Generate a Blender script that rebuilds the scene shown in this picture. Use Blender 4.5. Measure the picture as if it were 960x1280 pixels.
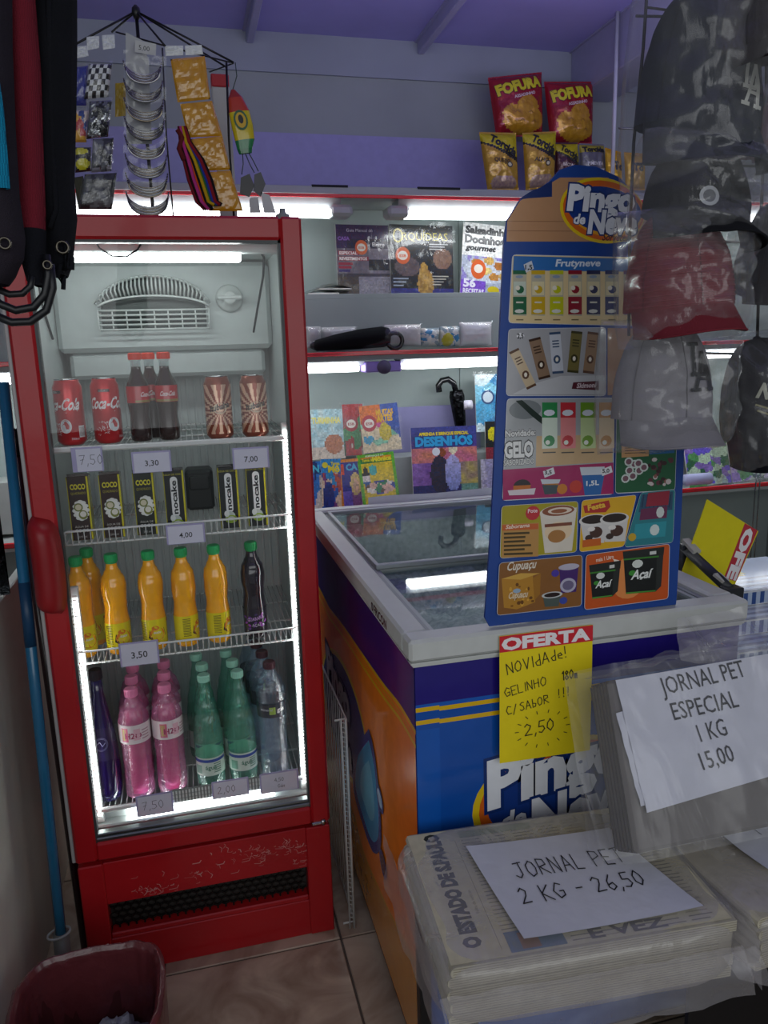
import bpy, math, random
from math import sin, cos, pi, atan2, sqrt
from mathutils import Matrix, Vector, noise
random.seed(7)
S = bpy.context.scene
for o in list(bpy.data.objects): bpy.data.objects.remove(o)

# ------------------------------------------------------------------ camera
YAW, PITCH, ROLL, FPX, CAMZ = .2436, .2097, -.0289, 962., 1.55
fw = Vector((sin(YAW)*cos(PITCH), cos(YAW)*cos(PITCH), -sin(PITCH)))
r0 = Vector((cos(YAW), -sin(YAW), 0)); u0 = r0.cross(fw)
rt = r0*cos(ROLL) + u0*sin(ROLL); up = -r0*sin(ROLL) + u0*cos(ROLL)
cd = bpy.data.cameras.new('camera'); cam = bpy.data.objects.new('camera', cd)
S.collection.objects.link(cam); S.camera = cam
cd.sensor_fit = 'VERTICAL'; cd.sensor_height = 24; cd.lens = 24*FPX/1280; cd.clip_start = .02
m3 = Matrix((rt, up, -fw)).transposed(); cam.matrix_world = Matrix.Translation((0, 0, CAMZ)) @ m3.to_4x4()
# ------------------------------------------------------------------ colour management, world, lights
S.view_settings.view_transform = 'Standard'; S.view_settings.look = 'None'
S.view_settings.gamma = 1; S.view_settings.use_curve_mapping = False
S.view_settings.exposure = 0.22
wd = bpy.data.worlds.new('world'); S.world = wd; wd.use_nodes = True
bgn = wd.node_tree.nodes['Background']; bgn.inputs[0].default_value = (.68, .74, .78, 1); bgn.inputs[1].default_value = .20
S.cycles.use_denoising = True; S.cycles.max_bounces = 12; S.cycles.transparent_max_bounces = 24
S.cycles.transmission_bounces = 10; S.cycles.caustics_refractive = False; S.cycles.caustics_reflective = False
S.cycles.sample_clamp_indirect = 4
def area(name, loc, size, size_y, power, col, rot):
    l = bpy.data.lights.new(name, 'AREA'); l.shape = 'RECTANGLE'; l.size = size; l.size_y = size_y; l.energy = power; l.color = col
    o = bpy.data.objects.new(name, l); S.collection.objects.link(o); o.location = loc; o.rotation_euler = rot; return o
# daylight that falls through the open front of the kiosk, behind the photographer
area('shopfront_daylight', (.1, -1.6, 1.9), 4.2, 1.7, 31, (.95, .98, 1.0), (math.radians(78), 0, 0))
# added unseen light that tints the ceiling and upper wall violet
area('added_violet_light', (1.3, 2.2, 2.25), 2.4, .25, 6.5, (.58, .50, 1.0), (math.radians(168), 0, 0))

# ------------------------------------------------------------------ rays of the photograph -> places in the room
def ray(px, py): return fw*FPX + rt*(px-480) + up*(640-py)
def onY(px, py, Y): d = ray(px, py); return Vector((0, 0, CAMZ)) + d*(Y/d.y)
def onZ(px, py, Z): d = ray(px, py); return Vector((0, 0, CAMZ)) + d*((Z-CAMZ)/d.z)
def onX(px, py, X): d = ray(px, py); return Vector((0, 0, CAMZ)) + d*(X/d.x)

# ------------------------------------------------------------------ materials
def lin(h):
    if not isinstance(h, str): return tuple(h)[:3]
    h = h.lstrip('#'); r = []
    for i in (0, 2, 4):
        c = int(h[i:i+2], 16)/255; r.append(c/12.92 if c <= .04045 else ((c+.055)/1.055)**2.4)
    return tuple(r)
MATS = {}
def newmat(key):
    m = bpy.data.materials.new(key); m.use_nodes = True; nt = m.node_tree; MATS[key] = m
    b = nt.nodes['Principled BSDF']; return m, nt, b
def fam(key, rough, metal=0, coat=0, nscale=30, namt=.06, bump=0, bscale=80, spec=.5, trans=0, ior=1.45, rvar=0, emit=0):
    m, nt, b = newmat(key); N, L = nt.nodes, nt.links
    at = N.new('ShaderNodeAttribute'); at.attribute_name = 'Col'
    tc = N.new('ShaderNodeTexCoord')
    nz = N.new('ShaderNodeTexNoise'); nz.inputs['Scale'].default_value = nscale; nz.inputs['Detail'].default_value = 4
    L.new(tc.outputs['Object'], nz.inputs['Vector'])
    mr = N.new('ShaderNodeMapRange'); mr.inputs[1].default_value = .3; mr.inputs[2].default_value = .7
    mr.inputs[3].default_value = 1-namt; mr.inputs[4].default_value = 1+namt*.5; L.new(nz.outputs['Fac'], mr.inputs[0])
    vm = N.new('ShaderNodeVectorMath'); vm.operation = 'SCALE'; L.new(at.outputs['Color'], vm.inputs[0]); L.new(mr.outputs[0], vm.inputs['Scale'])
    L.new(vm.outputs[0], b.inputs['Base Color'])
    b.inputs['Roughness'].default_value = rough; b.inputs['Metallic'].default_value = metal
    b.inputs['Coat Weight'].default_value = coat; b.inputs['Coat Roughness'].default_value = .08
    b.inputs['Specular IOR Level'].default_value = spec; b.inputs['IOR'].default_value = ior
    b.inputs['Transmission Weight'].default_value = trans
    if emit:
        L.new(vm.outputs[0], b.inputs['Emission Color']); b.inputs['Emission Strength'].default_value = emit
    if rvar:
        m2 = N.new('ShaderNodeMapRange'); m2.inputs[3].default_value = max(0, rough-rvar); m2.inputs[4].default_value = rough+rvar
        L.new(nz.outputs['Fac'], m2.inputs[0]); L.new(m2.outputs[0], b.inputs['Roughness'])
    if bump:
        n2 = N.new('ShaderNodeTexNoise'); n2.inputs['Scale'].default_value = bscale; n2.inputs['Detail'].default_value = 3; n2.inputs['Distortion'].default_value = .4
        L.new(tc.outputs['Object'], n2.inputs['Vector'])
        bp = N.new('ShaderNodeBump'); bp.inputs['Strength'].default_value = bump; bp.inputs['Distance'].default_value = .01
        L.new(n2.outputs['Fac'], bp.inputs['Height']); L.new(bp.outputs[0], b.inputs['Normal'])
    return m
fam('matte', .8, bump=.08); fam('satin', .42, namt=.05, rvar=.1); fam('gloss', .22, coat=.4, namt=.05, rvar=.06)
fam('metal', .33, metal=1, rvar=.1); fam('fabric', .95, bump=.5, bscale=900, spec=.2); fam('paper', .6, bump=.12, bscale=25, namt=.04)
fam('cover', .28, coat=.3, bump=.10, bscale=14, namt=.04); fam('foil', .24, metal=.25, coat=.5, bump=.55, bscale=28, namt=.08)
fam('canmetal', .28, metal=.35, coat=.3, namt=.03); fam('wall', .62, nscale=3, namt=.10, bump=.03, bscale=120)
fam('newsprint', .85, nscale=60, namt=.12, bump=.15, bscale=18); fam('chrome', .12, metal=1, namt=.02)
fam('pet', .06, trans=.85, ior=1.33, namt=.02, bump=.05, bscale=40); fam('juice', .12, coat=.8, namt=.08, nscale=25, bump=.12, bscale=30, emit=.0)
fam('wornred', .38, coat=.15, nscale=6, namt=.10, bump=.04, bscale=60, rvar=.12)
fam('wrapped', .2, coat=1, bump=.9, bscale=16, namt=.12); fam('mirrorfoil', .18, metal=.9, bump=.8, bscale=45, namt=.15)
def ledmat(key, col, st):
    m, nt, b = newmat(key); b.inputs['Base Color'].default_value = (.9, .9, .9, 1)
    b.inputs['Emission Color'].default_value = (*col, 1); b.inputs['Emission Strength'].default_value = st
ledmat('led', (.93, .97, 1.0), 8); ledmat('led_fridge', (.90, .98, .97), 14); ledmat('led_strip', (.90, .98, .97), 15)
def filmmat(key, haze, bscale, bump, gloss=.10, tint=(1, 1, 1), rough=.14, hcol=(.8, .8, .83)):
    m, nt, b = newmat(key); N, L = nt.nodes, nt.links; N.remove(b); out = N['Material Output']
    tc = N.new('ShaderNodeTexCoord'); nz = N.new('ShaderNodeTexNoise'); nz.inputs['Scale'].default_value = bscale
    nz.inputs['Detail'].default_value = 3; nz.inputs['Distortion'].default_value = 1.2
    mp_ = N.new('ShaderNodeMapping'); mp_.inputs['Rotation'].default_value = (.2, .75, .3); mp_.inputs['Scale'].default_value = (1.9, 1.9, .42); L.new(tc.outputs['Object'], mp_.inputs['Vector']); L.new(mp_.outputs[0], nz.inputs['Vector'])
    bp = N.new('ShaderNodeBump'); bp.inputs['Strength'].default_value = bump; bp.inputs['Distance'].default_value = .03; L.new(nz.outputs['Fac'], bp.inputs['Height'])
    tr = N.new('ShaderNodeBsdfTransparent'); tr.inputs[0].default_value = (*tint, 1)
    gl = N.new('ShaderNodeBsdfGlossy'); gl.inputs['Roughness'].default_value = rough; L.new(bp.outputs[0], gl.inputs['Normal'])
    df = N.new('ShaderNodeBsdfDiffuse'); df.inputs[0].default_value = (*hcol, 1)
    lw = N.new('ShaderNodeLayerWeight'); lw.inputs[0].default_value = .35; L.new(bp.outputs[0], lw.inputs['Normal'])
    ma = N.new('ShaderNodeMath'); ma.operation = 'MULTIPLY_ADD'; L.new(lw.outputs['Facing'], ma.inputs[0]); ma.inputs[1].default_value = .24; ma.inputs[2].default_value = gloss; ma.use_clamp = True
    m1 = N.new('ShaderNodeMixShader'); m1.inputs[0].default_value = haze; L.new(tr.outputs[0], m1.inputs[1]); L.new(df.outputs[0], m1.inputs[2])
    m2 = N.new('ShaderNodeMixShader'); L.new(ma.outputs[0], m2.inputs[0]); L.new(m1.outputs[0], m2.inputs[1]); L.new(gl.outputs[0], m2.inputs[2])
    L.new(m2.outputs[0], out.inputs['Surface'])
filmmat('film', .015, 9, .30, .045); filmmat('bagfilm', .07, 5, .22, .02, rough=.25); filmmat('milkfilm', .20, 6, .30, .05, rough=.3, hcol=(.74, .70, .72))
filmmat('capfilm', .06, 6, .34, .03, rough=.18)
filmmat('doorglass', .0, 2, .0, .035, rough=.0); filmmat('lidglass', .05, 2, .0, .16, (.86, .93, .91), rough=.02, hcol=(.6, .7, .68))
filmmat('clearpet', .03, 30, .15, .10, (.92, .96, .96), rough=.05)
def tintfilm(key, tint, haze, hcol): filmmat(key, haze, 30, .25, .08, tint, rough=.06, hcol=hcol)
tintfilm('pet_pink', (.98, .60, .82), .30, (.95, .38, .66)); tintfilm('pet_green', (.55, .88, .78), .16, (.25, .68, .55))
tintfilm('pet_blue', (.78, .88, .96), .10, (.6, .72, .85)); tintfilm('pet_violet', (.22, .18, .60), .30, (.06, .05, .30))
# marble-like beige tile
def tile_mat():
    m, nt, b = newmat('tile'); N, L = nt.nodes, nt.links
    tc = N.new('ShaderNodeTexCoord'); n1 = N.new('ShaderNodeTexNoise'); n1.inputs['Scale'].default_value = 5; n1.inputs['Detail'].default_value = 8; n1.inputs['Distortion'].default_value = 1.5
    L.new(tc.outputs['Object'], n1.inputs['Vector']); cr = N.new('ShaderNodeValToRGB')
    cr.color_ramp.elements[0].position = .35; cr.color_ramp.elements[0].color = (*lin('#8a7465'), 1)
    cr.color_ramp.elements[1].position = .62; cr.color_ramp.elements[1].color = (*lin('#bfae9c'), 1)
    L.new(n1.outputs['Fac'], cr.inputs[0]); L.new(cr.outputs[0], b.inputs['Base Color']); b.inputs['Roughness'].default_value = .35
tile_mat()
def frost_mat():
    m, nt, b = newmat('frost'); N, L = nt.nodes, nt.links
    tc = N.new('ShaderNodeTexCoord'); n1 = N.new('ShaderNodeTexNoise'); n1.inputs['Scale'].default_value = 60; n1.inputs['Detail'].default_value = 6
    L.new(tc.outputs['Object'], n1.inputs['Vector']); cr = N.new('ShaderNodeValToRGB')
    cr.color_ramp.elements[0].position = .3; cr.color_ramp.elements[0].color = (*lin('#8fa3a0'), 1)
    cr.color_ramp.elements[1].position = .7; cr.color_ramp.elements[1].color = (*lin('#d4e2df'), 1)
    L.new(n1.outputs['Fac'], cr.inputs[0]); L.new(cr.outputs[0], b.inputs['Base Color']); b.inputs['Roughness'].default_value = .6
    bp = N.new('ShaderNodeBump'); bp.inputs['Strength'].default_value = .5; L.new(n1.outputs['Fac'], bp.inputs['Height']); L.new(bp.outputs[0], b.inputs['Normal'])
frost_mat()

# ------------------------------------------------------------------ mesh builder
WO = {}
class MB:
    def __init__(s, col='#888888', mat='satin'):
        s.v = []; s.f = []; s.fm = []; s.fc = []; s.sm = []; s.col = col; s.mat = mat; s.T = Matrix.Identity(4); s.smooth = False; s.map = None
    def add(s, vs, fs, col=None, mat=None, smooth=None, cols=None):
        n = len(s.v)
        for p in vs:
            p = Vector(p)
            if s.map: p = Vector(s.map(*p))
            s.v.append(s.T @ p)
        c = lin(col or s.col); sm = s.smooth if smooth is None else smooth
        for i, f in enumerate(fs):
            s.f.append([n+k for k in f]); s.fm.append(mat or s.mat); s.fc.append(lin(cols[i]) if cols else c); s.sm.append(sm)
        return s
    def box(s, a, b, bev=0, **k):
        x0, y0, z0 = [min(p, q) for p, q in zip(a, b)]; x1, y1, z1 = [max(p, q) for p, q in zip(a, b)]
        bev = min(bev, (x1-x0)*.49, (y1-y0)*.49, (z1-z0)*.49)
        if bev <= 0:
            vs = [(x, y, z) for z in (z0, z1) for y in (y0, y1) for x in (x0, x1)]
            return s.add(vs, [(0,2,3,1), (4,5,7,6), (0,1,5,4), (2,6,7,3), (0,4,6,2), (1,3,7,5)], **k)
        vs = []; idx = {}
        for i, x in enumerate((x0, x1)):
            for j, y in enumerate((y0, y1)):
                for l, z in enumerate((z0, z1)):
                    for ax in range(3):
                        q = [x + (bev if i == 0 else -bev)*(ax != 0), y + (bev if j == 0 else -bev)*(ax != 1), z + (bev if l == 0 else -bev)*(ax != 2)]
                        idx[i, j, l, ax] = len(vs); vs.append(q)
        fs = []
        for i in (0, 1): fs.append([idx[i,0,0,0], idx[i,1,0,0], idx[i,1,1,0], idx[i,0,1,0]])
        for j in (0, 1): fs.append([idx[0,j,0,1], idx[1,j,0,1], idx[1,j,1,1], idx[0,j,1,1]])
        for l in (0, 1): fs.append([idx[0,0,l,2], idx[1,0,l,2], idx[1,1,l,2], idx[0,1,l,2]])
        for p in (0, 1):
            for q in (0, 1):
                fs.append([idx[0,p,q,1], idx[1,p,q,1], idx[1,p,q,2], idx[0,p,q,2]])
                fs.append([idx[p,0,q,0], idx[p,1,q,0], idx[p,1,q,2], idx[p,0,q,2]])
                fs.append([idx[p,q,0,0], idx[p,q,1,0], idx[p,q,1,1], idx[p,q,0,1]])
                for r in (0, 1): fs.append([idx[p,q,r,0], idx[p,q,r,1], idx[p,q,r,2]])
        c = Vector(((x0+x1)/2, (y0+y1)/2, (z0+z1)/2)); out = []
        for f in fs:
            P = [Vector(vs[t]) for t in f]; n = (P[1]-P[0]).cross(P[2]-P[0])
            out.append(f if n.dot(sum(P, Vector())/len(P)-c) > 0 else f[::-1])
        return s.add(vs, out, **k)
    def obox(s, c, size, rot=(0, 0, 0), bev=0, **k):   # box centred on c, turned
        T0 = s.T; from_e = Matrix.Translation(c)
        from mathutils import Euler
        s.T = T0 @ from_e @ Euler(rot).to_matrix().to_4x4()
        h = [q/2 for q in size]; s.box([-q for q in h], h, bev, **k); s.T = T0; return s
    def lathe(s, prof, n=20, c=(0, 0, 0), cap=True, cols=None, **k):
        vs = []; fs = []; fcs = []
        for z, r in prof:
            for i in range(n):
                a = 2*pi*i/n; vs.append((c[0]+r*cos(a), c[1]+r*sin(a), c[2]+z))
        for j in range(len(prof)-1):
            for i in range(n):
                i2 = (i+1) % n; fs.append((j*n+i, j*n+i2, (j+1)*n+i2, (j+1)*n+i)); fcs.append(cols[j] if cols else None)
        if cap:
            fs.append(tuple(range(n))[::-1]); fcs.append(cols[0] if cols else None)
            fs.append(tuple((len(prof)-1)*n+i for i in range(n))); fcs.append(cols[-1] if cols else None)
        k.setdefault('smooth', True)
        return s.add(vs, fs, cols=fcs if cols else None, **k)
    def tube(s, pts, r, n=8, closed=False, **k):
        P = [Vector(p) for p in pts]; m = len(P); vs = []; fs = []
        up0 = None
        for i in range(m):
            if closed: t = P[(i+1) % m]-P[i-1]
            else: t = P[min(i+1, m-1)]-P[max(i-1, 0)]
            if t.length < 1e-9: t = Vector((0, 0, 1))
            t.normalize()
            if up0 is None: up0 = Vector((0, 0, 1)) if abs(t.z) < .9 else Vector((1, 0, 0))
            a = up0 - t*up0.dot(t)
            if a.length < 1e-4: a = Vector((1, 0, 0)) - t*t.x
            a.normalize(); b = t.cross(a); up0 = a
            rr = r[i] if isinstance(r, (list, tuple)) else r
            for j in range(n):
                an = 2*pi*j/n; vs.append(P[i]+a*rr*cos(an)+b*rr*sin(an))
        for i in range(m if closed else m-1):
            i2 = (i+1) % m
            for j in range(n):
                j2 = (j+1) % n; fs.append((i*n+j, i*n+j2, i2*n+j2, i2*n+j))
        if not closed: fs.append(tuple(range(n))[::-1]); fs.append(tuple((m-1)*n+j for j in range(n)))
        k.setdefault('smooth', True)
        return s.add(vs, fs, **k)
    def grid(s, fn, nu, nv, colfn=None, **k):
        vs = [fn(i/nu, j/nv) for j in range(nv+1) for i in range(nu+1)]; fs = []; cs = []
        for j in range(nv):
            for i in range(nu):
                a = j*(nu+1)+i; fs.append((a, a+1, a+nu+2, a+nu+1))
                if colfn: cs.append(colfn((i+.5)/nu, (j+.5)/nv))
        k.setdefault('smooth', True)
        return s.add(vs, fs, cols=cs if colfn else None, **k)
    def prism(s, pts, z0, z1, **k):    # outline in x,y pushed from z0 to z1
        n = len(pts); vs = [(x, y, z0) for x, y in pts]+[(x, y, z1) for x, y in pts]
        fs = [tuple(range(n))[::-1], tuple(range(n, 2*n))]+[(i, (i+1) % n, n+(i+1) % n, n+i) for i in range(n)]
        return s.add(vs, fs, **k)
    def build(s, name, parent=None, origin=None, label=None):
        off = Vector((0, 0, 0))
        if parent is not None: off = WO.get(parent.name, Vector((0, 0, 0)))
        elif origin is not None: off = Vector(origin)
        else:
            xs = [p.x for p in s.v]; ys = [p.y for p in s.v]; zs = [p.z for p in s.v]
            off = Vector(((min(xs)+max(xs))/2, (min(ys)+max(ys))/2, min(zs)))
        me = bpy.data.meshes.new(name); me.from_pydata([tuple(p-off) for p in s.v], [], s.f)
        keys = []
        for k in s.fm:
            if k not in keys: keys.append(k)
        for k in keys: me.materials.append(MATS[k])
        me.polygons.foreach_set('material_index', [keys.index(k) for k in s.fm])
        me.polygons.foreach_set('use_smooth', s.sm)
        at = me.color_attributes.new('Col', 'FLOAT_COLOR', 'CORNER'); buf = []
        for f, c in zip(s.f, s.fc): buf += [c[0], c[1], c[2], 1.0]*len(f)
        at.data.foreach_set('color', buf); me.update()
        o = bpy.data.objects.new(name, me); S.collection.objects.link(o)
        if parent is not None:
            o.parent = parent; WO[o.name] = off
        else: o.location = off; WO[o.name] = off
        if label: o['label'] = label
        return o
def tag(o, label, cat, group=None, kind=None):
    o['label'] = label; o['category'] = cat
    if group: o['group'] = group
    if kind: o['kind'] = kind
    return o
def struct(o): o['kind'] = 'structure'; return o
def thing(name, label, cat, loc=(0, 0, 0), group=None):
    o = bpy.data.objects.new(name, None); S.collection.objects.link(o); o.location = loc; o.empty_display_size = .05
    WO[o.name] = Vector(loc); return tag(o, label, cat, group)
def dup(root, loc, label, rz=None, group=None, rot=None):
    def cp(o, par):
        c = o.copy(); S.collection.objects.link(c); c.parent = par
        for ch in list(o.children): cp(ch, c)
        return c
    r = cp(root, None); r.location = loc; r['label'] = label
    if rz is not None: r.rotation_euler = (0, 0, rz)
    if rot is not None: r.rotation_euler = rot
    if group: r['group'] = group
    return r

# ------------------------------------------------------------------ lettering and flat print
GC = {}
def glyph(txt, bold):
    key = (txt, round(bold, 4))
    if key in GC: return GC[key]
    cu = bpy.data.curves.new('t', 'FONT'); cu.body = txt; cu.size = 1; cu.resolution_u = 2; cu.offset = bold; cu.fill_mode = 'FRONT'
    o = bpy.data.objects.new('t', cu); S.collection.objects.link(o)
    dg = bpy.context.evaluated_depsgraph_get(); ev = o.evaluated_get(dg); me = ev.to_mesh()
    vs = [(v.co.x, v.co.y) for v in me.vertices]; fs = [tuple(p.vertices) for p in me.polygons]
    ev.to_mesh_clear(); bpy.data.objects.remove(o); bpy.data.curves.remove(cu)
    GC[key] = (vs, fs); return GC[key]
STK = {'A': [[(0,0),(.3,1),(.6,0)],[(.12,.35),(.5,.35)]], 'B': [[(0,0),(0,1),(.4,.95),(.45,.7),(.05,.52),(.5,.4),(.5,.1),(0,0)]],
 'C': [[(.5,.9),(.2,1),(0,.5),(.15,.05),(.55,.1)]], 'D': [[(0,0),(0,1),(.4,.85),(.55,.5),(.4,.1),(0,0)]], 'E': [[(.5,1),(0,1),(0,0),(.5,0)],[(0,.5),(.4,.5)]],
 'G': [[(.55,.85),(.3,1),(0,.55),(.2,0),(.55,.15),(.55,.45),(.3,.45)]], 'H': [[(0,0),(0,1)],[(.5,0),(.5,1)],[(0,.5),(.5,.55)]], 'I': [[(.1,0),(.12,1)]],
 'J': [[(.05,.95),(.6,1)],[(.4,1),(.4,.2),(.2,0),(0,.2)]], 'K': [[(0,0),(0,1)],[(.5,1),(.02,.45),(.55,0)]], 'L': [[(0,1),(0,0),(.45,0)]],
 'N': [[(0,0),(.02,1),(.5,0),(.52,1)]], 'O': [[(.3,1),(.05,.75),(0,.35),(.2,0),(.45,.1),(.58,.5),(.5,.85),(.3,1)]], 'P': [[(0,0),(.03,1),(.45,.95),(.5,.65),(.03,.45)]],
 'R': [[(0,0),(.03,1),(.45,.95),(.48,.65),(.03,.5),(.55,0)]], 'S': [[(.5,.9),(.25,1),(.05,.75),(.4,.45),(.45,.15),(.2,0),(0,.1)]], 'T': [[(0,.98),(.6,1)],[(.3,1),(.28,0)]],
 'V': [[(0,1),(.25,0),(.55,1)]], 'M': [[(0,0),(.03,1),(.28,.4),(.55,1),(.58,0)]], 'U': [[(0,1),(.03,.2),(.25,0),(.48,.2),(.5,1)]],
 '0': [[(.28,1),(.04,.7),(.03,.3),(.25,0),(.48,.3),(.48,.7),(.28,1)]], '1': [[(.1,.75),(.3,1),(.3,0)]], '2': [[(0,.8),(.2,1),(.45,.8),(.35,.5),(0,.02),(.55,.05)]],
 '3': [[(.05,.95),(.45,.9),(.2,.55),(.5,.3),(.25,0),(0,.1)]], '4': [[(.4,0),(.42,1),(0,.35),(.55,.35)]], '5': [[(.5,1),(.1,1),(.05,.55),(.4,.55),(.5,.25),(.25,0),(0,.08)]],
 '6': [[(.42,1),(.1,.6),(.02,.2),(.25,0),(.48,.2),(.4,.45),(.05,.35)]], '7': [[(0,.97),(.5,1),(.15,0)],[(.1,.5),(.42,.55)]], '8': [[(.25,.52),(.05,.8),(.27,1),(.47,.8),(.25,.52),(.02,.22),(.25,0),(.5,.22),(.25,.52)]],
 '9': [[(.45,.6),(.2,.5),(.05,.75),(.25,1),(.45,.8),(.4,0)]], ',': [[(.12,.08),(.02,-.2)]], '-': [[(.05,.48),(.4,.5)]], '/': [[(0,-.1),(.35,1.05)]],
 '!': [[(.14,1),(.1,.32)],[(.08,.08),(.1,.0)]], 'a': [[(.4,.5),(.1,.5),(0,.2),(.2,0),(.4,.25),(.42,.5),(.42,0)]], 'á': [[(.4,.5),(.1,.5),(0,.2),(.2,0),(.4,.25),(.42,.5),(.42,0)],[(.2,.7),(.35,.9)]],
 's': [[(.35,.5),(.1,.5),(.08,.32),(.33,.2),(.25,0),(0,.03)]], 'm': [[(0,0),(0,.5),(.2,.5),(.2,0)],[(.2,.45),(.4,.5),(.42,0)]], 'e': [[(0,.28),(.4,.3),(.3,.52),(.05,.45),(.02,.1),(.4,.02)]], 'd': [[(.4,1),(.4,0),(.1,.02),(0,.3),(.38,.5)]], 'b': [[(0,1),(0,0),(.35,.05),(.4,.35),(.05,.5)]]}
class Pr(MB):
    """flat print on a plane: x right, y up, thin layers one above the other along z"""
    def __init__(s, mapf=None, mat='paper', step=.000016, z=.0003):
        super().__init__(mat=mat); s.map = mapf; s.z = z; s.step = step; s.sub = 0
    def up(s): s.z += s.step
    def add(s, vs, fs, **k):
        if s.sub and 'cols' not in k:
            tr = []
            for f in fs:
                for i in range(1, len(f)-1): tr.append((Vector(vs[f[0]]), Vector(vs[f[i]]), Vector(vs[f[i+1]])))
            for _ in range(s.sub):
                t2 = []
                for a, b_, c in tr:
                    if max((a-b_).length, (b_-c).length, (c-a).length) < .006: t2.append((a, b_, c)); continue
                    d, e, g = (a+b_)/2, (b_+c)/2, (c+a)/2; t2 += [(a, d, g), (d, b_, e), (g, e, c), (d, e, g)]
                tr = t2
            vs = [p for t in tr for p in t]; fs = [(3*i, 3*i+1, 3*i+2) for i in range(len(tr))]
        return MB.add(s, vs, fs, **k)
    def rect(s, x0, y0, x1, y1, col, rot=0, n=1, m=1):
        c, q = cos(rot), sin(rot); w, h = x1-x0, y1-y0; cx, cy = (x0+x1)/2, (y0+y1)/2
        def fn(u, v):
            a, b = (u-.5)*w, (v-.5)*h; return (cx+a*c-b*q, cy+a*q+b*c, s.z)
        s.grid(fn, n, m, col=col, smooth=False); s.up(); return s
    def quad(s, p, col): s.add([(x, y, s.z) for x, y in p], [tuple(range(len(p)))], col=col); s.up(); return s
    def rrect(s, x0, y0, x1, y1, r, col):
        pts = []
        for cx, cy, a0 in ((x1-r, y1-r, 0), (x0+r, y1-r, 90), (x0+r, y0+r, 180), (x1-r, y0+r, 270)):
            for i in range(4): a = math.radians(a0+30*i); pts.append((cx+r*cos(a), cy+r*sin(a)))
        return s.quad(pts, col)
    def rquad(s, p, r, col):   # rounded quadrilateral
        pts = []; n = len(p)
        for i in range(n):
            a, b, c = Vector(p[i-1]), Vector(p[i]), Vector(p[(i+1) % n]); u = (a-b).normalized(); w = (c-b).normalized()
            P0, P1 = b+u*r, b+w*r
            for t in (0, .33, .67, 1): pts.append(tuple(P0*(1-t)**2+b*2*t*(1-t)+P1*t*t))
        return s.quad(pts, col)
    def ell(s, cx, cy, rx, ry, col, n=20, rot=0, a0=0, a1=360):
        c, q = cos(rot), sin(rot); pts = []
        for i in range(n):
            a = math.radians(a0+(a1-a0)*i/(n if a1-a0 == 360 else n-1)); x, y = rx*cos(a), ry*sin(a); pts.append((cx+x*c-y*q, cy+x*q+y*c))
        return s.quad(pts, col)
    def text(s, t, x, y, h, col, bold=0, w=None, shear=0, rot=0, align='l', outline=None, ow=.05):
        vs, fs = glyph(t, bold)
        if not vs: return s
        xs = [p[0] for p in vs]; x0, x1 = min(xs), max(xs); k = h/.72; kx = (w/(x1-x0)) if w else k
        ax = x0 if align == 'l' else (x0+x1)/2 if align == 'c' else x1; c, q = cos(rot), sin(rot)
        def put(V, F, col):
            P = []
            for a, b in V:
                X = (a-ax)*kx+b*k*shear; Y = b*k; P.append((x+X*c-Y*q, y+X*q+Y*c, s.z))
            s.add(P, F, col=col); s.up()
        if outline: V, F = glyph(t, bold+ow); put(V, F, outline)
        put(vs, fs, col); return s
    def line(s, pts, wd, col, up=True):
        for (x0, y0), (x1, y1) in zip(pts[:-1], pts[1:]):
            d = Vector((x1-x0, y1-y0)); L = d.length
            if L < 1e-9: continue
            d /= L; n = Vector((-d.y, d.x))*wd/2; e = d*wd*.35
            s.add([(x0-e.x-n.x, y0-e.y-n.y, s.z), (x1+e.x-n.x, y1+e.y-n.y, s.z), (x1+e.x+n.x, y1+e.y+n.y, s.z), (x0-e.x+n.x, y0-e.y+n.y, s.z)], [(0, 1, 2, 3)], col=col)
            s.z += s.step*.02
        if up: s.up()
        return s
    def hand(s, t, x, y, h, wd, col='#1b1b22', rot=0, gap=.22, jit=.03, ks=1.0):
        c, q = cos(rot), sin(rot); cx = 0; rnd = random.Random(hash(t) % 1000 if 0 else len(t)*7+int(h*1e4))
        for ch in t:
            if ch == ' ': cx += .55; continue
            g = STK.get(ch)
            if g is None: continue
            mx = max(p[0] for st in g for p in st)
            for st in g:
                P = []
                for a, b in st:
                    X = (cx+a*ks+rnd.uniform(-jit, jit))*h; Y = (b+rnd.uniform(-jit, jit))*h; P.append((x+X*c-Y*q, y+X*q+Y*c))
                s.line(P, wd, col, up=False)
            cx += mx*ks+gap
        s.up(); return s
def plane(org, U, V, N):
    org, U, V, N = Vector(org), Vector(U), Vector(V), Vector(N)
    def f(x, y, z): return org+U*x+V*y+N*z
    def inv(px, py):
        d = ray(px, py); c0 = Vector((0, 0, CAMZ)); t = (org-c0).dot(N)/d.dot(N); p = c0+d*t-org
        return (p.dot(U)/U.dot(U), p.dot(V)/V.dot(V))
    return f, inv
def frontplane(org): return plane(org, (1, 0, 0), (0, 0, 1), (0, -1, 0))
def mix(a, b, t): a, b = lin(a), lin(b); return tuple(p*(1-t)+q*t for p, q in zip(a, b))
def fold(x, y, z, sc, amp): return noise.noise(Vector((x*sc, y*sc, z*sc)))*amp

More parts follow.
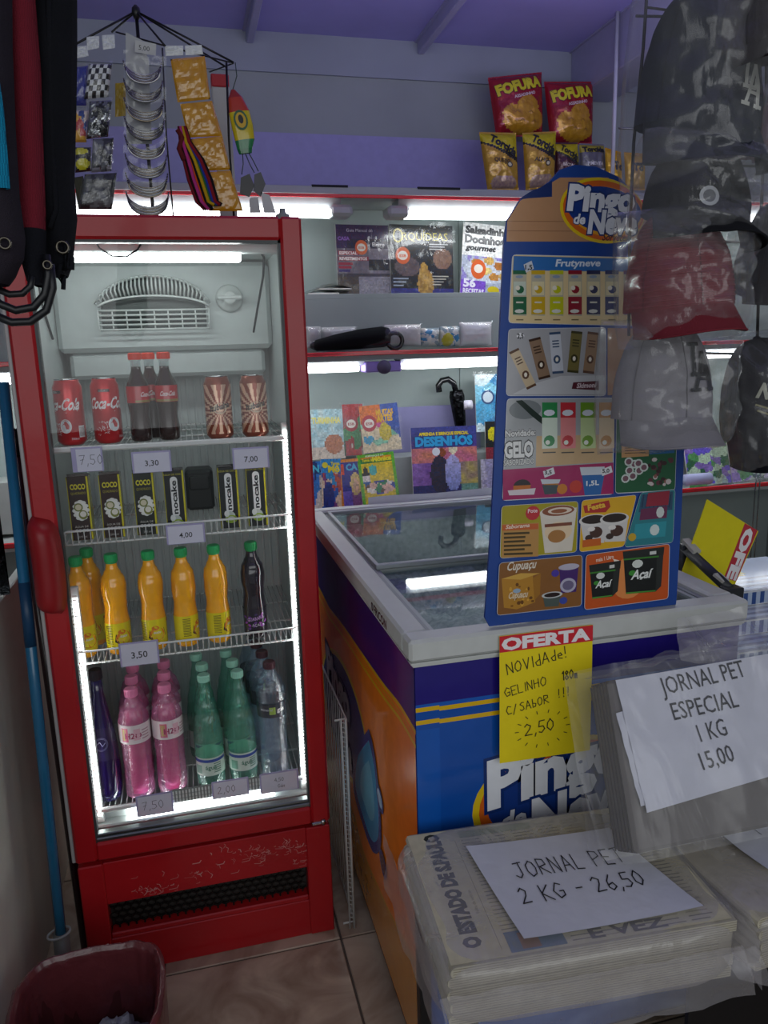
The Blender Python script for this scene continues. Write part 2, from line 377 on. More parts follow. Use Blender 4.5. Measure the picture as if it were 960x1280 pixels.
# ================================================================== THE SETTING
RX0, RX1, RY0, RY1, RH = -1.25, 3.1, -.6, 3.5, 2.83
b = MB('#5b534c', 'matte'); b.box((RX0, RY0, -.06), (RX1, RY1, -.004)); floor = struct(b.build('floor', origin=(0, 0, 0)))
TS = .46; proto = None; rnd = random.Random(3)
for i in range(-4, 7):
    for j in range(-1, 4):
        x0, y0 = .2875+(i-1)*TS, 1.771+(j-3)*TS+TS
        if x0 < RX0-.2 or x0+TS > RX1+.3 or y0+TS > RY1: continue
        if proto is None:
            t = MB('#b8a896', 'tile'); t.box((0, 0, -.008), (TS-.006, TS-.006, 0), .0015); proto = t.build('tile', parent=floor); o = proto
        else: o = proto.copy(); S.collection.objects.link(o)
        o.location = (x0+.003, y0+.003, rnd.uniform(-.0004, .0004))
b = MB('#98a09e', 'wall'); b.box((RX0, RY1, 0), (RX1, RY1+.05, RH)); wb = struct(b.build('wall_back'))
b = MB('#99a1aa', 'wall'); z1 = onY(500, 100, RY1).z; b.box((RX0, RY1-.012, z1), (RX1, RY1, RH)); b.build('upper_panel', parent=wb)
b = MB('#9c99c6', 'satin'); zz0 = 2.17; zz1 = onY(420, 170, RY1).z; b.box((RX0, RY1-.02, zz0), (1.62, RY1, zz1)); b.build('lilac_panel', parent=wb, label='lilac backing panel behind the top shelf')
b = MB('#98a09e', 'wall'); b.box((RX0-.05, .9, 0), (RX0, RY1, RH)); struct(b.build('wall_left'))
b = MB('#98a09e', 'wall'); b.box((RX1, RY0, 0), (RX1+.05, RY1, RH)); struct(b.build('wall_right'))
b = MB('#aaa6dc', 'wall'); b.box((RX0, RY0, RH), (RX1, RY1+.05, RH+.04)); ceil = struct(b.build('ceiling'))  # whitish ceiling, with the violet tint of the light put into its colour
def beam(xa, w, h, y0, nm, col='#a9aac4'):
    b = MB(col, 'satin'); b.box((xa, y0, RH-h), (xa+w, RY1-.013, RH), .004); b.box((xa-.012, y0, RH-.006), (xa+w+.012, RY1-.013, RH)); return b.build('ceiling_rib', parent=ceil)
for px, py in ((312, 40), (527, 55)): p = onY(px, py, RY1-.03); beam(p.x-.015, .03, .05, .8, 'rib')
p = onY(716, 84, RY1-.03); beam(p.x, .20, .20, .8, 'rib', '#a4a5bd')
# low grey panel at the left, beside the fridge
b = MB('#d0d3c8', 'satin'); b.box((-.50, .95, 0), (-.475, 2.55, .98), .003); lp = b.build('side_panel'); tag(lp, 'low glossy grey-green side panel left of the red fridge', 'panel')

# ------------------------------------------------------------------ long display shelving on the back wall
YS = 3.1
sh = thing('display_shelving', 'grey wall shelving with red edge strips, full of magazines, behind the freezer', 'shelving', (.9, 3.3, .0))
def shp(name, col, mat, *boxes, label=None):
    b = MB(col, mat)
    for a, c, bv in boxes: b.box(a, c, bv)
    return b.build(name, parent=sh, label=label)
SX0, SX1 = -1.2, 3.02
for a, c in ((-1.2, -.2), (-.198, 1.235), (1.238, 2.3), (2.302, 3.02)): shp('back_panel', '#9aa6a4', 'wall', ((a, 3.44, 0.02), (c, 3.478, 2.14), .001))
shp('canopy_board', '#a7aeae', 'satin', ((SX0, YS, 2.136), (SX1, 3.478, 2.165), .002))
shp('edge_strip', '#f03038', 'gloss', ((SX0, YS-.012, 2.122), (SX1, YS-.001, 2.134), .002), label='red edge strip of the canopy')
for a, c in ((390, 435), (522, 575)): shp('cable_slot', '#23252a', 'matte', ((onY(a, 236, YS).x, YS-.003, 2.160), (onY(c, 238, YS).x, YS+.01, 2.1685), 0))
shp('magazine_ledge', '#9ba5a3', 'wall', ((SX0, 3.25, 1.755), (SX1, 3.438, 1.775), .001), ((SX0, 3.25, 1.53), (SX1, 3.262, 1.7548), .001))
shp('shelf_board', '#8f9a98', 'satin', ((SX0, YS, 1.505), (SX1, 3.438, 1.528), .001))
shp('edge_strip', '#f03440', 'gloss', ((SX0, YS-.012, 1.524), (SX1, YS-.001, 1.540), .002), label='red edge strip of the middle shelf')
shp('backing_board', '#8b88b4', 'satin', ((onY(430, 520, 3.42).x, 3.415, 1.07), (onY(600, 520, 3.42).x, 3.42, onY(520, 508, 3.42).z), 0), label='lilac backing board')
shp('step_ledge', '#a6aca8', 'satin', ((SX0, 3.27, .865), (SX1, 3.438, 1.075), .002))
shp('shelf_board', '#a9b0ad', 'satin', ((SX0, YS, .83), (SX1, 3.438, .850), .002))
shp('edge_strip', '#e0262e', 'gloss', ((SX0, YS-.014, .848), (SX1, YS-.001, .868), .003), label='red edge strip of the low shelf')
for x in (-1.2, .1, 1.5, 2.24, 3.0): shp('upright', '#8d9695', 'satin', ((x, 3.2, .02), (x+.02, 3.438, .83), .001))
# white tiles on the plinth at the right under the shelf
twl = MB('#c9cecd', 'gloss'); twl.box((0, 0, 0), (.196, .006, .196), .002); pt = twl.build('tile', parent=sh)
k = 0
for i in range(5):
    for j in range(4):
        o = pt if k == 0 else pt.copy()
        if k: S.collection.objects.link(o)
        o.location = Vector((2.03+i*.2, 3.19, .02+j*.2))-Vector((.9, 3.3, 0)); k += 1
# tube lights under the boards
def tubelight(x0, x1, z, y, label, cap=True):
    t = thing('tube_light', label, 'light', ((x0+x1)/2, y, z), 'tube lights under the shelf boards')
    b = MB('#9a9fa1', 'satin'); hh_ = .04 if cap else .017; b.prism([(-.055, hh_), (.055, hh_), (.03, .0), (-.03, .0)], x0, x1)
    b.v = [Vector((v.z, y+v.x, z+v.y-.005)) for v in b.v]; b.build('housing', parent=t)
    d = MB('#ffffff', 'led'); d.box((x0+.02, y-.052, z-.030), (x1-.02, y+.03, z-.004), .006); d.build('diffuser', parent=t)
    if cap:
        
        for xe_ in (x0, x1): c = MB('#b4b8ba', 'satin'); c.box((xe_-.045, y-.060, z-.034), (xe_+.045, y+.04, z+.01), .012); c.build('end_cap', parent=t)
xa = onY(424, 258, 3.16).x; xb = onY(495, 258, 3.16).x
tubelight(xa-1.2, xa, 2.092, 3.17, 'bright tube light under the canopy, left piece above the fridge corner')
tubelight(xb, xb+1.15, 2.092, 3.17, 'bright tube light under the canopy above the cookery magazines')
tubelight(xb+1.2, SX1-.05, 2.092, 3.17, 'bright tube light under the canopy, behind the hanging caps')
xc, xd = onY(453, 462, 3.14).x, onY(498, 462, 3.14).x
tubelight(-1.15, xc, 1.490, 3.15, 'white tube light under the middle shelf, left of the lilac clip', False)
tubelight(xd, 1.55, 1.492, 3.15, 'white tube light under the middle shelf, right of the lilac clip', False)
tubelight(1.6, 2.9, 1.492, 3.15, 'white tube light under the middle shelf behind the capped rack', False)
b = MB('#a690e0', 'satin'); b.box((xc+.002, 3.085, 1.455), (xd-.002, 3.19, 1.497), .004); o = b.build('lamp_clip'); tag(o, 'lilac clip joining the two lower tube lights', 'clip')
b = MB('#5c5570', 'satin'); xm = (xc+xd)/2; b.lathe([(0, .0), (.002, .028), (.02, .028), (.022, 0)], 16, cap=False); b.v = [Vector((xm+v.x, 3.080-v.z+.012, 1.475+v.y)) for v in b.v]; b.build('clip_knob', parent=o)

# ================================================================== THE RED DRINKS FRIDGE
FX0, FX1, FY = -.353, .277, 1.80
RED = '#aa141c'
fr = thing('drinks_fridge', 'tall red glass-door drinks fridge full of cans and bottles', 'fridge', ((FX0+FX1)/2, 2.1, 0))
b = MB(RED, 'wornred')
b.box((FX0+.006, 1.85, .0), (FX0+.028, 2.42, 1.835), .003); b.box((FX1-.026, 1.85, .0), (FX1-.004, 2.42, 1.835), .003)
b.box((FX0+.006, 1.85, 1.803), (FX1-.004, 2.42, 1.84), .004); b.box((FX0+.006, 2.40, 0), (FX1-.004, 2.42, 1.835), .002)
b.box((FX0+.02, 1.86, .02), (FX1-.02, 2.4, .34)); b.build('cabinet', parent=fr)
LX0, LX1, LZ0, LZ1, LY = FX0+.0285, FX1-.0265, .36, 1.802, 2.36
b = MB('#c3cbca', 'satin')
b.box((LX0, 1.85, LZ0), (LX0+.006, LY, LZ1)); b.box((LX1-.006, 1.85, LZ0), (LX1, LY, LZ1)); b.box((LX0, 1.85, LZ1-.006), (LX1, LY, LZ1)); b.box((LX0, LY, LZ0), (LX1, LY+.006, LZ1)); b.box((LX0, 1.85, LZ0), (LX1, LY, LZ0+.008))

for i in range(26): b.box((LX0+.02+i*.0215, LY-.006, .46), (LX0+.028+i*.0215, LY-.0001, 1.48), .002)
b.build('inner_liner', parent=fr, label='pale inner lining')
b = MB('#b4bdbc', 'satin'); b.box((LX0+.008, 2.20, 1.56), (LX1-.008, 2.355, 1.79), .012); b.box((LX0+.03, 2.22, 1.49), (LX1-.03, 2.35, 1.56), .01); b.build('evaporator_cover', parent=fr)
# arched fan grille
b = MB('#3d4644', 'satin'); g0, g1 = onY(128, 410, 2.19), onY(259, 410, 2.19); gx, gw = (g0.x+g1.x)/2, (g1.x-g0.x)/2; gz = onY(190, 388, 2.19).z; top = onY(190, 347, 2.19).z-gz
b.prism([(gx+gw*cos(a*pi/20), gz+top*sin(a*pi/20)**.8) for a in range(21)]+[(gx-gw, gz-.045), (gx+gw, gz-.045)], 0, .004)
b.v = [Vector((v.x, 2.1995-v.z, v.y)) for v in b.v]; b.build('fan_shade_backing', parent=fr)  # dark backing plate painted for the shade inside the fan cavity
b = MB('#cdd4d2', 'satin'); g0, g1 = onY(125, 410, 2.17), onY(262, 410, 2.17); gx, gw = (g0.x+g1.x)/2, (g1.x-g0.x)/2; gz = onY(190, 388, 2.17).z; top = onY(190, 345, 2.17).z-gz
for i in range(29):
    u = -1+2*i/28; x = gx+gw*u; h = top*sqrt(max(.03, 1-u*u*.92)); hh = h*.45
    b.tube([(x, 2.195, gz+hh), (x, 2.165, gz+hh+.004), (x+u*.004, 2.14, gz+(h+hh)/2), (x+u*.002, 2.16, gz+h), (x, 2.2, gz+h+.004)], .0022, 5)
for q in (.42, 1.0): b.tube([(gx+gw*(-1+2*i/24), 2.162 if q > .5 else 2.155, gz+top*q*sqrt(max(.03, 1-(-1+2*i/24)**2*.92))) for i in range(25)], .003, 6)
for k in range(5): b.tube([(gx-gw, 2.2, gz-.012*k), (gx-gw*.98, 2.15, gz-.012*k), (gx+gw*.98, 2.15, gz-.012*k), (gx+gw, 2.2, gz-.012*k)], .0025, 6)
for i in range(9): x = gx-gw+gw*2*i/8; b.tube([(x, 2.152, gz+.002), (x, 2.152, gz-.05)], .002, 5)
b.build('fan_grille', parent=fr, label='arched white fan grille')
kp = onY(287, 372, 2.17); b = MB('#c3cac8', 'gloss'); b.T = Matrix.Translation((kp.x, 2.195, kp.z)) @ Matrix.Rotation(pi/2, 4, 'X')
b.lathe([(0, .036), (.006, .036), (.012, .03), (.013, .02), (.035, .018), (.037, .014)], 20); b.T = Matrix.Identity(4); b.box((kp.x-.034, 2.155, kp.z-.006), (kp.x+.034, 2.17, kp.z+.006), .004); b.build('thermostat_knob', parent=fr, label='round white thermostat knob')
b = MB('#1d2226', 'matte'); b.tube([onY(118, 299, 1.86), onY(124, 310, 1.85), onY(140, 320, 1.85), onY(158, 321, 1.85), onY(172, 312, 1.85), onY(180, 299, 1.86)], .0022, 6)
b.tube([onY(303, 312, 2.0), onY(324, 312, 2.0), onY(330, 322, 2.02), onY(329, 345, 2.04), onY(322, 385, 2.1), onY(317, 415, 2.18)], .003, 6); b.tube([onY(44, 330, 2.0), onY(52, 380, 2.03), onY(66, 424, 2.1)], .003, 6); b.build('cable', parent=fr)
# LED tubes
b = MB('#ffffff', 'led_fridge'); p0, p1 = onY(50, 322, 1.875), onY(301, 322, 1.875); b.box((LX0+.02, 1.868, p1.z-.010), (p1.x, 1.884, p1.z+.010), .004); b.build('light_tube', parent=fr)
b = MB('#cfd6d5', 'satin'); b.box((LX0+.006, 1.862, p1.z+.010), (LX1-.006, 1.90, LZ1-.007), .003); b.build('light_housing', parent=fr)
b = MB('#ffffff', 'led_fridge'); q0, q1 = onY(160, 1028, 1.87), onY(342, 985, 1.87); zb = (q0.z+q1.z)/2; b.box((q0.x, 1.862, zb-.007), (q1.x, 1.878, zb+.007), .004); b.build('light_tube', parent=fr)
for sx, za in ((-.2945, .42), (.2225, .42)):
    b = MB('#ffffff', 'led_strip'); b.box((sx-.003, 1.86, za), (sx+.003, 1.868, 1.36 if sx > 0 else .99)); b.build('light_strip', parent=fr)
    b = MB('#d5dbd9', 'satin'); b.box((sx-.009, 1.866, za-.02), (sx+.009, 1.88, 1.38 if sx > 0 else 1.02), .002)
    for i in range(95 if sx > 0 else 60): b.box((sx-.0045, 1.8575, za+i*.0098), (sx+.0045, 1.861, za+i*.0098+.003))
    b.build('strip_holder', parent=fr)
# bottom tray and perforated tag rail
b = MB('#aab0ae', 'satin'); b.box((LX0+.01, 1.853, .372), (LX1-.01, 1.90, .398), .004); b.box((LX0+.01, 1.885, .398), (LX1-.01, 1.893, .425), .001); b.build('bottom_rail', parent=fr)
b = MB('#787e7c', 'satin'); xg = LX0+.05
rx0, rx1 = onY(215, 1000, 1.885).x, onY(330, 985, 1.885).x
b.box((rx0, 1.859, .425), (rx1, 1.862, .462), .001)
for i in range(28):
    for j in range(3): b.box((rx0+.004+i*(rx1-rx0-.01)/28, 1.8560, .428+j*.011), (rx0+.008+i*(rx1-rx0-.01)/28, 1.8592, .436+j*.011), col='#d8dedb')
b.build('perforated_rail', parent=fr)
# shelves
SZ = {1: 1.352, 2: 1.128, 3: .832, 4: .442}
def wshelf(z, rail, front=1.868):
    b = MB('#d9dddb', 'gloss'); x0, x1 = LX0+.012, LX1-.012
    for i in range(41): x = x0+(x1-x0)*i/40; b.tube([(x, front, z-.003), (x, 2.34, z-.003)], .0013, 5)
    for y in (front, 2.02, 2.18, 2.34): b.tube([(x0, y, z-.006), (x1, y, z-.006)], .0028, 6)
    if rail:
        b.tube([(x0+.004, front-.004, z-.006), (x0+.006, front-.006, z+.018), (x0+.016, front-.006, z+.027), (x1-.016, front-.006, z+.027), (x1-.006, front-.006, z+.018), (x1-.004, front-.004, z-.006)], .0028, 8)
        for i in range(1, 40): x = x0+(x1-x0)*i/40; b.tube([(x, front-.004, z-.006), (x, front-.006, z+.026)], .0011, 4)
    else: b.box((x0, front-.008, z-.014), (x1, front+.004, z-.001), .003)
    b.build('wire_shelf', parent=fr)
wshelf(SZ[1], False); wshelf(SZ[2], True); wshelf(SZ[3], True); wshelf(SZ[4], False)
# door
dz0, dz1 = .335, 1.842; hx0, hx1, hz0, hz1 = -.302, .2285, .385, 1.792
b = MB(RED, 'wornred'); b.box((FX0, FY, dz0), (hx0, FY+.045, dz1), .006); b.box((hx1, FY, dz0), (FX1, FY+.045, dz1), .006); b.box((hx0-.002, FY, hz1), (hx1+.002, FY+.045, dz1), .006); b.box((hx0-.002, FY, dz0), (hx1+.002, FY+.045, hz0), .006)
door = b.build('door', parent=fr)
b = MB('#a9a5a4', 'satin'); b.box((FX0-.010, FY+.012, dz0), (FX0-.0005, FY+.04, dz1), .002); b.build('edge_seal', parent=door, label='grey sealing strip along the door edge')
b = MB('#3b3f40', 'satin'); b.box((hx0, FY+.006, hz0), (hx0+.006, FY+.03, hz1)); b.box((hx1-.006, FY+.006, hz0), (hx1, FY+.03, hz1)); b.box((hx0, FY+.006, hz1-.006), (hx1, FY+.03, hz1)); b.build('gasket', parent=door)
b = MB('#8d9291', 'metal'); b.box((hx0+.001, FY+.003, hz0+.001), (hx1-.001, FY+.03, hz0+.012), .003); b.box((hx0+.004, FY+.008, hz0+.012), (hx1-.004, FY+.03, hz0+.020), .002); b.build('sill_trim', parent=door)
b = MB('#ffffff', 'doorglass'); b.add([(hx0+.004, FY+.012, hz0+.004), (hx1-.004, FY+.012, hz0+.004), (hx1-.004, FY+.012, hz1-.004), (hx0+.004, FY+.012, hz1-.004)], [(0, 1, 2, 3)]); b.build('glass_pane', parent=door)
# handle: long moulded grip
h0, h1 = onY(60, 652, 1.755).z, onY(72, 772, 1.755).z
b = MB('#8f1219', 'satin')
def hfn(u, v):
    z = h1+(h0-h1)*v; e = (1-(2*v-1)**8); a = pi*u; cxx = -.334+.004*sin(v*pi)
    return (cxx-.033*cos(a)*(.55+.45*e), FY-.002-.052*sin(a)*e**.5 if e > 0 else FY, z+ .006*cos(a))
b.grid(hfn, 14, 22); b.build('handle', parent=door, label='chunky red moulded handle')
b = MB('#b9bab8', 'chrome'); hp = onY(398, 1028, FY); b.box((hp.x-.018, FY-.006, hp.z-.004), (hp.x+.016, FY+.02, hp.z+.004), .002); b.tube([(hp.x+.012, FY-.002, hp.z-.006), (hp.x+.012, FY-.002, hp.z+.008)], .006, 10); b.build('hinge', parent=fr, label='chrome bottom hinge')
# lower panel with its vent
vx0, vx1, vz0, vz1 = -.293, .212, .105, .205
b = MB(RED, 'wornred'); b.box((FX0+.001, FY+.006, 0), (vx0, FY+.05, .322), .003); b.box((vx1, FY+.006, 0), (FX1-.001, FY+.05, .322), .003); b.box((vx0-.001, FY+.010, vz1), (vx1+.001, FY+.05, .322), .002); b.box((vx0-.001, FY+.010, 0), (vx1+.001, FY+.05, vz0), .002)
lowp = b.build('lower_panel', parent=fr)
f, iv = frontplane((0, FY+.010, 0)); P = Pr(f, 'matte'); rr = random.Random(5)
for cx, cy, n, sx, sy in ((195, 1118, 46, 32, 9), (330, 1070, 60, 62, 11), (250, 1095, 22, 60, 14), (365, 1058, 22, 22, 7)):
    for _ in range(n):
        x, y = iv(cx+rr.gauss(0, sx*.5), cy+rr.gauss(0, sy*.6)); y -= 0; L = rr.uniform(.003, .02); a = rr.choice((rr.uniform(-.4, .5), rr.uniform(1.0, 2.0), .1))
        if not (vx0 < x < vx1 and vz1+.003 < y < .315): continue
        P.line([(x, min(y, .316)), (x+L*cos(a), min(.318, max(vz1+.002, y+L*sin(a)*.6))), (x+L*1.3*cos(a+.3), min(.318, max(vz1+.002, y+L*.9*sin(a+.4))))], rr.uniform(.0006, .0022), mix('#b3141c', '#c9a09d', rr.uniform(.3, .8)), up=False)
P.build('scratches', parent=lowp, label='pale scuffs and scratches')['kind'] = 'stuff'
b = MB('#45413f', 'matte'); b.box((vx0-.0, FY+.052, vz0), (vx1, FY+.056, vz1)); b.build('vent_backing', parent=fr)
b = MB('#1a1413', 'satin')      # expanded-metal hexagon mesh
hw = .0205; R_ = hw/sqrt(3); row = 0; z = vz0+.001
while z < vz1:
    x = vx0+(hw/2 if row % 2 else 0)
    while x < vx1:
        if vx0+.004 < x < vx1-.004 and vz0+.004 < z < vz1-.004:
            vs = []; nn = 6
            for rad, yy in ((1.06, 0), (.80, 0), (.80, .006)):
                for i in range(6): a = pi/6+i*pi/3; vs.append((x+R_*rad*cos(a), FY+.030+yy, z+R_*rad*sin(a)*.92))
            b.add(vs, [(i, (i+1) % 6, 6+(i+1) % 6, 6+i) for i in range(6)]+[(6+i, 6+(i+1) % 6, 12+(i+1) % 6, 12+i) for i in range(6)])
        x += hw
    z += R_*1.5*.92; row += 1
o = b.build('vent_mesh', parent=lowp)
b = MB(RED, 'wornred'); b.box((vx0, FY+.012, vz0-.001), (vx1, FY+.05, vz0+.014), .003); b.build('vent_lip', parent=lowp)

# ------------------------------------------------------------------ drinks
def cyl(r, yaw=0):
    def f(x, y, z):
        R = r(y) if callable(r) else r
        a = x/(r(y) if callable(r) else r)+yaw; return (sin(a)*(R+z), -cos(a)*(R+z), y)
    return f
CANP = lambda h, r: [(0, r*.72), (.003, r*.80), (.010, r), (h-.016, r), (h-.006, r*.86), (h-.001, r*.84), (h, r*.80)]
def lid(t, h, r):
    b = MB('#b9bcbd', 'chrome'); b.lathe([(h-.004, r*.70), (h-.0035, r*.8), (h+.001, r*.84), (h+.0022, r*.83), (h+.001, r*.78), (h-.003, r*.74), (h-.003, .001)], 24, cap=False); l = b.build('can_lid', parent=t)
    b = MB('#a9acad', 'chrome'); b.box((-.008, -.012, h-.0025), (.008, .010, h-.0005), .0008); b.build('pull_tab', parent=l)
CANH, CANR = .148, .0318
def cola_can(label):
    t = thing('drink_can', label, 'drink can', group='red cola cans on the top fridge shelf')
    b = MB('#c3101c', 'canmetal'); b.lathe(CANP(CANH, CANR), 32); b.build('can_body', parent=t)
    P = Pr(cyl(CANR), 'gloss'); H = CANH
    P.rect(-.024, H*.80, .002, H*.845, '#3a0d10', n=8); P.text('COLA', -.022, H*.808, .004, '#e8d8d4')
    P.text('Coca', -.052, H*.55, .026, '#f3efee', bold=.03, shear=.35, w=.042); P.text('-Cola', -.009, H*.55, .026, '#f3efee', bold=.03, shear=.35, w=.048)
    P.line([(-.045, H*.50), (-.02, H*.53), (.01, H*.505), (.035, H*.53)], .0015, '#f3efee')
    P.ell(.006, H*.30, .013, .016, '#dfe0e0'); P.ell(.006, H*.30, .0105, .0135, '#c8ccd0'); P.line([(-.004, H*.30), (.002, H*.34), (.010, H*.27), (.016, H*.33)], .0012, '#c3101c')
    P.rect(.034, H*.12, .050, H*.30, '#e9e6e4', n=4)
    for i in range(9): P.rect(.0355+i*.0016, H*.14, .0361+i*.0016, H*.28, '#222222')
    rr = random.Random(2)
    for i in range(26): x, y = rr.uniform(-.032, -.008), rr.uniform(.15, .36)*H; P.line([(x, y), (x+rr.uniform(-.006, .006), y+rr.uniform(-.005, .005))], .0009, '#eedada', up=False)
    P.up(); P.text('350ml', .016, H*.09, .005, '#f0dede'); P.build('can_print', parent=t)
    lid(t, H, CANR); return t
def fx(px, py, Y): return onY(px, py, Y).x
c1 = cola_can('leftmost red cola can on the top shelf, turned so its script ends in Cola')
c1.location = (fx(91, 550, 1.905), 1.905, SZ[1]); c1.rotation_euler = (0, 0, -.42)
c2 = dup(c1, (fx(137, 550, 1.905), 1.905, SZ[1]), 'red cola can beside the small cola bottles', rz=.36)
def soda_can(label):
    t = thing('drink_can', label, 'drink can', group='copper sunburst soda cans on the top fridge shelf')
    H, r = CANH, CANR
    b = MB('#8a4028', 'canmetal'); b.lathe(CANP(H, r), 32)
    def colf(u, v):
        x, y = (u-.5)*2*pi*r, (v-.5)*(H-.03); a = atan2(y+.004, x if abs(x) < .05 else x)
        return lin('#e2b99b') if int((a/(2*pi)+1)*34) % 2 else lin('#8e3d25')
    b.grid(lambda u, v: ((r+.0002)*sin((u-.5)*2*pi), -(r+.0002)*cos((u-.5)*2*pi), .014+(H-.032)*v), 110, 26, colfn=colf); b.build('can_body', parent=t)
    P = Pr(cyl(r+.0003), 'gloss'); P.ell(0, H*.5, .017, .014, '#d9b796'); P.ell(0, H*.5, .0155, .0125, '#efe2c8'); P.ell(0, H*.5, .0145, .0115, '#e6d3b4')
    P.text('Itubaína', 0, H*.485, .014, '#15191c', bold=.03, rot=.22, shear=.3, align='c', w=.050); P.text('ORIGINAL', 0, H*.43, .004, '#7a2f1d', align='c')
    P.build('can_print', parent=t); lid(t, H, r); return t
s1 = soda_can('copper sunburst soda can, left of the pair'); s1.location = (fx(276, 548, 1.905), 1.905, SZ[1]-.005); s1.rotation_euler = (0, 0, .06)
dup(s1, (fx(320, 547, 1.905), 1.905, SZ[1]-.005), 'copper sunburst soda can, nearest the right wall of the fridge', rz=.06)
def screwcap(b, z, r, h, **k):
    b.lathe([(z, r*.98), (z+.001, r), (z+h-.002, r), (z+h, r*.9), (z+h, .0005)], 18, cap=False, smooth=False, **k)
    for i in range(18): a = 2*pi*i/18; b.obox(((r+.0002)*cos(a), (r+.0002)*sin(a), z+h*.45), (.001, .0016, h*.75), (0, 0, a), **k)
def colabottle(label):
    t = thing('cola_bottle', label, 'bottle', group='small cola bottles on the top fridge shelf')
    r = .027; prof = [(0, .019), (.004, .0235), (.03, .0245), (.06, .0225), (.085, .0255), (.118, .0265), (.135, .024), (.150, .016), (.163, .0115), (.172, .0108)]
    b = MB('#2a0f0a', 'gloss'); b.lathe(prof, 28); b.build('bottle_body', parent=t)
    b = MB('#d8e0e0', 'clearpet'); b.lathe([(.171, .0112), (.185, .0112), (.186, .0135), (.188, .0135)], 20); b.build('bottle_neck', parent=t)
    b = MB('#d83a20', 'satin'); screwcap(b, .188, .0148, .016); b.build('bottle_cap', parent=t)
    b = MB('#b81622', 'gloss'); b.lathe([(.090, .0266), (.128, .0266)], 28, cap=False); l = b.build('paper_label', parent=t)
    P = Pr(cyl(.0268), 'gloss'); P.rect(-.03, .091, .03, .096, '#8f7a34', n=14); P.text('Coca-Cola', 0, .104, .011, '#f5eeee', bold=.02, shear=.35, align='c', w=.036); P.build('label_print', parent=l)
    return t
k1 = colabottle('small dark cola bottle beside the red can'); k1.location = (fx(178, 550, 1.905), 1.905, SZ[1]); k1.rotation_euler = (0, 0, .9)
dup(k1, (fx(213, 550, 1.905), 1.905, SZ[1]), 'small dark cola bottle with its script label facing out', rz=.1)
dup(k1, (fx(194, 545, 1.975), 1.975, SZ[1]), 'small cola bottle in the second row, between the front two', rz=.5)

# cartons
def carton(kind, label):
    t = thing('drink_carton', label, 'carton', group='coconut water cartons on the second shelf')
    w, d, h = .047, .047, .152; base = {'brown': '#2f1712', 'dark': '#1d221b', 'black': '#161a1b'}[kind]
    b = MB(base, 'gloss'); b.box((-w/2, -d/2, 0), (w/2, d/2, h), .0015); b.box((-w/2, -.004, h), (w/2, .004, h+.003), 0); b.build('carton_body', parent=t)
    f, _ = plane((0, -d/2, 0), (1, 0, 0), (0, 0, 1), (0, -1, 0)); P = Pr(f, 'gloss')
    P.rect(w/2-.004, .001, w/2, h-.001, '#cfc51a'); P.rect(-w/2, .001, -w/2+.0016, h-.001, '#b9b51a')
    if kind != 'black':
        P.text('COCO', 0, h*.80, .0125, '#d9d02a', bold=.04, align='c', w=.034); P.text('QUADRADO', 0, h*.72, .006, '#a8a02a', align='c', w=.033)
        rr = random.Random(4)
        for i in range(12): a = i*pi/6; P.ell(.002+.013*cos(a), h*.47+.020*sin(a), .0065, .005, '#dfe3dc', 8)
        P.ell(.002, h*.47, .015, .021, '#eceee6'); P.ell(-.003, h*.52, .010, .010, '#6f7a34'); P.ell(-.003, h*.52, .007, .007, '#d9d3b6'); P.ell(.006, h*.40, .010, .011, '#7b8138'); P.ell(.006, h*.41, .007, .007, '#e8e6d8')
        P.text('ÁGUA DE', 0, h*.20, .005, '#c9c9c0', align='c'); P.text('COCO', 0, h*.13, .0075, '#e9e9e4', bold=.04, align='c'); P.text('200 ml', 0, h*.04, .005, '#b9b9b2', align='c')
    else:
        P.rrect(-.0085, h*.26, .0085, h*.90, .008, '#e8eae8'); P.text('nocake', .005, h*.30, .0125, '#15191a', bold=.03, rot=pi/2, w=.082/1.0)
        P.text('ÁGUA DE COCO', 0, h*.92, .0045, '#c8c23a', align='c'); P.ell(0, h*.20, .012, .012, '#b9c3bb'); P.ell(.002, h*.15, .015, .010, '#8fae2c'); P.ell(.002, h*.16, .009, .005, '#d9e0d0'); P.ell(-.008, h*.24, .006, .008, '#dfe3df')
    P.build('carton_print', parent=t)
    f2, _ = plane((w/2, 0, 0), (0, 1, 0), (0, 0, 1), (1, 0, 0)); P = Pr(f2, 'gloss'); P.rect(-d/2+.002, .002, d/2-.002, h-.002, '#d2c81c' if kind != 'black' else '#222a26'); P.build('side_print', parent=t)
    return t
YC = 1.905
k = carton('brown', 'brown coconut water carton, leftmost on the second shelf'); k.location = (fx(105, 665, YC), YC, SZ[2])
dup(k, (fx(144, 662, YC), YC, SZ[2]), 'brown coconut water carton, second from the left')
k = carton('dark', 'dark green coconut water carton next to the lozenge-logo carton'); k.location = (fx(185, 660, YC), YC, SZ[2])
kb = carton('black', 'black carton with a white upright lozenge, left of the gap'); kb.location = (fx(222, 657, YC), YC, SZ[2])
dup(kb, (fx(288, 652, YC), YC, SZ[2]), 'black lozenge carton just right of the gap')
dup(kb, (fx(322, 650, YC), YC, SZ[2]), 'black lozenge carton nearest the fridge wall')
p = onY(250, 600, 2.18); b = MB('#23292a', 'satin'); b.box((p.x-.04, 2.14, SZ[2]), (p.x+.035, 2.22, p.z+.035), .008); b.box((p.x-.03, 2.13, p.z-.02), (p.x+.025, 2.142, p.z+.02), .004); o = b.build('dark_box'); tag(o, 'small dark plastic box at the back of the second shelf', 'box')

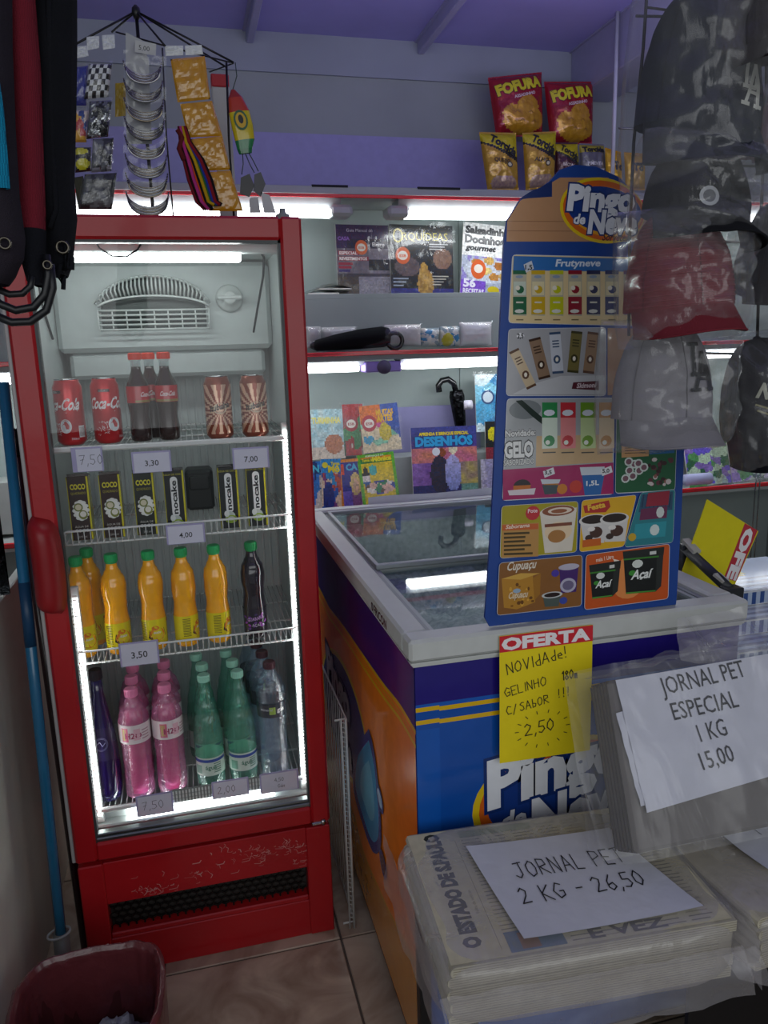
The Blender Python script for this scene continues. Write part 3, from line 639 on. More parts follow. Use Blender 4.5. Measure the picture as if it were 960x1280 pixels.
# juice bottles
def wob(prof, r0, r1, n=6): return prof
def juice(label, liquid='#ffb30a', capc='#1fae60', lab='#e8d80e', dark=False):
    t = thing('juice_bottle', label, 'bottle', group=None if dark else 'orange juice bottles on the third shelf')
    prof = [(0, .022), (.004, .0275), (.02, .0295), (.05, .030), (.085, .0295), (.10, .0275), (.115, .0268), (.130, .0285), (.150, .0305), (.170, .0305), (.190, .0275), (.205, .020), (.216, .0145), (.226, .0128), (.234, .0128)]
    b = MB(liquid, 'juice')
    vs = []; n = 36; m = 44
    def rad(z):
        for (a, ra), (c, rc) in zip(prof[:-1], prof[1:]):
            if a <= z <= c: return ra+(rc-ra)*(.5-.5*cos(pi*(z-a)/(c-a)))
        return prof[-1][1]
    def fn(u, v):
        z = .234*v; a = 2*pi*u; R = rad(z)
        if z > .088 and z < .20: R -= .0016*max(0, sin(a*2+z*60))*sin(pi*(z-.088)/.112)
        return (R*cos(a), R*sin(a), z)
    b.grid(fn, n, m); b.lathe([(0, .001), (0, .022)], 36, cap=False); b.build('bottle_body', parent=t)
    b = MB(capc, 'satin'); screwcap(b, .232, .0152, .019); b.lathe([(.228, .0135), (.232, .0155)], 18, cap=False); b.build('bottle_cap', parent=t)
    b = MB(lab if not dark else '#241d2c', 'gloss'); b.lathe([(.016, .0303), (.082, .0306)], 36, cap=False); l = b.build('paper_label', parent=t)
    P = Pr(cyl(.0306), 'gloss')
    if dark:
        rr = random.Random(9)
        for i in range(16): x = rr.uniform(-.03, .03); y = rr.uniform(.03, .07); P.ell(x, y, .005, .003, rr.choice(['#6d3a8e', '#a24db2', '#3c2b5e']), 7, rot=rr.uniform(0, 3))
        P.text('GUARANÁ', 0, .052, .009, '#c49bd6', bold=.02, rot=.15, align='c', w=.044); P.text('AÇAÍ', 0, .036, .007, '#d8d0de', align='c')
    else:
        P.ell(0, .044, .019, .017, '#e98a10'); P.quad([(-.022, .036), (-.018, .056), (.018, .058), (.023, .038), (.012, .030), (-.012, .029)], '#2b2418'); P.ell(-.004, .060, .009, .006, '#e07a12'); P.text('suco', 0, .046, .007, '#f0e8d8', bold=.03, align='c'); P.text('MARACUJÁ', 0, .037, .006, '#f0c83a', bold=.03, align='c', w=.032)
        for i in range(12): P.rect(-.045, .030+i*.004, -.026, .0318+i*.004, '#6b6414', n=5)
        for i in range(13): P.rect(.030, .024+i*.004, .052, .0256+i*.004, '#7d7418', n=6)
        P.rect(.056, .022, .074, .045, '#f3f0e4', n=5)
        for i in range(9): P.rect(.0575+i*.0017, .024, .0582+i*.0017, .043, '#20180c')
        P.rect(.030, .070, .07, .076, '#c2641a', n=10)
    P.build('label_print', parent=l); return t
j = juice('orange juice bottle at the left end of the third shelf, front row'); YJ = 1.91
j.location = (fx(107, 812, YJ), YJ, SZ[3]); j.rotation_euler = (0, 0, .55)
for px, py, Y, lb, rz in ((119, 790, 1.99, 'orange juice bottle in the second row, behind the leftmost one', 0), (150, 808, YJ, 'orange juice bottle second from the left in the front row', .5), (195, 803, YJ, 'orange juice bottle standing above the 3,50 price tag, middle of the row', .25), (235, 800, YJ, 'orange juice bottle fourth from the left with its text side out', 1.2), (275, 797, YJ, 'orange juice bottle beside the dark berry drink', 1.05)):
    dup(j, (fx(px, py, Y), Y, SZ[3]), lb, rz=rz)
d = juice('dark berry drink bottle with purple label, right end of the third shelf', '#1c1220', '#1d9a55', dark=True); d.location = (fx(320, 785, YJ), YJ, SZ[3])

# bottom shelf
def water(name, label, film, prof, capc, capr, caph, h, labz, labc, group, prt=None, ridges=None, inner=None):
    t = thing(name, label, 'bottle', group=group)
    def rad(z):
        for (a, ra), (c, rc) in zip(prof[:-1], prof[1:]):
            if a <= z <= c: return ra+(rc-ra)*(.5-.5*cos(pi*(z-a)/(c-a)))
        return prof[-1][1]
    top = prof[-1][0]; b = MB('#ffffff', film)
    def fn(u, v):
        z = top*v; R = rad(z)
        if ridges and ridges[0] < z < ridges[1]: R -= .0017*(.5-.5*cos((z-ridges[0])*2*pi/ridges[2] + 2*pi*u))
        return (R*cos(2*pi*u), R*sin(2*pi*u), z)
    b.grid(fn, 28, 60); b.lathe([(0, .001), (0, prof[0][1])], 28, cap=False); b.build('bottle_body', parent=t)
    if inner:
        b = MB(inner, 'gloss'); b.lathe([(.006, prof[1][1]*.6)]+[(z, r*.62) for z, r in prof[2:-3]], 14); b.build('drink', parent=t)
    b = MB(capc, 'satin'); screwcap(b, h-caph, capr, caph); b.build('bottle_cap', parent=t)
    if labz:
        b = MB(labc, 'gloss'); b.lathe([(labz[0]+(labz[1]-labz[0])*i/6, rad(labz[0]+(labz[1]-labz[0])*i/6)+.0006) for i in range(7)], 32, cap=False); l = b.build('paper_label', parent=t)
        P = Pr(cyl(lambda y: rad(y)+.0008), 'gloss'); prt(P, labz); P.build('label_print', parent=l)
    return t
def at(px, pytop, h): return onZ(px, pytop, SZ[4]+h)
def pk(P, z):
    zz = z[0]; H = z[1]-z[0]; P.rect(-.022, zz+H*.12, -.004, zz+H*.86, '#d9708f', n=4); P.rect(-.020, zz+H*.2, -.010, zz+H*.8, '#b7cf5a', n=2); P.rect(.010, zz+H*.2, .026, zz+H*.8, '#e6b9c8', n=4)
    P.text('H2O', -.012, zz+H*.3, H*.3, '#a9456a', bold=.03)
    for i in range(4): P.rect(.030, zz+H*(.2+.15*i), .05, zz+H*(.26+.15*i), '#bb9aa5', n=5)
PINK = [(0, .026), (.006, .031), (.03, .0325), (.10, .0315), (.15, .0325), (.155, .0333), (.205, .0333), (.215, .032), (.235, .027), (.252, .018), (.262, .0135), (.272, .013)]; PINK = [(z, r*(1.15 if z < .24 else 1+(1.15-1)*max(0, (.29-z)/.05))) for z, r in PINK]
w0 = water('pink_bottle', 'pink flavoured drink bottle, front row left', 'pet_pink', PINK, '#e98bb4', .016, .021, .290, (.155, .205), '#e9dfe2', 'pink drink bottles on the bottom shelf', pk, (.02, .145, .016), '#c0407c')
PX = [(171, 861, 'pink flavoured drink bottle, front row left'), (210, 857, 'pink flavoured drink bottle in front, nearest the green bottles'), (175, 848, 'pink flavoured bottle in the second row, left'), (214, 836, 'pink flavoured bottle in the second row, right'), (180, 838, 'pink flavoured bottle in the back row, left'), (206, 826, 'pink flavoured bottle in the back row, right')]
def rowloc(px, bpy_, Y): return (fx(px, bpy_, Y), Y, SZ[4])
for i, (px, Y) in enumerate(((176, 1.91), (217, 1.91), (178, 1.99), (218, 1.99), (181, 2.07), (219, 2.07))):
    L = rowloc(px, 985, Y)
    if i == 0: w0.location = L; w0.rotation_euler = (0, 0, -.25)
    else: dup(w0, L, PX[i][2], rz=-.2+.3*(i % 3))
GREEN = [(0, .024), (.006, .030), (.03, .0315), (.09, .0315), (.13, .0315), (.17, .028), (.21, .0215), (.245, .0155), (.275, .0125), (.285, .0125)]; GREEN = [(z, r*(1.16 if z < .24 else 1+(1.16-1)*max(0, (.29-z)/.05))) for z, r in GREEN]
def gp(P, z):
    P.rect(-.05, z[1]-.012, .05, z[1]-.004, '#2b4a9a', n=24); P.text('água', -.010, z[0]+.018, .012, '#4a7d6a', bold=.02)
    for i in range(5): P.rect(.012, z[0]+.008+i*.006, .032, z[0]+.011+i*.006, '#6b8f80', n=4)
    P.rect(-.04, z[0]+.006, -.02, z[0]+.03, '#7fae9a', n=4)
g0 = water('green_water_bottle', 'green sparkling water bottle, front row left', 'pet_green', GREEN, '#9fd9c4', .0155, .018, .302, (.035, .085), '#c6d8cd', 'green sparkling water bottles on the bottom shelf', gp)
gl = ['green sparkling water bottle, front row left', 'green sparkling water bottle, front row right', 'green sparkling water bottle in the second row, left', 'green sparkling water bottle in the second row, right', 'green sparkling water bottle in the back row, left', 'green sparkling water bottle in the back row, right']
for i, (px, Y) in enumerate(((265, 1.91), (306, 1.91), (264, 1.986), (301, 1.986), (258, 2.062), (294, 2.062))):
    L = rowloc(px, 975, Y)
    if i == 0: g0.location = L; g0.rotation_euler = (0, 0, -.1)
    else: dup(g0, L, gl[i], rz=-.1+.2*i)
BLUE = [(0, .026), (.006, .032), (.04, .033), (.09, .0315), (.15, .0325), (.20, .0335), (.24, .0335), (.265, .029), (.285, .018), (.295, .0135), (.302, .0135)]; BLUE = [(z, r*(1.15 if z < .24 else 1+(1.15-1)*max(0, (.29-z)/.05))) for z, r in BLUE]
def bp_(P, z):
    P.rect(-.006, z[0]+.010, .010, z[1]-.010, '#9fc25a', n=3); P.text('gás', .014, z[0]+.016, .012, '#e8ecf0', bold=.02); P.text('mineral', -.03, z[0]+.02, .008, '#c7ced6')
b0 = water('water_bottle', 'clear water bottle with dark band, front row by the fridge wall', 'pet_blue', BLUE, '#4c2a34', .0155, .018, .318, (.175, .215), '#343a44', 'clear water bottles at the right of the bottom shelf', bp_, (.03, .16, .02))
for i, (px, Y, lb) in enumerate(((345, 1.905, ''), (337, 1.985, 'clear water bottle in the second row'), (331, 2.06, 'clear water bottle in the third row'), (326, 2.14, 'clear water bottle at the very back'))):
    L = rowloc(px, 968, Y)
    if i == 0: b0.location = L; b0.rotation_euler = (0, 0, -.1)
    else: dup(b0, L, lb, rz=.2*i)
VIO = [(0, .022), (.008, .029), (.03, .0315), (.09, .032), (.14, .031), (.19, .0265), (.24, .019), (.29, .0142), (.33, .0135)]; VIO = [(z, r*(1.15 if z < .24 else 1+(1.15-1)*max(0, (.29-z)/.05))) for z, r in VIO]
def vp(P, z): pass
v = thing('violet_bottle', 'tall deep violet bottle with embossed crest, far left of the bottom shelf', 'bottle'); b = MB('#20124e', 'juice'); b.lathe([(z, r) for z, r in VIO], 28); b.build('bottle_body', parent=v)
b = MB('#241a24', 'satin'); screwcap(b, .325, .0155, .026); b.build('bottle_cap', parent=v)
P = Pr(cyl(.036), 'gloss'); P.z = .0006
for r_ in (.016, .0135): P.line([(r_*cos(a*pi/12), .165+r_*1.1*sin(a*pi/12)) for a in range(25)], .0008, '#8f8fc0')
P.text('CREST', 0, .161, .007, '#a9a9d4', align='c', w=.022) if 0 else P.line([(-.010, .165), (-.003, .172), (.003, .160), (.010, .168)], .0014, '#b0b0d8'); P.build('crest', parent=v)
v.location = (fx(137, 1000, 1.91), 1.91, SZ[4])

# price tags
def tagcard(px0, py0, px1, py1, Y, txt, label, hand=False, strip=None, holder='#a9a4cc'):
    a = onY(px0, py0, Y); c = onY(px1, py1, Y); cx = (a.x+c.x)/2; w = c.x-a.x; zt = a.z; zb_ = c.z
    am = (onY(px0, (py0+py1)/2, Y).z+onY(px1, (py0+py1)/2, Y).z)/2; h = (onY((px0+px1)/2, py0, Y).z-onY((px0+px1)/2, py1, Y).z)
    t = thing('price_tag', label, 'price tag', (cx, Y, am-h/2), 'price tags on the fridge shelves')
    f, _ = frontplane((cx, Y, am))
    b = MB(holder, 'gloss'); e = strip or .004; b.box((cx-w/2-e, Y, am-h/2-.001), (cx+w/2+.004, Y+.0012, am+h/2+.004)); b.build('tag_holder', parent=t, label='lilac plastic holder')
    P = Pr(f); P.rect(-w/2, -h/2, w/2, h/2, '#d5d6e6')
    if hand: P.hand(txt, -w*.38, -h*.2, h*.42, .0011, '#33333c')
    else: P.text(txt, 0, -h*.17, h*.30, '#2a2a30', align='c', bold=.01)
    P.build('card', parent=t)
YT = 1.852
tagcard(94, 561, 128, 589, YT, '7,50', 'handwritten 7,50 price tag under the red cans', True, .010)
tagcard(166, 566, 213, 590, YT, '3,30', 'printed 3,30 price tag under the small cola bottles')
tagcard(292, 561, 335, 585, YT, '7,00', 'printed 7,00 price tag under the copper soda cans')
tagcard(209, 657, 255, 679, YT, '4,00', 'printed 4,00 price tag on the carton shelf rail')
tagcard(150, 804, 198, 831, YT, '3,50', 'printed 3,50 price tag on the juice shelf rail')
tagcard(171, 994, 216, 1018, 1.852, '7,50', 'handwritten 7,50 price tag under the pink bottles', True)
tagcard(266, 976, 310, 996, 1.852, '2,00', 'faint price tag under the green bottles', True)
tagcard(326, 966, 372, 989, 1.852, '', 'handwritten 4,50 Gás price tag under the clear water', True)
p = onY(349, 978, 1.852); f, _ = frontplane((p.x, 1.8515, p.z)); P = Pr(f); P.hand('4,50', -.012, .004, .010, .001, '#33333c'); P.hand('G', -.004, -.014, .010, .001, '#33333c'); P.hand('ás', .004, -.014, .010, .001, '#33333c')
o = P.build('writing', parent=bpy.data.objects['price_tag.007'])

# ================================================================== THE ICE-CREAM CHEST FREEZER
K = .82
ZX0, ZX1, ZY0, ZY1, ZH = .4385*K, 1.331*K, 1.5654*K, onZ(500, 627, 1.55-.645*K).y, 1.55-.645*K
fz = thing('chest_freezer', 'blue and orange printed ice-cream chest freezer with glass lids', 'freezer', ((ZX0+ZX1)/2, (ZY0+ZY1)/2, 0))
W_ = .05
bx0, bx1, by0, by1, bz1 = ZX0+.012, ZX1-.012, ZY0+.012, ZY1-.012, ZH-.052
b = MB('#1c2c94', 'gloss'); b.box((bx0, by0, .04), (bx1, by0+.05, bz1), .004); b.box((bx0, by1-.05, .04), (bx1, by1, bz1), .004); b.box((bx0, by0, .04), (bx0+.05, by1, bz1), .004); b.box((bx1-.05, by0, .04), (bx1, by1, bz1), .004); b.box((bx0, by0, .04), (bx1, by1, .12), .004); body = b.build('cabinet', parent=fz)
for x in (bx0+.08, bx1-.08):
    for y in (by0+.08, by1-.08): b = MB('#222222', 'satin'); b.lathe([(0, .02), (.04, .02)], 14, c=(x, y, 0)); b.build('foot', parent=fz)
b = MB('#aeb8b7', 'frost'); b.box((bx0+.05, by0+.05, .12), (bx1-.05, by1-.05, .128)); 
for a, c in (((bx0+.05, by0+.05, .12), (bx0+.056, by1-.05, bz1)), ((bx1-.056, by0+.05, .12), (bx1-.05, by1-.05, bz1)), ((bx0+.05, by0+.05, .12), (bx1-.05, by0+.056, bz1)), ((bx0+.05, by1-.056, .12), (bx1-.05, by1-.05, bz1))): b.box(a, c)
b.grid(lambda u, v: (bx0+.06+(bx1-bx0-.12)*u, by0+.06+(by1-by0-.12)*v, .78+.05*noise.noise(Vector((u*6, v*7, 0)))+.02*noise.noise(Vector((u*25, v*25, 3)))), 40, 50)
b.build('frosted_liner', parent=fz, label='frost covered inside of the freezer')
# rim profile, four sides
b = MB('#c6c8c4', 'satin')
def rimside(b, y0, y1, x0, x1):
    pass
Zt, Zb = ZH, ZH-.056
for (a, c) in (((ZX0, ZY0, Zb+.012), (ZX1, ZY0+.052, Zt)), ((ZX0, ZY1-.052, Zb+.012), (ZX1, ZY1, Zt)), ((ZX0, ZY0+.05, Zb+.012), (ZX0+.052, ZY1-.05, Zt)), ((ZX1-.052, ZY0+.05, Zb+.012), (ZX1, ZY1-.05, Zt))): b.box(a, c, .006)
for k in range(3):
    e = .003*(k+1); z0, z1 = Zb+.004*(2-k), Zb+.004*(3-k)-.001
    b.box((ZX0+e, ZY0+e, z0), (ZX1-e, ZY0+.03, z1)); b.box((ZX0+e, ZY1-.03, z0), (ZX1-e, ZY1-e, z1)); b.box((ZX0+e, ZY0+.02, z0), (ZX0+.03, ZY1-.02, z1)); b.box((ZX1-.03, ZY0+.02, z0), (ZX1-e, ZY1-.02, z1))
rim = b.build('rim', parent=fz, label='pale grey plastic rim')
b = MB('#8f9496', 'satin')
for k, (o1, z) in enumerate(((.052, Zt-.012), (.064, Zt-.02))):
    x0, x1, y0, y1 = ZX0+o1, ZX1-o1, ZY0+o1, ZY1-o1
    b.box((x0, y0, z-.03), (x0+.012, y1, z)); b.box((x1-.012, y0, z-.03), (x1, y1, z)); b.box((x0, y0, z-.03), (x1, y0+.012, z)); b.box((x0, y1-.012, z-.03), (x1, y1, z))
b.build('lid_track', parent=fz)
f, _ = plane((ZX0, ZY0+.15, Zt-.030), (0, -1, 0), (0, 0, 1), (-1, 0, 0)); P = Pr(f, 'gloss'); P.text('FRICON', -.13, -.008, .020, '#2d3033', bold=.03, w=.11); P.ell(-.145, .002, .010, .010, '#2d3033'); P.ell(-.145, .002, .006, .006, '#9a9da0'); P.build('maker_badge', parent=fz)
gy = onZ(600, 705, Zt).y   # dividing bar of the two lids
def lid_(nm, y0, y1, z, lab):
    b = MB('#ffffff', 'lidglass'); x0, x1 = ZX0+.064, ZX1-.064; b.add([(x0, y0, z), (x1, y0, z), (x1, y1, z), (x0, y1, z)], [(0, 1, 2, 3)]); g = b.build('glass_lid', parent=fz, label=lab)
    b = MB('#a9afb0', 'satin'); 
    for yy in (y0, y1): b.box((x0, yy-.009, z-.006), (x1, yy+.009, z+.006), .002)
    b.box((x0, y0, z-.005), (x0+.010, y1, z+.005)); b.box((x1-.010, y0, z-.005), (x1, y1, z+.005)); b.build('lid_frame', parent=g)
bar = onZ(500, 702, Zt).y
lid_('glass', bar-.004, ZY1-.075, Zt-.006, 'rear sliding glass lid'); lid_('glass', ZY0+.075, bar+.004, Zt-.020, 'front sliding glass lid')
# printed wrap on the front
f, iv = frontplane((0, by0, 0)); P = Pr(f, 'gloss', z=.0006)
def q4(P, iv, pts, col): P.quad([iv(*p) for p in pts], col)
x0, x1 = bx0+.001, bx1-.001
P.rect(x0, .05, x1, bz1-.001, '#0f4fa6', n=2); P.rect(x0, iv(516, 884)[1], x1, bz1-.001, '#251a78')
ys1, ys2 = iv(516.5, 886)[1], iv(517, 902)[1]; xb_ = iv(549, 880)[0]
P.rect(x0, ys1-.002, x1, ys1+.006, '#1a5cb8')
for ya in (ys1, ys2):
    P.quad([(x0, ya-.009), (xb_, ya-.009), (xb_, ya), (x0, ya)], '#e3b513'); P.quad([(xb_, ya-.0115), (x1, ya-.0115), (x1, ya-.0025), (xb_, ya-.0025)], '#e3b513')
P.rect(x0, iv(520, 930)[1]-.35, xb_, ys2-.02, '#1258b2')
cx, cy = iv(706, 995); rx_ = cx-iv(590, 1000)[0]
def logo(P, cx, cy, s, tilt=0, sorvetes=True):
    P.ell(cx, cy, s*1.0, s*.66, '#e7c31b', 36, rot=tilt); P.ell(cx+s*.03, cy, s*.96, s*.60, '#d8651b', 36, rot=tilt); P.ell(cx+s*.08, cy-s*.02, s*.86, s*.50, '#e7a21b', 36, rot=tilt)
    P.ell(cx+s*.04, cy+s*.02, s*.88, s*.46, '#163a86', 36, rot=tilt)
    P.text('Pingo', cx-s*.84, cy+s*.02, s*.50, '#e9ebf0', bold=.05, w=s*1.58, shear=.12, rot=tilt+.10, outline='#12306f', ow=.05)
    P.text('de', cx-s*.70, cy-s*.26, s*.20, '#e9ebf0', bold=.04, shear=.2, rot=tilt+.08, outline='#12306f', ow=.05)
    P.text('Neve', cx-s*.36, cy-s*.44, s*.46, '#e9ebf0', bold=.05, w=s*1.16, shear=.12, rot=tilt+.10, outline='#12306f', ow=.05)
    if sorvetes: P.text('Sorvetes', cx-s*.02, cy-s*.60, s*.15, '#5a2a14', bold=.03, w=s*.62, shear=.3, rot=tilt+.10)
logo(P, cx, cy, rx_, .03); P.build('printed_wrap', parent=body, label='blue wrap with the round ice-cream logo')
# wrap on the left side
f, iv = plane((bx0, by0, 0), (0, 1, 0), (0, 0, 1), (-1, 0, 0)); P = Pr(f, 'gloss', z=.0006); L = by1-by0
P.rect(.001, .05, L-.001, bz1-.001, '#ff8a1c')
def curve(pts, n=14):
    out = []
    for i in range(len(pts)-1):
        p0, p1, p2, p3 = [Vector(pts[max(0, min(len(pts)-1, i+k))]) for k in (-1, 0, 1, 2)]
        for j in range(n if i < len(pts)-2 else n+1):
            t = j/n; out.append(tuple(.5*((2*p1)+(-p0+p2)*t+(2*p0-5*p1+4*p2-p3)*t*t+(-p0+3*p1-3*p2+p3)*t**3)))
    return out
st = [iv(515.5, 906), iv(500, 880), iv(478, 852), iv(452, 815), iv(430, 783), iv(412, 760)]; st = [(.001, st[0][1])]+[p for p in st[1:] if .01 < p[0] < L]
st = curve(st); en = (L-.002, st[-1][1]+.02)
ar = st+[en, (L-.002, bz1-.001), (.001, bz1-.001)]
P.add([(x, y, P.z) for x, y in ar], [tuple(range(len(ar)))], col='#1d1a7c'); P.up()
pu = [iv(491, 838), iv(455, 792), iv(440, 800), iv(452, 815), iv(478, 852), iv(500, 880), iv(502, 850)]
P.quad([iv(490, 836), iv(446, 782), iv(446, 800), iv(470, 838), iv(492, 868), iv(500, 876)], '#4a1c78')
for dz, wd, c in ((-.004, .010, '#f0b814'), (-.020, .004, '#e89c14'), (-.034, .008, '#eec21c')): P.line([(x, y+dz) for x, y in st+[en]], wd, c)
lo = [iv(519, 1196), iv(500, 1165), iv(478, 1120), iv(455, 1065), iv(444, 1020)]; lo = curve([(.001, lo[0][1])]+[p for p in lo[1:] if 0.01 < p[0] < L])
xe = lo[-1][0]; ar = lo+[(L-.002, lo[-1][1]+.02), (L-.002, .052), (.001, .052)]; P.add([(x, y, P.z) for x, y in ar], [tuple(range(len(ar)))], col='#d08a1e'); P.up(); P.line(lo, .008, '#d8a01c')
c_ = iv(452, 965); c2 = iv(450, 950)
# round logo and the blue droplet splash beside it
P.ell(c_[0]+.30*K, c_[1]+.06*K, .42*K, .22*K, '#e7c31b', 32, rot=-.12); P.ell(c_[0]+.30*K, c_[1]+.06*K, .40*K, .20*K, '#21307e', 32, rot=-.12)
P.text('Pingo', c_[0]+.58, c_[1]+.10, .13, '#cfd3df', bold=.05, w=-.50, shear=0) if 0 else P.add([], [])
fm, _ = plane((bx0, by0+c_[0]+.62*K, 0), (0, -1, 0), (0, 0, 1), (-1, 0, 0)); P2 = Pr(fm, 'gloss', z=P.z+.0008)
P2.text('Pingo', .02, c_[1]+.07, .11, '#d7dae6', bold=.05, w=.36, outline='#151f5c', ow=.1); P2.text('de Neve', .06, c_[1]-.07, .085, '#d7dae6', bold=.05, w=.32, outline='#151f5c', ow=.1)
P2.build('logo_lettering', parent=body)
P.z += .002
dr = curve([iv(462, 925), iv(448, 948), iv(446, 985), iv(455, 1020), iv(466, 1050), iv(474, 1046), iv(474, 1010), iv(470, 965), iv(466, 940), iv(462, 925)], 6)
def scaled(pts, s):
    mx = sum(p[0] for p in pts)/len(pts); my = sum(p[1] for p in pts)/len(pts); return [(mx+(x-mx)*s, my+(y-my)*s) for x, y in pts]
for s_, c in ((1.22, '#222a86'), (1.0, '#2a9bd0'), (.6, '#6cc4e6')): P.quad(scaled(dr, s_), c)
for a, r_ in (((476, 998), 1.0), ((480, 1080), 1.0)):
    u_ = iv(*a); P.ell(u_[0], u_[1], .037, .029, '#222a86', 14, rot=.6); P.ell(u_[0], u_[1], .026, .018, '#b9d3ea' if a[1] < 1000 else '#7b4520', 14, rot=.6)
P.build('printed_wrap', parent=body, label='orange wrap with blue splash and yellow curves')
# yellow OFERTA sign taped on the front
f, iv = frontplane((0, ZY0-.004, 0)); 
A = [onY(x, y, ZY0-.004) for x, y in ((624, 795), (732, 782), (736, 942), (624, 945))]
xl, xr, zt, zb = A[0].x, A[2].x, (A[0].z+A[1].z)/2, (A[2].z+A[3].z)/2
b = MB('#f0d80c', 'paper'); b.grid(lambda u, v: (xl+(xr-xl)*u, ZY0-.004-.0025*sin(v*3)-.004*(1-v)**3, zb+(zt-zb)*v-.004*u*(1-v)), 12, 16); sg = b.build('offer_sign', origin=((xl+xr)/2, ZY0-.004, zb))
tag(sg, 'yellow offer sign with red header taped to the blue freezer front', 'sign')
P = Pr(lambda x, y, z: (x, ZY0-.0048-.0025*sin(max(0, (y-zb)/(zt-zb))*3)-.004*(1-(y-zb)/(zt-zb))**3-z, y), 'paper'); hz = (zt-zb)
P.rect(xl, zt-hz*.125, xr, zt-.0005, '#d2202e', n=6); P.text('OFERTA', xl+.004, zt-hz*.108, hz*.088, '#f4eeee', bold=.05, w=(xr-xl)*.95)
ih = '#26231a'
P.hand('NOVidAde!'.replace('i', 'I'), xl+.016, zt-hz*.30, .022, .0018, ih, rot=.16, ks=1.05); P.hand('GELINHO', xl+.011, zt-hz*.475, .018, .0016, ih, rot=.16, ks=1.1); P.hand('180m', xl+.130, zt-hz*.405, .018, .0021, ih, rot=.05, ks=.8, gap=.14); P.hand('C/', xl+.015, zt-hz*.62, .018, .0016, ih, rot=.1); P.hand('SAbOR', xl+.043, zt-hz*.60, .0172, .0016, ih, rot=.14); P.hand('!!!', xl+.123, zt-hz*.54, .018, .0018, ih, rot=.1, gap=.4)
P.hand('2,50', xl+.054, zt-hz*.81, .0246, .002, ih, rot=.08, ks=1.05); ccx, ccy = xl+.09, zt-hz*.77
for a in range(14): t = a*pi*2/14; P.line([(ccx+.051*cos(t), ccy+.033*sin(t)), (ccx+.058*cos(t), ccy+.039*sin(t))], 0.0015, ih, up=False)
P.build('lettering', parent=sg)

# ------------------------------------------------------------------ the stand-up ice cream poster on the rim
PT = math.radians(2.5); pb = onZ(610, 782, ZH+.001); SY = 1.592*K
Uv, Vv, Nv = Vector((1, 0, 0)), Vector((0, sin(PT), cos(PT))), Vector((0, -cos(PT), sin(PT)))
f, iv = plane((0, SY, ZH+.001), Uv, Vv, Nv)
pst = thing('standing_poster', 'tall cardboard ice-cream menu stand on the freezer rim', 'poster', (.69, SY, ZH))
out = [iv(*p) for p in ((612, 783), (606, 772), (607, 762), (615, 640), (622, 480), (630, 300), (634, 275), (650, 250), (675, 235), (688, 226), (700, 212), (718, 206), (745, 208), (775, 222), (800, 250), (836, 300), (848, 420), (856, 545), (852, 640), (846, 745), (845, 757), (836, 766))]
out = [(x, max(.0, y)) for x, y in out]
b = MB('#18428f', 'satin'); n = len(out); fr_ = [f(x, y, 0) for x, y in out]; bk = [f(x, y, -.006) for x, y in out]
b.add(fr_+bk, [tuple(range(n))[::-1], tuple(range(n, 2*n))]+[(i, (i+1) % n, n+(i+1) % n, n+i) for i in range(n)]); b.build('board', parent=pst)
b = MB('#8a7a5c', 'satin'); b.add([f(.62, .36, -.006), f(.78, .36, -.006), Vector((.78, SY+.03, ZH+.001)), Vector((.62, SY+.03, ZH+.001))], [(0, 1, 2, 3)]); b.build('back_strut', parent=pst)
P = Pr(f, 'cover', z=.0004, step=.00001)
def panel(pts, col, r=.008, brd='#c9ccd4'):
    q = [iv(*p) for p in pts]; cxx = sum(p[0] for p in q)/4; cyy = sum(p[1] for p in q)/4
    P.rquad(q, r, brd); P.rquad([(cxx+(x-cxx)*(1-.012), cyy+(y-cyy)*(1-.016)) for x, y in q], r*.8, col); return q
def PQ(pts, col): P.quad([iv(*p) for p in pts], col)
def PT_(t, px, py, hpx, col, wpx=None, **k):
    a = iv(px, py); c = iv(px, py-hpx); w = None
    if wpx: w = iv(px+wpx, py)[0]-a[0]
    P.text(t, a[0], a[1], c[1]-a[1], col, w=w, **k)
def PE(px, py, rx, ry, col, **k):
    a = iv(px, py); P.ell(a[0], a[1], iv(px+rx, py)[0]-a[0], iv(px, py-ry)[1]-a[1], col, **k)
# wooden header and dark corner
PQ([(633, 302), (634, 276), (650, 251), (676, 236), (700, 222), (760, 222), (805, 262), (820, 302)], '#b98a63')
PQ([(647, 250), (662, 240), (676, 234), (690, 226), (690, 246), (660, 248)], '#1a2f66')
for yy in (276, 288): PQ([(634, yy), (812, yy+1), (812, yy+2), (634, yy+1)], '#9a6e4c')
ca = iv(751, 262); cs = ca[0]-iv(700, 262)[0]; P.z += .0001; logo(P, ca[0]+.004, ca[1]-.002, cs*1.06, -.12)
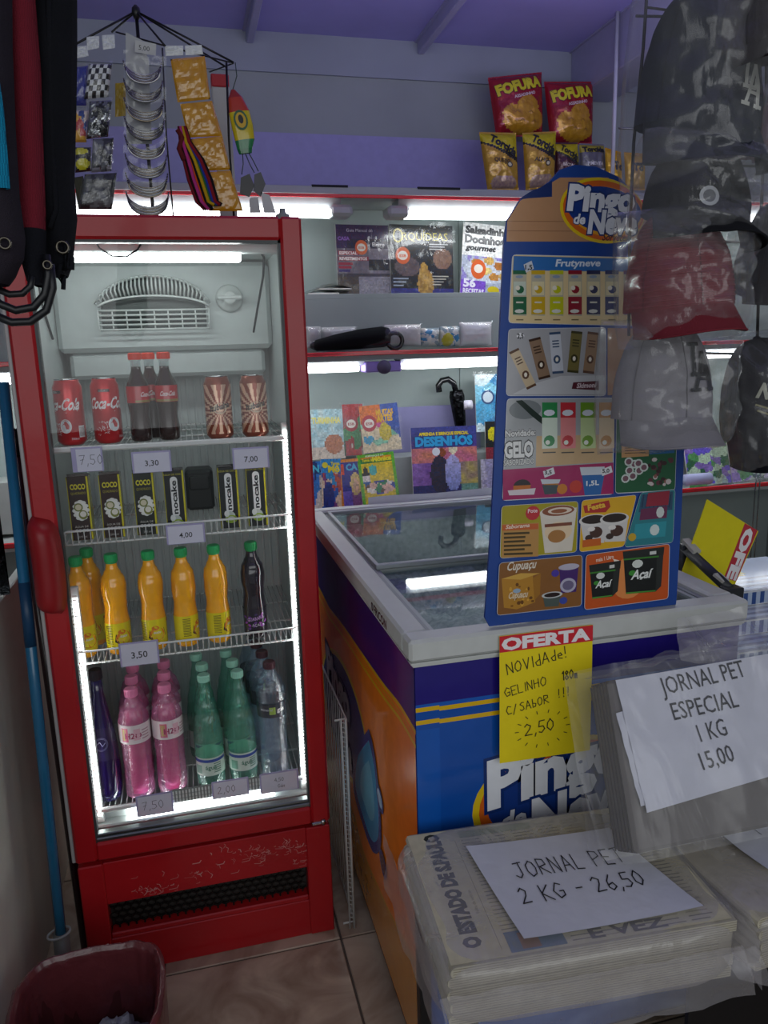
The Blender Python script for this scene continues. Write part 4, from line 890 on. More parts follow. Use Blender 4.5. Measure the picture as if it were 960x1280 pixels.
# 1 popsicles in tubes
panel([(640, 318), (812, 322), (812, 408), (635, 404)], '#e0c896'); PQ([(642, 320), (810, 324), (810, 340), (641, 338)], '#2f6db0'); PT_('Frutyneve', 694, 333, 9, '#dfe6f0', 56, bold=.03, shear=.2)
cols = ['#17613e', '#c9a41c', '#bfc11c', '#8f1c2c', '#23234f', '#1d2560', '#5a2a6a', '#23234f']
for i, c in enumerate(cols):
    x = 641+i*23.0; PQ([(x, 340), (x+17, 340), (x+17, 395), (x, 394)], '#b9b39c'); PQ([(x, 338), (x+17, 338), (x+17, 343), (x, 343)], c); PQ([(x+1, 352), (x+16, 352), (x+16, 369), (x+1, 369)], '#dccfa4' if i not in (0,) else '#c5d0c0')
    PE(x+9, 362, 5, 5, c, n=10); PE(x+6, 360, 3, 3, '#e9e2cf', n=8); PQ([(x, 371), (x+17, 371), (x+17, 393), (x, 393)], c); PE(x+8, 389, 6, 2.5, '#d9d9cf', n=8); PE(x+8, 346, 5, 2, '#8a9ab0', n=8); PQ([(x+4, 377), (x+13, 377), (x+13, 379), (x+4, 379)], '#d7d3c0'); PQ([(x+4, 399), (x+13, 399), (x+13, 400.5), (x+4, 400.5)], '#7a6a48')
PQ([(654, 331), (664, 326), (667, 336), (657, 341)], '#cfd3da'); PT_('1,5', 656, 337, 6, '#22252a', 9, bold=.03)
# 2 bars on grey
panel([(635, 411), (757, 409), (757, 495), (632, 495)], '#a9a9ac'); PQ([(640, 493), (665, 480), (700, 470), (755, 469), (755, 493)], '#c3c4c6'); PQ([(759, 410), (812, 411), (812, 493), (759, 494)], '#b98a63')
def barq(cx, cy, w, h, ang, col, dc):
    c, s = cos(ang), sin(ang)
    q = lambda a, b_: (cx+a*c-b_*s, cy+a*s+b_*c)
    PQ([q(-w/2, -h/2), q(w/2, -h/2), q(w/2, h/2), q(-w/2, h/2)], col); PQ([q(-w/2, -h/2), q(w/2, -h/2), q(w/2, -h/2+3), q(-w/2, -h/2+3)], dc); PQ([q(-w/2, h/2-3), q(w/2, h/2-3), q(w/2, h/2), q(-w/2, h/2)], dc)
    a = q(0, h*.16); PE(a[0], a[1], 4.5, 5.5, dc, n=10); a = q(0, h*.16); PE(a[0], a[1], 2, 3, '#efe6d4', n=8)
    for k in range(3): PQ([q(-w*.3, -h*(.30-.07*k)), q(w*.3, -h*(.30-.07*k)), q(w*.3, -h*(.27-.07*k)), q(-w*.3, -h*(.27-.07*k))], dc)
for a in ((653, 461, 13, 52, -.45, '#cdb795', '#5a3a24'), (674, 448, 15, 52, -.25, '#8d725a', '#3c2516'), (695, 441, 14, 52, -.08, '#c8ccd4', '#3a506e'), (718, 440, 14, 52, .10, '#7a6f3c', '#3f3c1c'), (738, 441, 14, 52, .12, '#9a7a5c', '#5c3a28')): barq(*a)
PQ([(716, 478), (748, 476), (748, 488), (714, 486)], '#5b2530'); PT_('Skimoni', 720, 485, 6, '#d9c9cc', 24, bold=.03, shear=.2); PE(650, 420, 5, 4, '#e9e9ec', n=8); PT_('2,5', 646, 423, 6, '#1d1d22', 8, bold=.04)
# 3 gelo saborizado
panel([(633, 498), (767, 497), (766, 618), (627, 626)], '#a7aaab'); PQ([(670, 545), (765, 543), (765, 577), (669, 583)], '#c9a87c'); PE(656, 512, 20, 12, '#7c8284'); PQ([(644, 501), (652, 500), (688, 531), (683, 535), (664, 520)], '#20302a')
for x, c, c2 in ((677, '#2c8a4c', '#d9e6d4'), (700, '#c8323c', '#e58a8a'), (725, '#6f9c22', '#c5d79a'), (748, '#c48a3a', '#e5cba0')):
    PQ([(x, 503), (x+19, 503), (x+19, 560), (x, 561)], c2); PQ([(x, 503), (x+19, 503), (x+19, 522), (x, 522)], c); PE(x+9, 516, 7, 4, '#dfe4ec', n=10); PE(x+9, 551, 7, 7, c, n=12); PE(x+7, 553, 3, 3, '#e9ecdf', n=8); PQ([(x+1, 565), (x+17, 564.5), (x+17, 566), (x+1, 566.5)], '#3a3a34')
PT_('Novidade:', 631, 546, 8, '#d9d9d6', 38, bold=.04, outline='#2a2a2a'); PT_('GELO', 630, 572, 19, '#e3e3e0', 36, bold=.05, outline='#2a2a2a', ow=.06); PT_('SABORIZADO', 629, 582, 7, '#d3d3cf', 38, bold=.03, outline='#2a2a2a')
PQ([(628, 587), (766, 578), (766, 617), (628, 625)], '#a3185c')
PE(652, 608, 11, 9, '#2a2226'); PQ([(641, 607), (663, 606), (662, 612), (641, 613)], '#c0681c'); PQ([(634, 613), (669, 610), (667, 618), (636, 619)], '#d9cdd2'); PE(688, 609, 10, 9, '#b9762c'); PQ([(675, 599), (700, 599), (698, 604), (677, 605)], '#c9cdd4'); PQ([(677, 606), (697, 606), (695, 617), (680, 618)], '#3c4a52'); PE(702, 611, 6.5, 6.5, '#c97a24', n=12); PE(719, 608, 8, 8, '#c63a2c', n=12)
PQ([(726, 588), (756, 586), (750, 618), (730, 619)], '#2464a8'); PQ([(724, 584), (755, 583), (754, 593), (726, 594)], '#cdd3dc'); PT_('1,5L', 732, 607, 6, '#e3e6ec', 16, bold=.03)
for a, tt in (((680, 592), '3,5'), ((752, 590), '5,0')): PQ([(a[0]-2, a[1]-3), (a[0]+11, a[1]-8), (a[0]+13, a[1]), (a[0], a[1]+5)], '#dfe0e4'); PT_(tt, a[0], a[1]+1, 5, '#222222', 9, bold=.03)
# 4 green bubbles panel
panel([(770, 499), (847, 496), (843, 613), (768, 617)], '#1d5c38'); PQ([(776, 548), (810, 547), (810, 570), (776, 572)], '#c49464'); PQ([(811, 545), (842, 544), (842, 566), (811, 568)], '#1c5f96')
for i in range(6): PQ([(780, 550+i*3.2), (806, 549+i*3.2), (806, 550+i*3.2), (780, 551+i*3.2)], '#4a3420')
rr = random.Random(8)
for i, (x, y) in enumerate(((781, 598), (786, 588), (792, 580), (798, 588), (804, 584), (785, 577), (790, 595), (797, 579))): PE(x, y, 5.5, 5.5, '#cfd8d2', n=10); PE(x, y, 3.6, 3.6, '#7a5560', n=10)
for i in range(26): PE(rr.uniform(808, 838), rr.uniform(574, 606), rr.uniform(2, 4), rr.uniform(2, 4), rr.choice(['#5e2f38', '#cfc3c0', '#8b5a50', '#3a2022']), n=7)
# 5, 6, 7 row of cups
panel([(626, 632), (722, 626), (720, 690), (624, 698)], '#a5981a'); PQ([(627, 655), (673, 653), (672, 695), (626, 697)], '#b98a4a'); PQ([(627, 656), (672, 654), (672, 661), (627, 663)], '#c4602a'); PT_('Saborama', 631, 661, 5, '#ecdcc8', 30, shear=.3, bold=.02)
for i, w in enumerate((32, 27, 26, 34, 26, 36)): PQ([(629, 665.5+i*5.1), (629+w, 664.3+i*5.1), (629+w, 667+i*5.1), (629, 668.2+i*5.1)], '#4a3a18')
PQ([(674, 640), (720, 634), (714, 688), (680, 691)], '#d9cfc0'); PE(697, 640, 23, 9, '#dcd3c6'); PE(697, 638, 20, 6.5, '#8a4f36'); PE(699, 638, 15, 4.2, '#e0cdbb'); PE(698, 638.5, 10, 2.6, '#94583a'); PE(697, 664, 17, 12, '#e3c9a6'); PE(695, 670, 11, 8, '#a8743c'); PQ([(680, 655), (714, 652), (714, 656), (680, 659)], '#7b4430'); PE(665, 641, 9, 9, '#bf2f36', n=12); PT_('Pote', 659, 641, 5, '#f0dcdc', 12, bold=.02)
panel([(726, 625), (795, 618), (779, 683), (723, 690)], '#dca91c'); PQ([(728, 632), (760, 625), (762, 633), (756, 640), (730, 641)], '#ae2b22'); PT_('Festa', 734, 638, 7, '#e8b83a', 22, bold=.04, rot=.12)
for cx_, cy_ in ((741, 652), (767, 650)): PQ([(cx_-17, cy_-2), (cx_+17, cy_-3), (cx_+13, cy_+26), (cx_-12, cy_+27)], '#cfcbc8'); PE(cx_, cy_-2, 18, 7.5, '#d8d4d0'); PE(cx_, cy_-3, 15, 5.5, '#2a1d18'); PE(cx_+3, cy_+13, 8, 7, '#4a3028'); PE(cx_-3, cy_+9, 5, 3, '#e2dcd6', n=8); PE(cx_-6, cy_+20, 5, 4, '#3b2a26', n=8)
PQ([(727, 675), (750, 672), (750, 681), (727, 684)], '#c8611c')
panel([(800, 615), (843, 611), (840, 678), (779, 684)], '#2b7c86'); PQ([(801, 618), (840, 614), (839, 637), (797, 640)], '#2c4f6a')
for i in range(8): PQ([(803+i*4.8, 617.5), (804.4+i*4.8, 617.3), (802+i*4.8, 634), (800.5+i*4.8, 634)], '#1f3550')
PQ([(809, 616), (836, 613), (834, 631), (806, 633)], '#94263a'); PQ([(800, 636), (833, 632), (832, 647), (798, 650)], '#6a2d50'); PE(824, 640, 5, 7, '#cdd3d0', n=10); PQ([(793, 655), (832, 651), (830, 670), (790, 674)], '#2f93a0'); PE(817, 662, 6, 7, '#cfd9d6', n=10); PE(789, 671, 5, 5, '#c5a02a', n=12)
# 8, 9 bottom row
panel([(623, 703), (727, 693), (726, 757), (620, 769)], '#8a5a2a'); PT_('Cupuaçu', 632, 713, 11, '#e3d9c8', 36, shear=.3, bold=.02); PQ([(626, 723), (665, 718), (668, 752), (645, 761), (629, 759)], '#b9832c'); PQ([(626, 723), (650, 716), (674, 716), (650, 724)], '#d3a448'); PQ([(665, 722), (675, 716), (674, 742), (667, 750)], '#a06d24')
for i in range(20): PE(rr.uniform(629, 666), rr.uniform(727, 757), rr.uniform(1, 2.6), rr.uniform(1, 3), rr.choice(['#8a5a1c', '#d9a23c', '#6d4416']), n=6)
PT_('Cupuaçu', 634, 748, 8, '#e3cfae', 24, shear=.25, bold=.03); PE(645, 738, 5, 3, '#9ab0c4', n=8); PQ([(698, 708), (722, 706), (719, 739), (700, 741)], '#46256b'); PE(710, 708, 13, 4, '#b9b4c4'); PE(709, 731, 10, 9, '#b5b0c4'); PE(709, 731, 7, 6, '#6e6584'); PE(693, 716, 5, 4.5, '#4a3aa0', n=10); PQ([(677, 742), (700, 742), (697, 757), (680, 758)], '#4f5a54'); PE(689, 743, 13, 4, '#c4c6c4'); PE(689, 743, 10, 2.8, '#2a1c18'); PE(703, 750, 5, 4.5, '#3a4aa0', n=10)
panel([(731, 693), (836, 679), (834, 748), (729, 762)], '#c8551c'); PE(784, 722, 22, 26, '#e08a4a'); PT_('mais 1 Litro', 744, 702, 5, '#efd9c8', 22, bold=.02, rot=.1); PQ([(765, 698), (773, 700), (767, 703)], '#efe2d4')
def tub(x0, y0, x1, y1, sk):
    PQ([(x0, y0), (x1-8, y0-4), (x1-10, y1-3), (x0+3, y1)], '#191b19'); PQ([(x1-8, y0-4), (x1, y0-6), (x1-3, y1-10), (x1-10, y1-3)], '#2a2d2a'); PQ([(x0-1, y0-6), (x1+1, y0-12), (x1, y0-2), (x0, y0+4)], '#232623'); PQ([(x0, y0+3), (x1-6, y0-1), (x1-6, y0+1), (x0, y0+5)], '#3d7d2e'); PQ([(x0+3, y1-2), (x1-10, y1-5), (x1-10, y1-3.5), (x0+3, y1)], '#4a8f34')
    w = x1-x0; PE(x0+w*.35, y0+8*sk, 6*sk, 4.5*sk, '#d5d9d2', n=10); PE(x0+w*.22, y0+18*sk, 4*sk, 3*sk, '#3f8f34', n=8); PT_('Açaí', x0+w*.18, y0+25*sk, 10*sk, '#e6e8e4', w*.5, shear=.3, bold=.03); PQ([(x1-15*sk, y0-6), (x1-8*sk, y0-7), (x1-8*sk, y0-3), (x1-15*sk, y0-2)], '#cfd0cc')
tub(736, 712, 774, 748, .9); tub(778, 695, 828, 742, 1.15)
P.build('printed_menu', parent=pst, label='printed ice-cream menu of framed pictures')

# ------------------------------------------------------------------ white wire rack folded between fridge and freezer
t = thing('wire_rack', 'narrow white wire rack standing between red fridge and orange freezer side', 'rack', (.32, 2.0, 0))
b = MB('#c4c8c8', 'satin'); X = .330
for z in (.02, .62): b.tube([(X-.03, 1.80, z), (X, 1.80, z), (X, 2.35, z), (X-.03, 2.35, z)], .003, 6)
b.tube([(X, 1.80, .0), (X, 1.80, .62)], .0035, 6); b.tube([(X-.012, 1.80, .0), (X-.012, 1.80, .62)], .0025, 6); b.tube([(X, 2.35, .0), (X, 2.35, .62)], .0035, 6); b.build('frame', parent=t)
b = MB('#c9cdcd', 'satin')
for i in range(44): b.tube([(X, 1.80, .03+i*.0134), (X-.011, 1.80, .036+i*.0134)], .0013, 4)
for i in range(1, 18): b.tube([(X, 1.80+i*.03, .02), (X, 1.80+i*.03, .62)], .0013, 4)
b.build('rungs', parent=t)

# ------------------------------------------------------------------ magazines
def vor(pal, seed, n=16, sx=1, sy=1.3):
    rr = random.Random(seed); pts = [(rr.random()*sx, rr.random()*sy, rr.uniform(.7, 1.3), lin(rr.choice(pal))) for _ in range(n)]
    def f(u, v):
        x, y = u*sx, v*sy; w = noise.noise(Vector((x*9, y*9, seed)))*.06; bst = None
        for a, b_, k, c in pts:
            d = ((x-a+w)**2+(y-b_-w)**2)*k
            if bst is None or d < bst[0]: bst = (d, c)
        return bst[1]
    return f
def magazine(px, Y, lean, label, colf, deco=None, sleeve=False, thick=.005, group=None, spine='#e8e4dc', nm='magazine', bend=0.0, res=.0065):
    """px: four picture corners TL TR BR BL of the cover; lean: degrees backwards"""
    bl, br = onY(*px[3], Y), onY(*px[2], Y); V0 = Vector((0, sin(math.radians(lean)), cos(math.radians(lean)))); N = Vector((0, -cos(math.radians(lean)), sin(math.radians(lean))))
    Ux = (br-bl); Ux.y = 0; w = Ux.length; U = Ux/w
    org = bl; _, iv = plane(org, (1, 0, 0), V0, N)
    tl = iv(*px[0]); tr = iv(*px[1]); brr = iv(*px[2]); h = ((tl[1]-0)+(tr[1]-brr[1]))/2
    # in-plane axes follow the bottom edge and the tilt of the left edge
    ang = atan2(brr[1], brr[0]); ang2 = atan2(-tl[0], tl[1]) ; an = (ang+ang2)/2; U2 = Vector((1, 0, 0))*cos(an)+V0*sin(an); V2 = Vector((1, 0, 0))*-sin(an)+V0*cos(an)
    w = (Vector(brr).length+(Vector(tr)-Vector(tl)).length)/2
    t = thing(nm, label, 'magazine', tuple(org), group); c0_ = colf
    def colf(u, v):   # fine printed detail
        c = c0_(u, v); k = 1+.45*noise.noise(Vector((u*34, v*44, w*90)))+.25*noise.noise(Vector((u*13, v*17, 5))); k2 = .10*noise.noise(Vector((u*25, v*31, 9)))
        return (max(0, c[0]*k+k2*.3), max(0, c[1]*k), max(0, c[2]*k-k2*.3))
    def f(x, y, z):
        q = org+U2*x+V2*y+N*z
        if bend: q = q-N*bend*(y/h)**2+N*bend*.5
        return q
    b = MB(spine, 'paper'); b.map = f; b.grid(lambda u, v: (w*u, h*v, -thick), 1, 6)
    for a_, c_ in (((0, 0), (w, 0)), ((w, 0), (w, h)), ((w, h), (0, h)), ((0, h), (0, 0))):
        b.grid(lambda u, v: (a_[0]+(c_[0]-a_[0])*u, a_[1]+(c_[1]-a_[1])*u, -thick*v), 6, 1)
    b.build('pages', parent=t)
    nu, nv = max(4, int(w/res)), max(5, int(h/res)); b = MB('#888888', 'cover'); b.map = f
    b.grid(lambda u, v: (w*u, h*v, 0), nu, nv, colfn=colf, smooth=False); cv = b.build('cover', parent=t)
    P = Pr(f, 'cover', z=.0004)
    if deco: deco(P, w, h); P.build('cover_print', parent=cv)
    if sleeve:
        sd = len(label); b = MB('#ffffff', 'film'); b.map = f
        e = .010; b.grid(lambda u, v: (-e+(w+2*e)*u, -e*.3+(h+e*1.6)*v, .0045+.005*noise.noise(Vector((u*5, v*6, sd)))+.003*noise.noise(Vector((u*13+v*5, v*4, sd)))), 22, 26); b.build('plastic_sleeve', parent=t)
    return t
def ell_in(u, v, cx, cy, rx, ry): return ((u-cx)/rx)**2+((v-cy)/ry)**2 < 1
def badge(P, x, y, r, c='#d8622c'): P.ell(x, y, r, r*1.1, c, 18); P.ell(x, y, r*.68, r*.6, '#e9e2d8', 14); P.text('ESB', x-r*.45, y-r*.2, r*.35, c, w=r*.9, bold=.03)
YM = 3.36
def c_manual(u, v):
    if v > .66: return lin('#3a2350') if u < .2 or v > .8 else lin('#2b1f38')
    if v > .30: return lin('#6e6470') if u < .6 else (lin('#1f1d22') if .36 < v < .52 else lin('#7b7280'))
    if v > .26: return lin('#3c3440')
    return lin('#8a8492') if u > .4 else lin('#4c4038')
def d_manual(P, w, h):
    P.text('Guia Manual do', w*.20, h*.90, h*.045, '#cfc6d6'); P.text('CASA', w*.03, h*.78, h*.05, '#8c5fb8', bold=.05, rot=0); P.text('Eletro', w*.68, h*.70, h*.055, '#e4e0e8', bold=.02)
    P.rect(w*.03, h*.57, w*.42, h*.63, '#a3283a'); P.text('ESPECIAL', w*.05, h*.58, h*.042, '#efe6e6', bold=.04, w=w*.34); P.rect(w*.03, h*.49, w*.6, h*.55, '#8f2438'); P.text('REVESTIMENTOS', w*.05, h*.50, h*.042, '#efe6e6', bold=.04, w=w*.52)
    for i in range(3): P.rect(w*.03, h*(.43-.05*i), w*(.30-.03*i), h*(.465-.05*i), ('#a3283a', '#a3283a', '#3a2a6a')[i])
    badge(P, w*.47, h*.68, w*.12)
magazine(((419, 279), (487, 283), (487, 369), (423, 369)), YM, 5, 'purple and grey home renovation magazine in the top row, left', c_manual, d_manual, True)
def c_orq(u, v):
    if ell_in(u, v, .83, .52, .15, .15) : return lin('#7d5c4c')
    if ell_in(u, v, .27, .40, .20, .14) : return lin('#5a4a4e')
    if ell_in(u, v, .55, .16, .13, .22) or ell_in(u, v, .52, .36, .07, .10): return mix('#c9a04c', '#7a5120', .5+.5*noise.noise(Vector((u*22, v*22, 1))))
    if v < .08: return lin('#2a2a7a')
    return lin('#16181c')
def d_orq(P, w, h):
    P.text('O', w*.05, h*.74, h*.22, '#c7b93a', w=w*.16); P.text('RQUÍDEAS', w*.20, h*.78, h*.115, '#c7b93a', w=w*.72); badge(P, w*.20, h*.56, w*.115)
    for i in range(3): P.rect(w*.62, h*(.72-.035*i), w*(.92-.05*i), h*(.735-.035*i), '#c9c9cc')
    for i in range(4): P.rect(w*.66, h*(.26-.04*i), w*(.92-.04*i), h*(.275-.04*i), '#b9b3a8')
    for i in range(3): P.rect(w*.04, h*(.22-.05*i), w*(.28-.04*i), h*(.24-.05*i), '#9aa4b8')
magazine(((487, 281), (566, 281), (567, 368), (489, 368)), YM-.012, 5, 'black orchid magazine with yellow title, middle of the top row', c_orq, d_orq, True)
def c_sal(u, v):
    if v > .56: return lin('#e6e6e4')
    if v < .22 and u < .5: return lin('#7a4fc0')
    for i, (cx, cy) in enumerate(((.30, .46), (.55, .50), (.5, .36), (.75, .44), (.66, .28), (.85, .30), (.9, .5))):
        if ell_in(u, v, cx, cy, .10, .055): return lin(('#b9803c', '#c9a35a', '#d8c27a', '#a86a30')[i % 4])
    if ell_in(u, v, .55, .36, .5, .17): return lin('#c6ccd8')
    return lin('#a9b0c4') if noise.noise(Vector((u*8, v*8, 4))) > 0 else lin('#8a7fc0')
def d_sal(P, w, h):
    P.text('Salgadinhos', w*.04, h*.86, h*.095, '#26272b', bold=.06, w=w*.98); P.text('Docinhos', w*.04, h*.73, h*.105, '#26272b', bold=.06, w=w*.80); P.text('gourmet', w*.06, h*.63, h*.075, '#26272b', bold=.05, shear=.25, w=w*.60)
    P.ell(w*.34, h*.37, w*.15, w*.18, '#d8622c', 18); P.ell(w*.34, h*.38, w*.09, w*.08, '#efe6da'); P.text('56', w*.05, h*.12, h*.11, '#ece8f4', bold=.05, w=w*.25); P.text('RECEITAS', w*.05, h*.03, h*.065, '#ece8f4', bold=.04, w=w*.42); P.ell(w*.66, h*.10, w*.12, w*.07, '#c8b41e')
magazine(((583, 275), (645, 283), (637, 371), (575, 368)), YM-.02, 5, 'white cookery magazine with big black title, right of the top row', c_sal, d_sal)
# flat lying wrapped comics on the ledge at the left
for i, (pp, c1_, lb) in enumerate((((384, 350, 422, 366), '#2a2a30', 'dark wrapped magazine lying flat on the top ledge beside the fridge'), ((398, 352, 438, 365), '#c8782a', 'orange wrapped magazine lying flat on the top ledge'))):
    a, c = onY(pp[0], pp[3], 3.3), onY(pp[2], pp[1], 3.3); z0 = 1.776+i*.018
    b = MB(c1_, 'cover'); 
    def ff(u, v): return (a.x+(c.x-a.x)*u, 3.275+.13*v, z0+.012*sin(pi*u)+.006)
    b.grid(ff, 14, 8, colfn=vor([c1_, '#1d1d22', '#8a6a4a', c1_], 11+i, 8)); b.box((a.x, 3.275, z0), (c.x, 3.405, z0+.006), .001, col='#d9d4cc')
    o = b.build('wrapped_magazine'); tag(o, lb, 'magazine')
    f2 = MB('#ffffff', 'film'); f2.grid(lambda u, v: (a.x-.008+(c.x-a.x+.016)*u, 3.266+.15*v, z0+.010+.016*sin(pi*u)+.006*noise.noise(Vector((u*7, v*7, i)))), 16, 14); f2.build('plastic_sleeve', parent=o)
# things on the middle shelf tray
def pouch(px0, py0, px1, py1, Y, label, col, mat='paper', colf=None, name='wrapped_packet', cat='packet', deco=None, film=True, grp=None, z=None, bul=.03, tilt=0):
    a, c = onY(px0, py1, Y), onY(px1, py0, Y); w, h = c.x-a.x, onY((px0+px1)/2, py0, Y).z-onY((px0+px1)/2, py1, Y).z; z0 = z if z is not None else a.z
    cx = (a.x+c.x)/2
    def fm(s):
        def f(u, v):
            x, y = 2*u-1, 2*v-1; e = max(0, 1-abs(x)**2.6)*max(0, 1-abs(y)**2.6); th = s*bul*e**.6+ .003*noise.noise(Vector((u*7, v*7, px0)))*e
            X = w/2*x*(1-.04*(1-y*y)); Zz = h/2*y
            return (cx+X*cos(tilt)-Zz*sin(tilt), Y-th+.02, z0+h/2+X*sin(tilt)+Zz*cos(tilt))
        return f
    b = MB(col, mat); b.grid(fm(1), 20, 24, colfn=colf); b.grid(fm(-.6), 12, 12); o = b.build(name); tag(o, label, cat, grp)
    if deco:
        def mp(x, y, zz):
            u, v = x/w+.5, y/h+.5; q = fm(1)(min(1, max(0, u)), min(1, max(0, v))); return (q[0], q[1]-zz-.0006, q[2])
        P = Pr(mp, 'cover', z=.0006); deco(P, w, h); P.build('printed_front', parent=o)
    if film:
        b = MB('#ffffff', 'film'); g = fm(1.25)
        def ff(u, v): q = g(u, v); return (cx+(q[0]-cx)*1.05, q[1]-.004+.003*noise.noise(Vector((u*9, v*9, px0+3))), z0+(q[2]-z0)*1.04)
        b.grid(ff, 18, 18); b.build('plastic_wrap', parent=o)
    return o
pouch(384, 408, 402, 436, 3.2, 'small silvery packet at the left end of the middle shelf', '#a9aaac')
pouch(402, 409, 447, 430, 3.22, 'pale wrapped packet behind the black umbrella on the middle shelf', '#b3b5b6')
pouch(482, 406, 528, 434, 3.18, 'plump white packet at the umbrella handle end', '#c6c4c4')
vb = vor(['#cfd4d2', '#2f86b8', '#c9cfce', '#e2e0d6', '#8aa0a8'], 21, 34)
pouch(526, 410, 551, 433, 3.2, 'small packet of blue and white tissues, left one', '#c6d0d2', colf=vb)
pouch(551, 408, 577, 433, 3.2, 'small blue and white tissue packet with yellow disc', '#c6d0d2', colf=lambda u, v: lin('#c3bd1c') if ell_in(u, v, .32, .32, .26, .34) else vb(v, u))
pouch(576, 403, 617, 433, 3.2, 'white shiny flat packet, rightmost on the middle shelf', '#dcdee0', 'cover')
# black folded umbrella lying in plastic
t = thing('folded_umbrella', 'folded black umbrella in plastic lying on the middle shelf', 'umbrella', tuple(onY(445, 436, 3.16)))
Pn = [onY(x, y, 3.16) for x, y in ((388, 433), (395, 432), (420, 428), (450, 424), (478, 421), (486, 421))]
b = MB('#15171a', 'fabric'); b.tube(Pn, [.008, .022, .032, .040, .042, .036], 14); b.build('canopy', parent=t)
hc = onY(492, 426, 3.15); b = MB('#121315', 'gloss'); b.tube([(hc.x-.03, 3.13, hc.z+.02)]+[(hc.x+.032*cos(a), 3.13, hc.z+.032*sin(a)) for a in [pi*.6-i*pi*1.5/12 for i in range(13)]], .009, 10); b.build('handle', parent=t)
b = MB('#ffffff', 'film'); b.grid(lambda u, v: ((Pn[0].x-.02+(Pn[-1].x-Pn[0].x+.05)*u), 3.16-(.012+.034*u)*sin(pi*v)-.004*noise.noise(Vector((u*20, v*5, 0))), Pn[0].z+(Pn[-1].z-Pn[0].z)*u+(.018+.030*u)*cos(pi*v)), 30, 10); b.build('plastic_sleeve', parent=t)
# lower rack: rear row
g1 = 'wrapped comics in the rear row of the low shelf'
def title(t, c, y=.80, hh=.1, x=.1, wd=.8, **k):
    return lambda P, w, h: P.text(t, w*x, h*y, h*hh, c, bold=.05, w=w*wd, **k)
YB = 3.30
magazine(((386, 511), (430, 511), (433, 572), (388, 575)), YB, 6, 'pale blue wrapped comic in the rear row beside the fridge', lambda u, v: lin('#b5785a') if ell_in(u, v, .68, .30, .26, .2) else (lin('#cfc2b4') if v < .25 else mix('#7fb4c4', '#cfe0dc', .5+.5*noise.noise(Vector((u*7, v*7, 2))))), title('TURMINHA', '#e6df7a', .72, .12, .08, .82), True)
magazine(((428, 505), (452, 505), (458, 568), (431, 570)), YB, 6, 'narrow green and red wrapped comic half hidden in the rear row', vor(['#27523a', '#a8262e', '#4a8a5a', '#b9b0a0', '#9a2a30'], 31, 12), lambda P, w, h: badge(P, w*.40, h*.62, w*.34, '#a33a44'), True)
magazine(((446, 508), (494, 505), (503, 563), (455, 567)), YB-.015, 6, 'orange and blue wrapped puzzle comic leaning in the rear row', lambda u, v: lin('#d8702a') if v > .62 and u < .55 else (lin('#2c4fa8') if u+v > 1.25 else (lin('#c9b42c') if ell_in(u, v, .62, .42, .16, .2) else vor(['#3a9ac0', '#d9c9a8', '#c84a8a', '#7fc0a0'], 5, 14)(u, v))), lambda P, w, h: (P.text('MUITAS', w*.42, h*.78, h*.11, '#e6b21c', bold=.05, w=w*.45), P.text('ARTES', w*.42, h*.64, h*.13, '#e6b21c', bold=.06, w=w*.42), badge(P, w*.22, h*.62, w*.19, '#b83a44')), True)
magazine(((590, 470), (660, 468), (664, 540), (596, 540)), YB, 6, 'sky blue wrapped magazine behind the menu stand', vor(['#4aa3cf', '#7fc4de', '#2f86bd', '#cfe2e8'], 40, 22), lambda P, w, h: (P.ell(w*.22, h*.60, w*.12, w*.12, '#24487a'), P.ell(w*.22, h*.60, w*.09, w*.09, '#c9d8e2')), True)
# front row
YF = 3.19
magazine(((378, 578), (402, 576), (404, 637), (382, 638)), YF+.02, 8, 'blue comic cut off by the fridge edge, front row', vor(['#1f4fae', '#2a78c8', '#16306a', '#d9d4cc'], 50, 16), title('N', '#4ac0d8', .78, .14, .5, .35))
def c_mo(u, v):
    if v > .72: return lin('#1f86c8')
    if ell_in(u, v, .35, .25, .28, .30): return lin('#22337e')
    return vor(['#2a5ab0', '#7a3a7a', '#2a8ac0', '#b84a3a', '#e0c8a8', '#1f4f9a'], 51, 34)(u, v)
magazine(((401, 574), (427, 573), (426, 636), (403, 637)), YF, 8, 'bright blue comic with yellow letters, front row left', c_mo, lambda P, w, h: (P.text('Turma', w*.5, h*.88, h*.06, '#e0d21c', bold=.05, w=w*.45), P.text('Mô', w*.35, h*.74, h*.13, '#e0d21c', bold=.06, w=w*.6), P.ell(w*.2, h*.88, w*.15, w*.15, '#d9cf2a')))
def c_ca(u, v):
    if u < .12 or v > .93: return lin('#e08a24')
    if u < .3 and .7 < v < .9: return lin('#d84a2a')
    if ell_in(u, v, .78, .48, .25, .24): return lin('#dcc47a') if not ell_in(u, v, .8, .44, .13, .15) else lin('#e2bd9a')
    return lin('#2f2f8a') if v > .35 else lin('#6a5ab8') if u < .6 else lin('#8a5a8a')
magazine(((426, 573), (452, 572), (453, 631), (427, 636)), YF, 8, 'violet comic with orange spine, between two comics of the front row', c_ca, title('CA', '#4ab4dc', .77, .13, .38, .55))
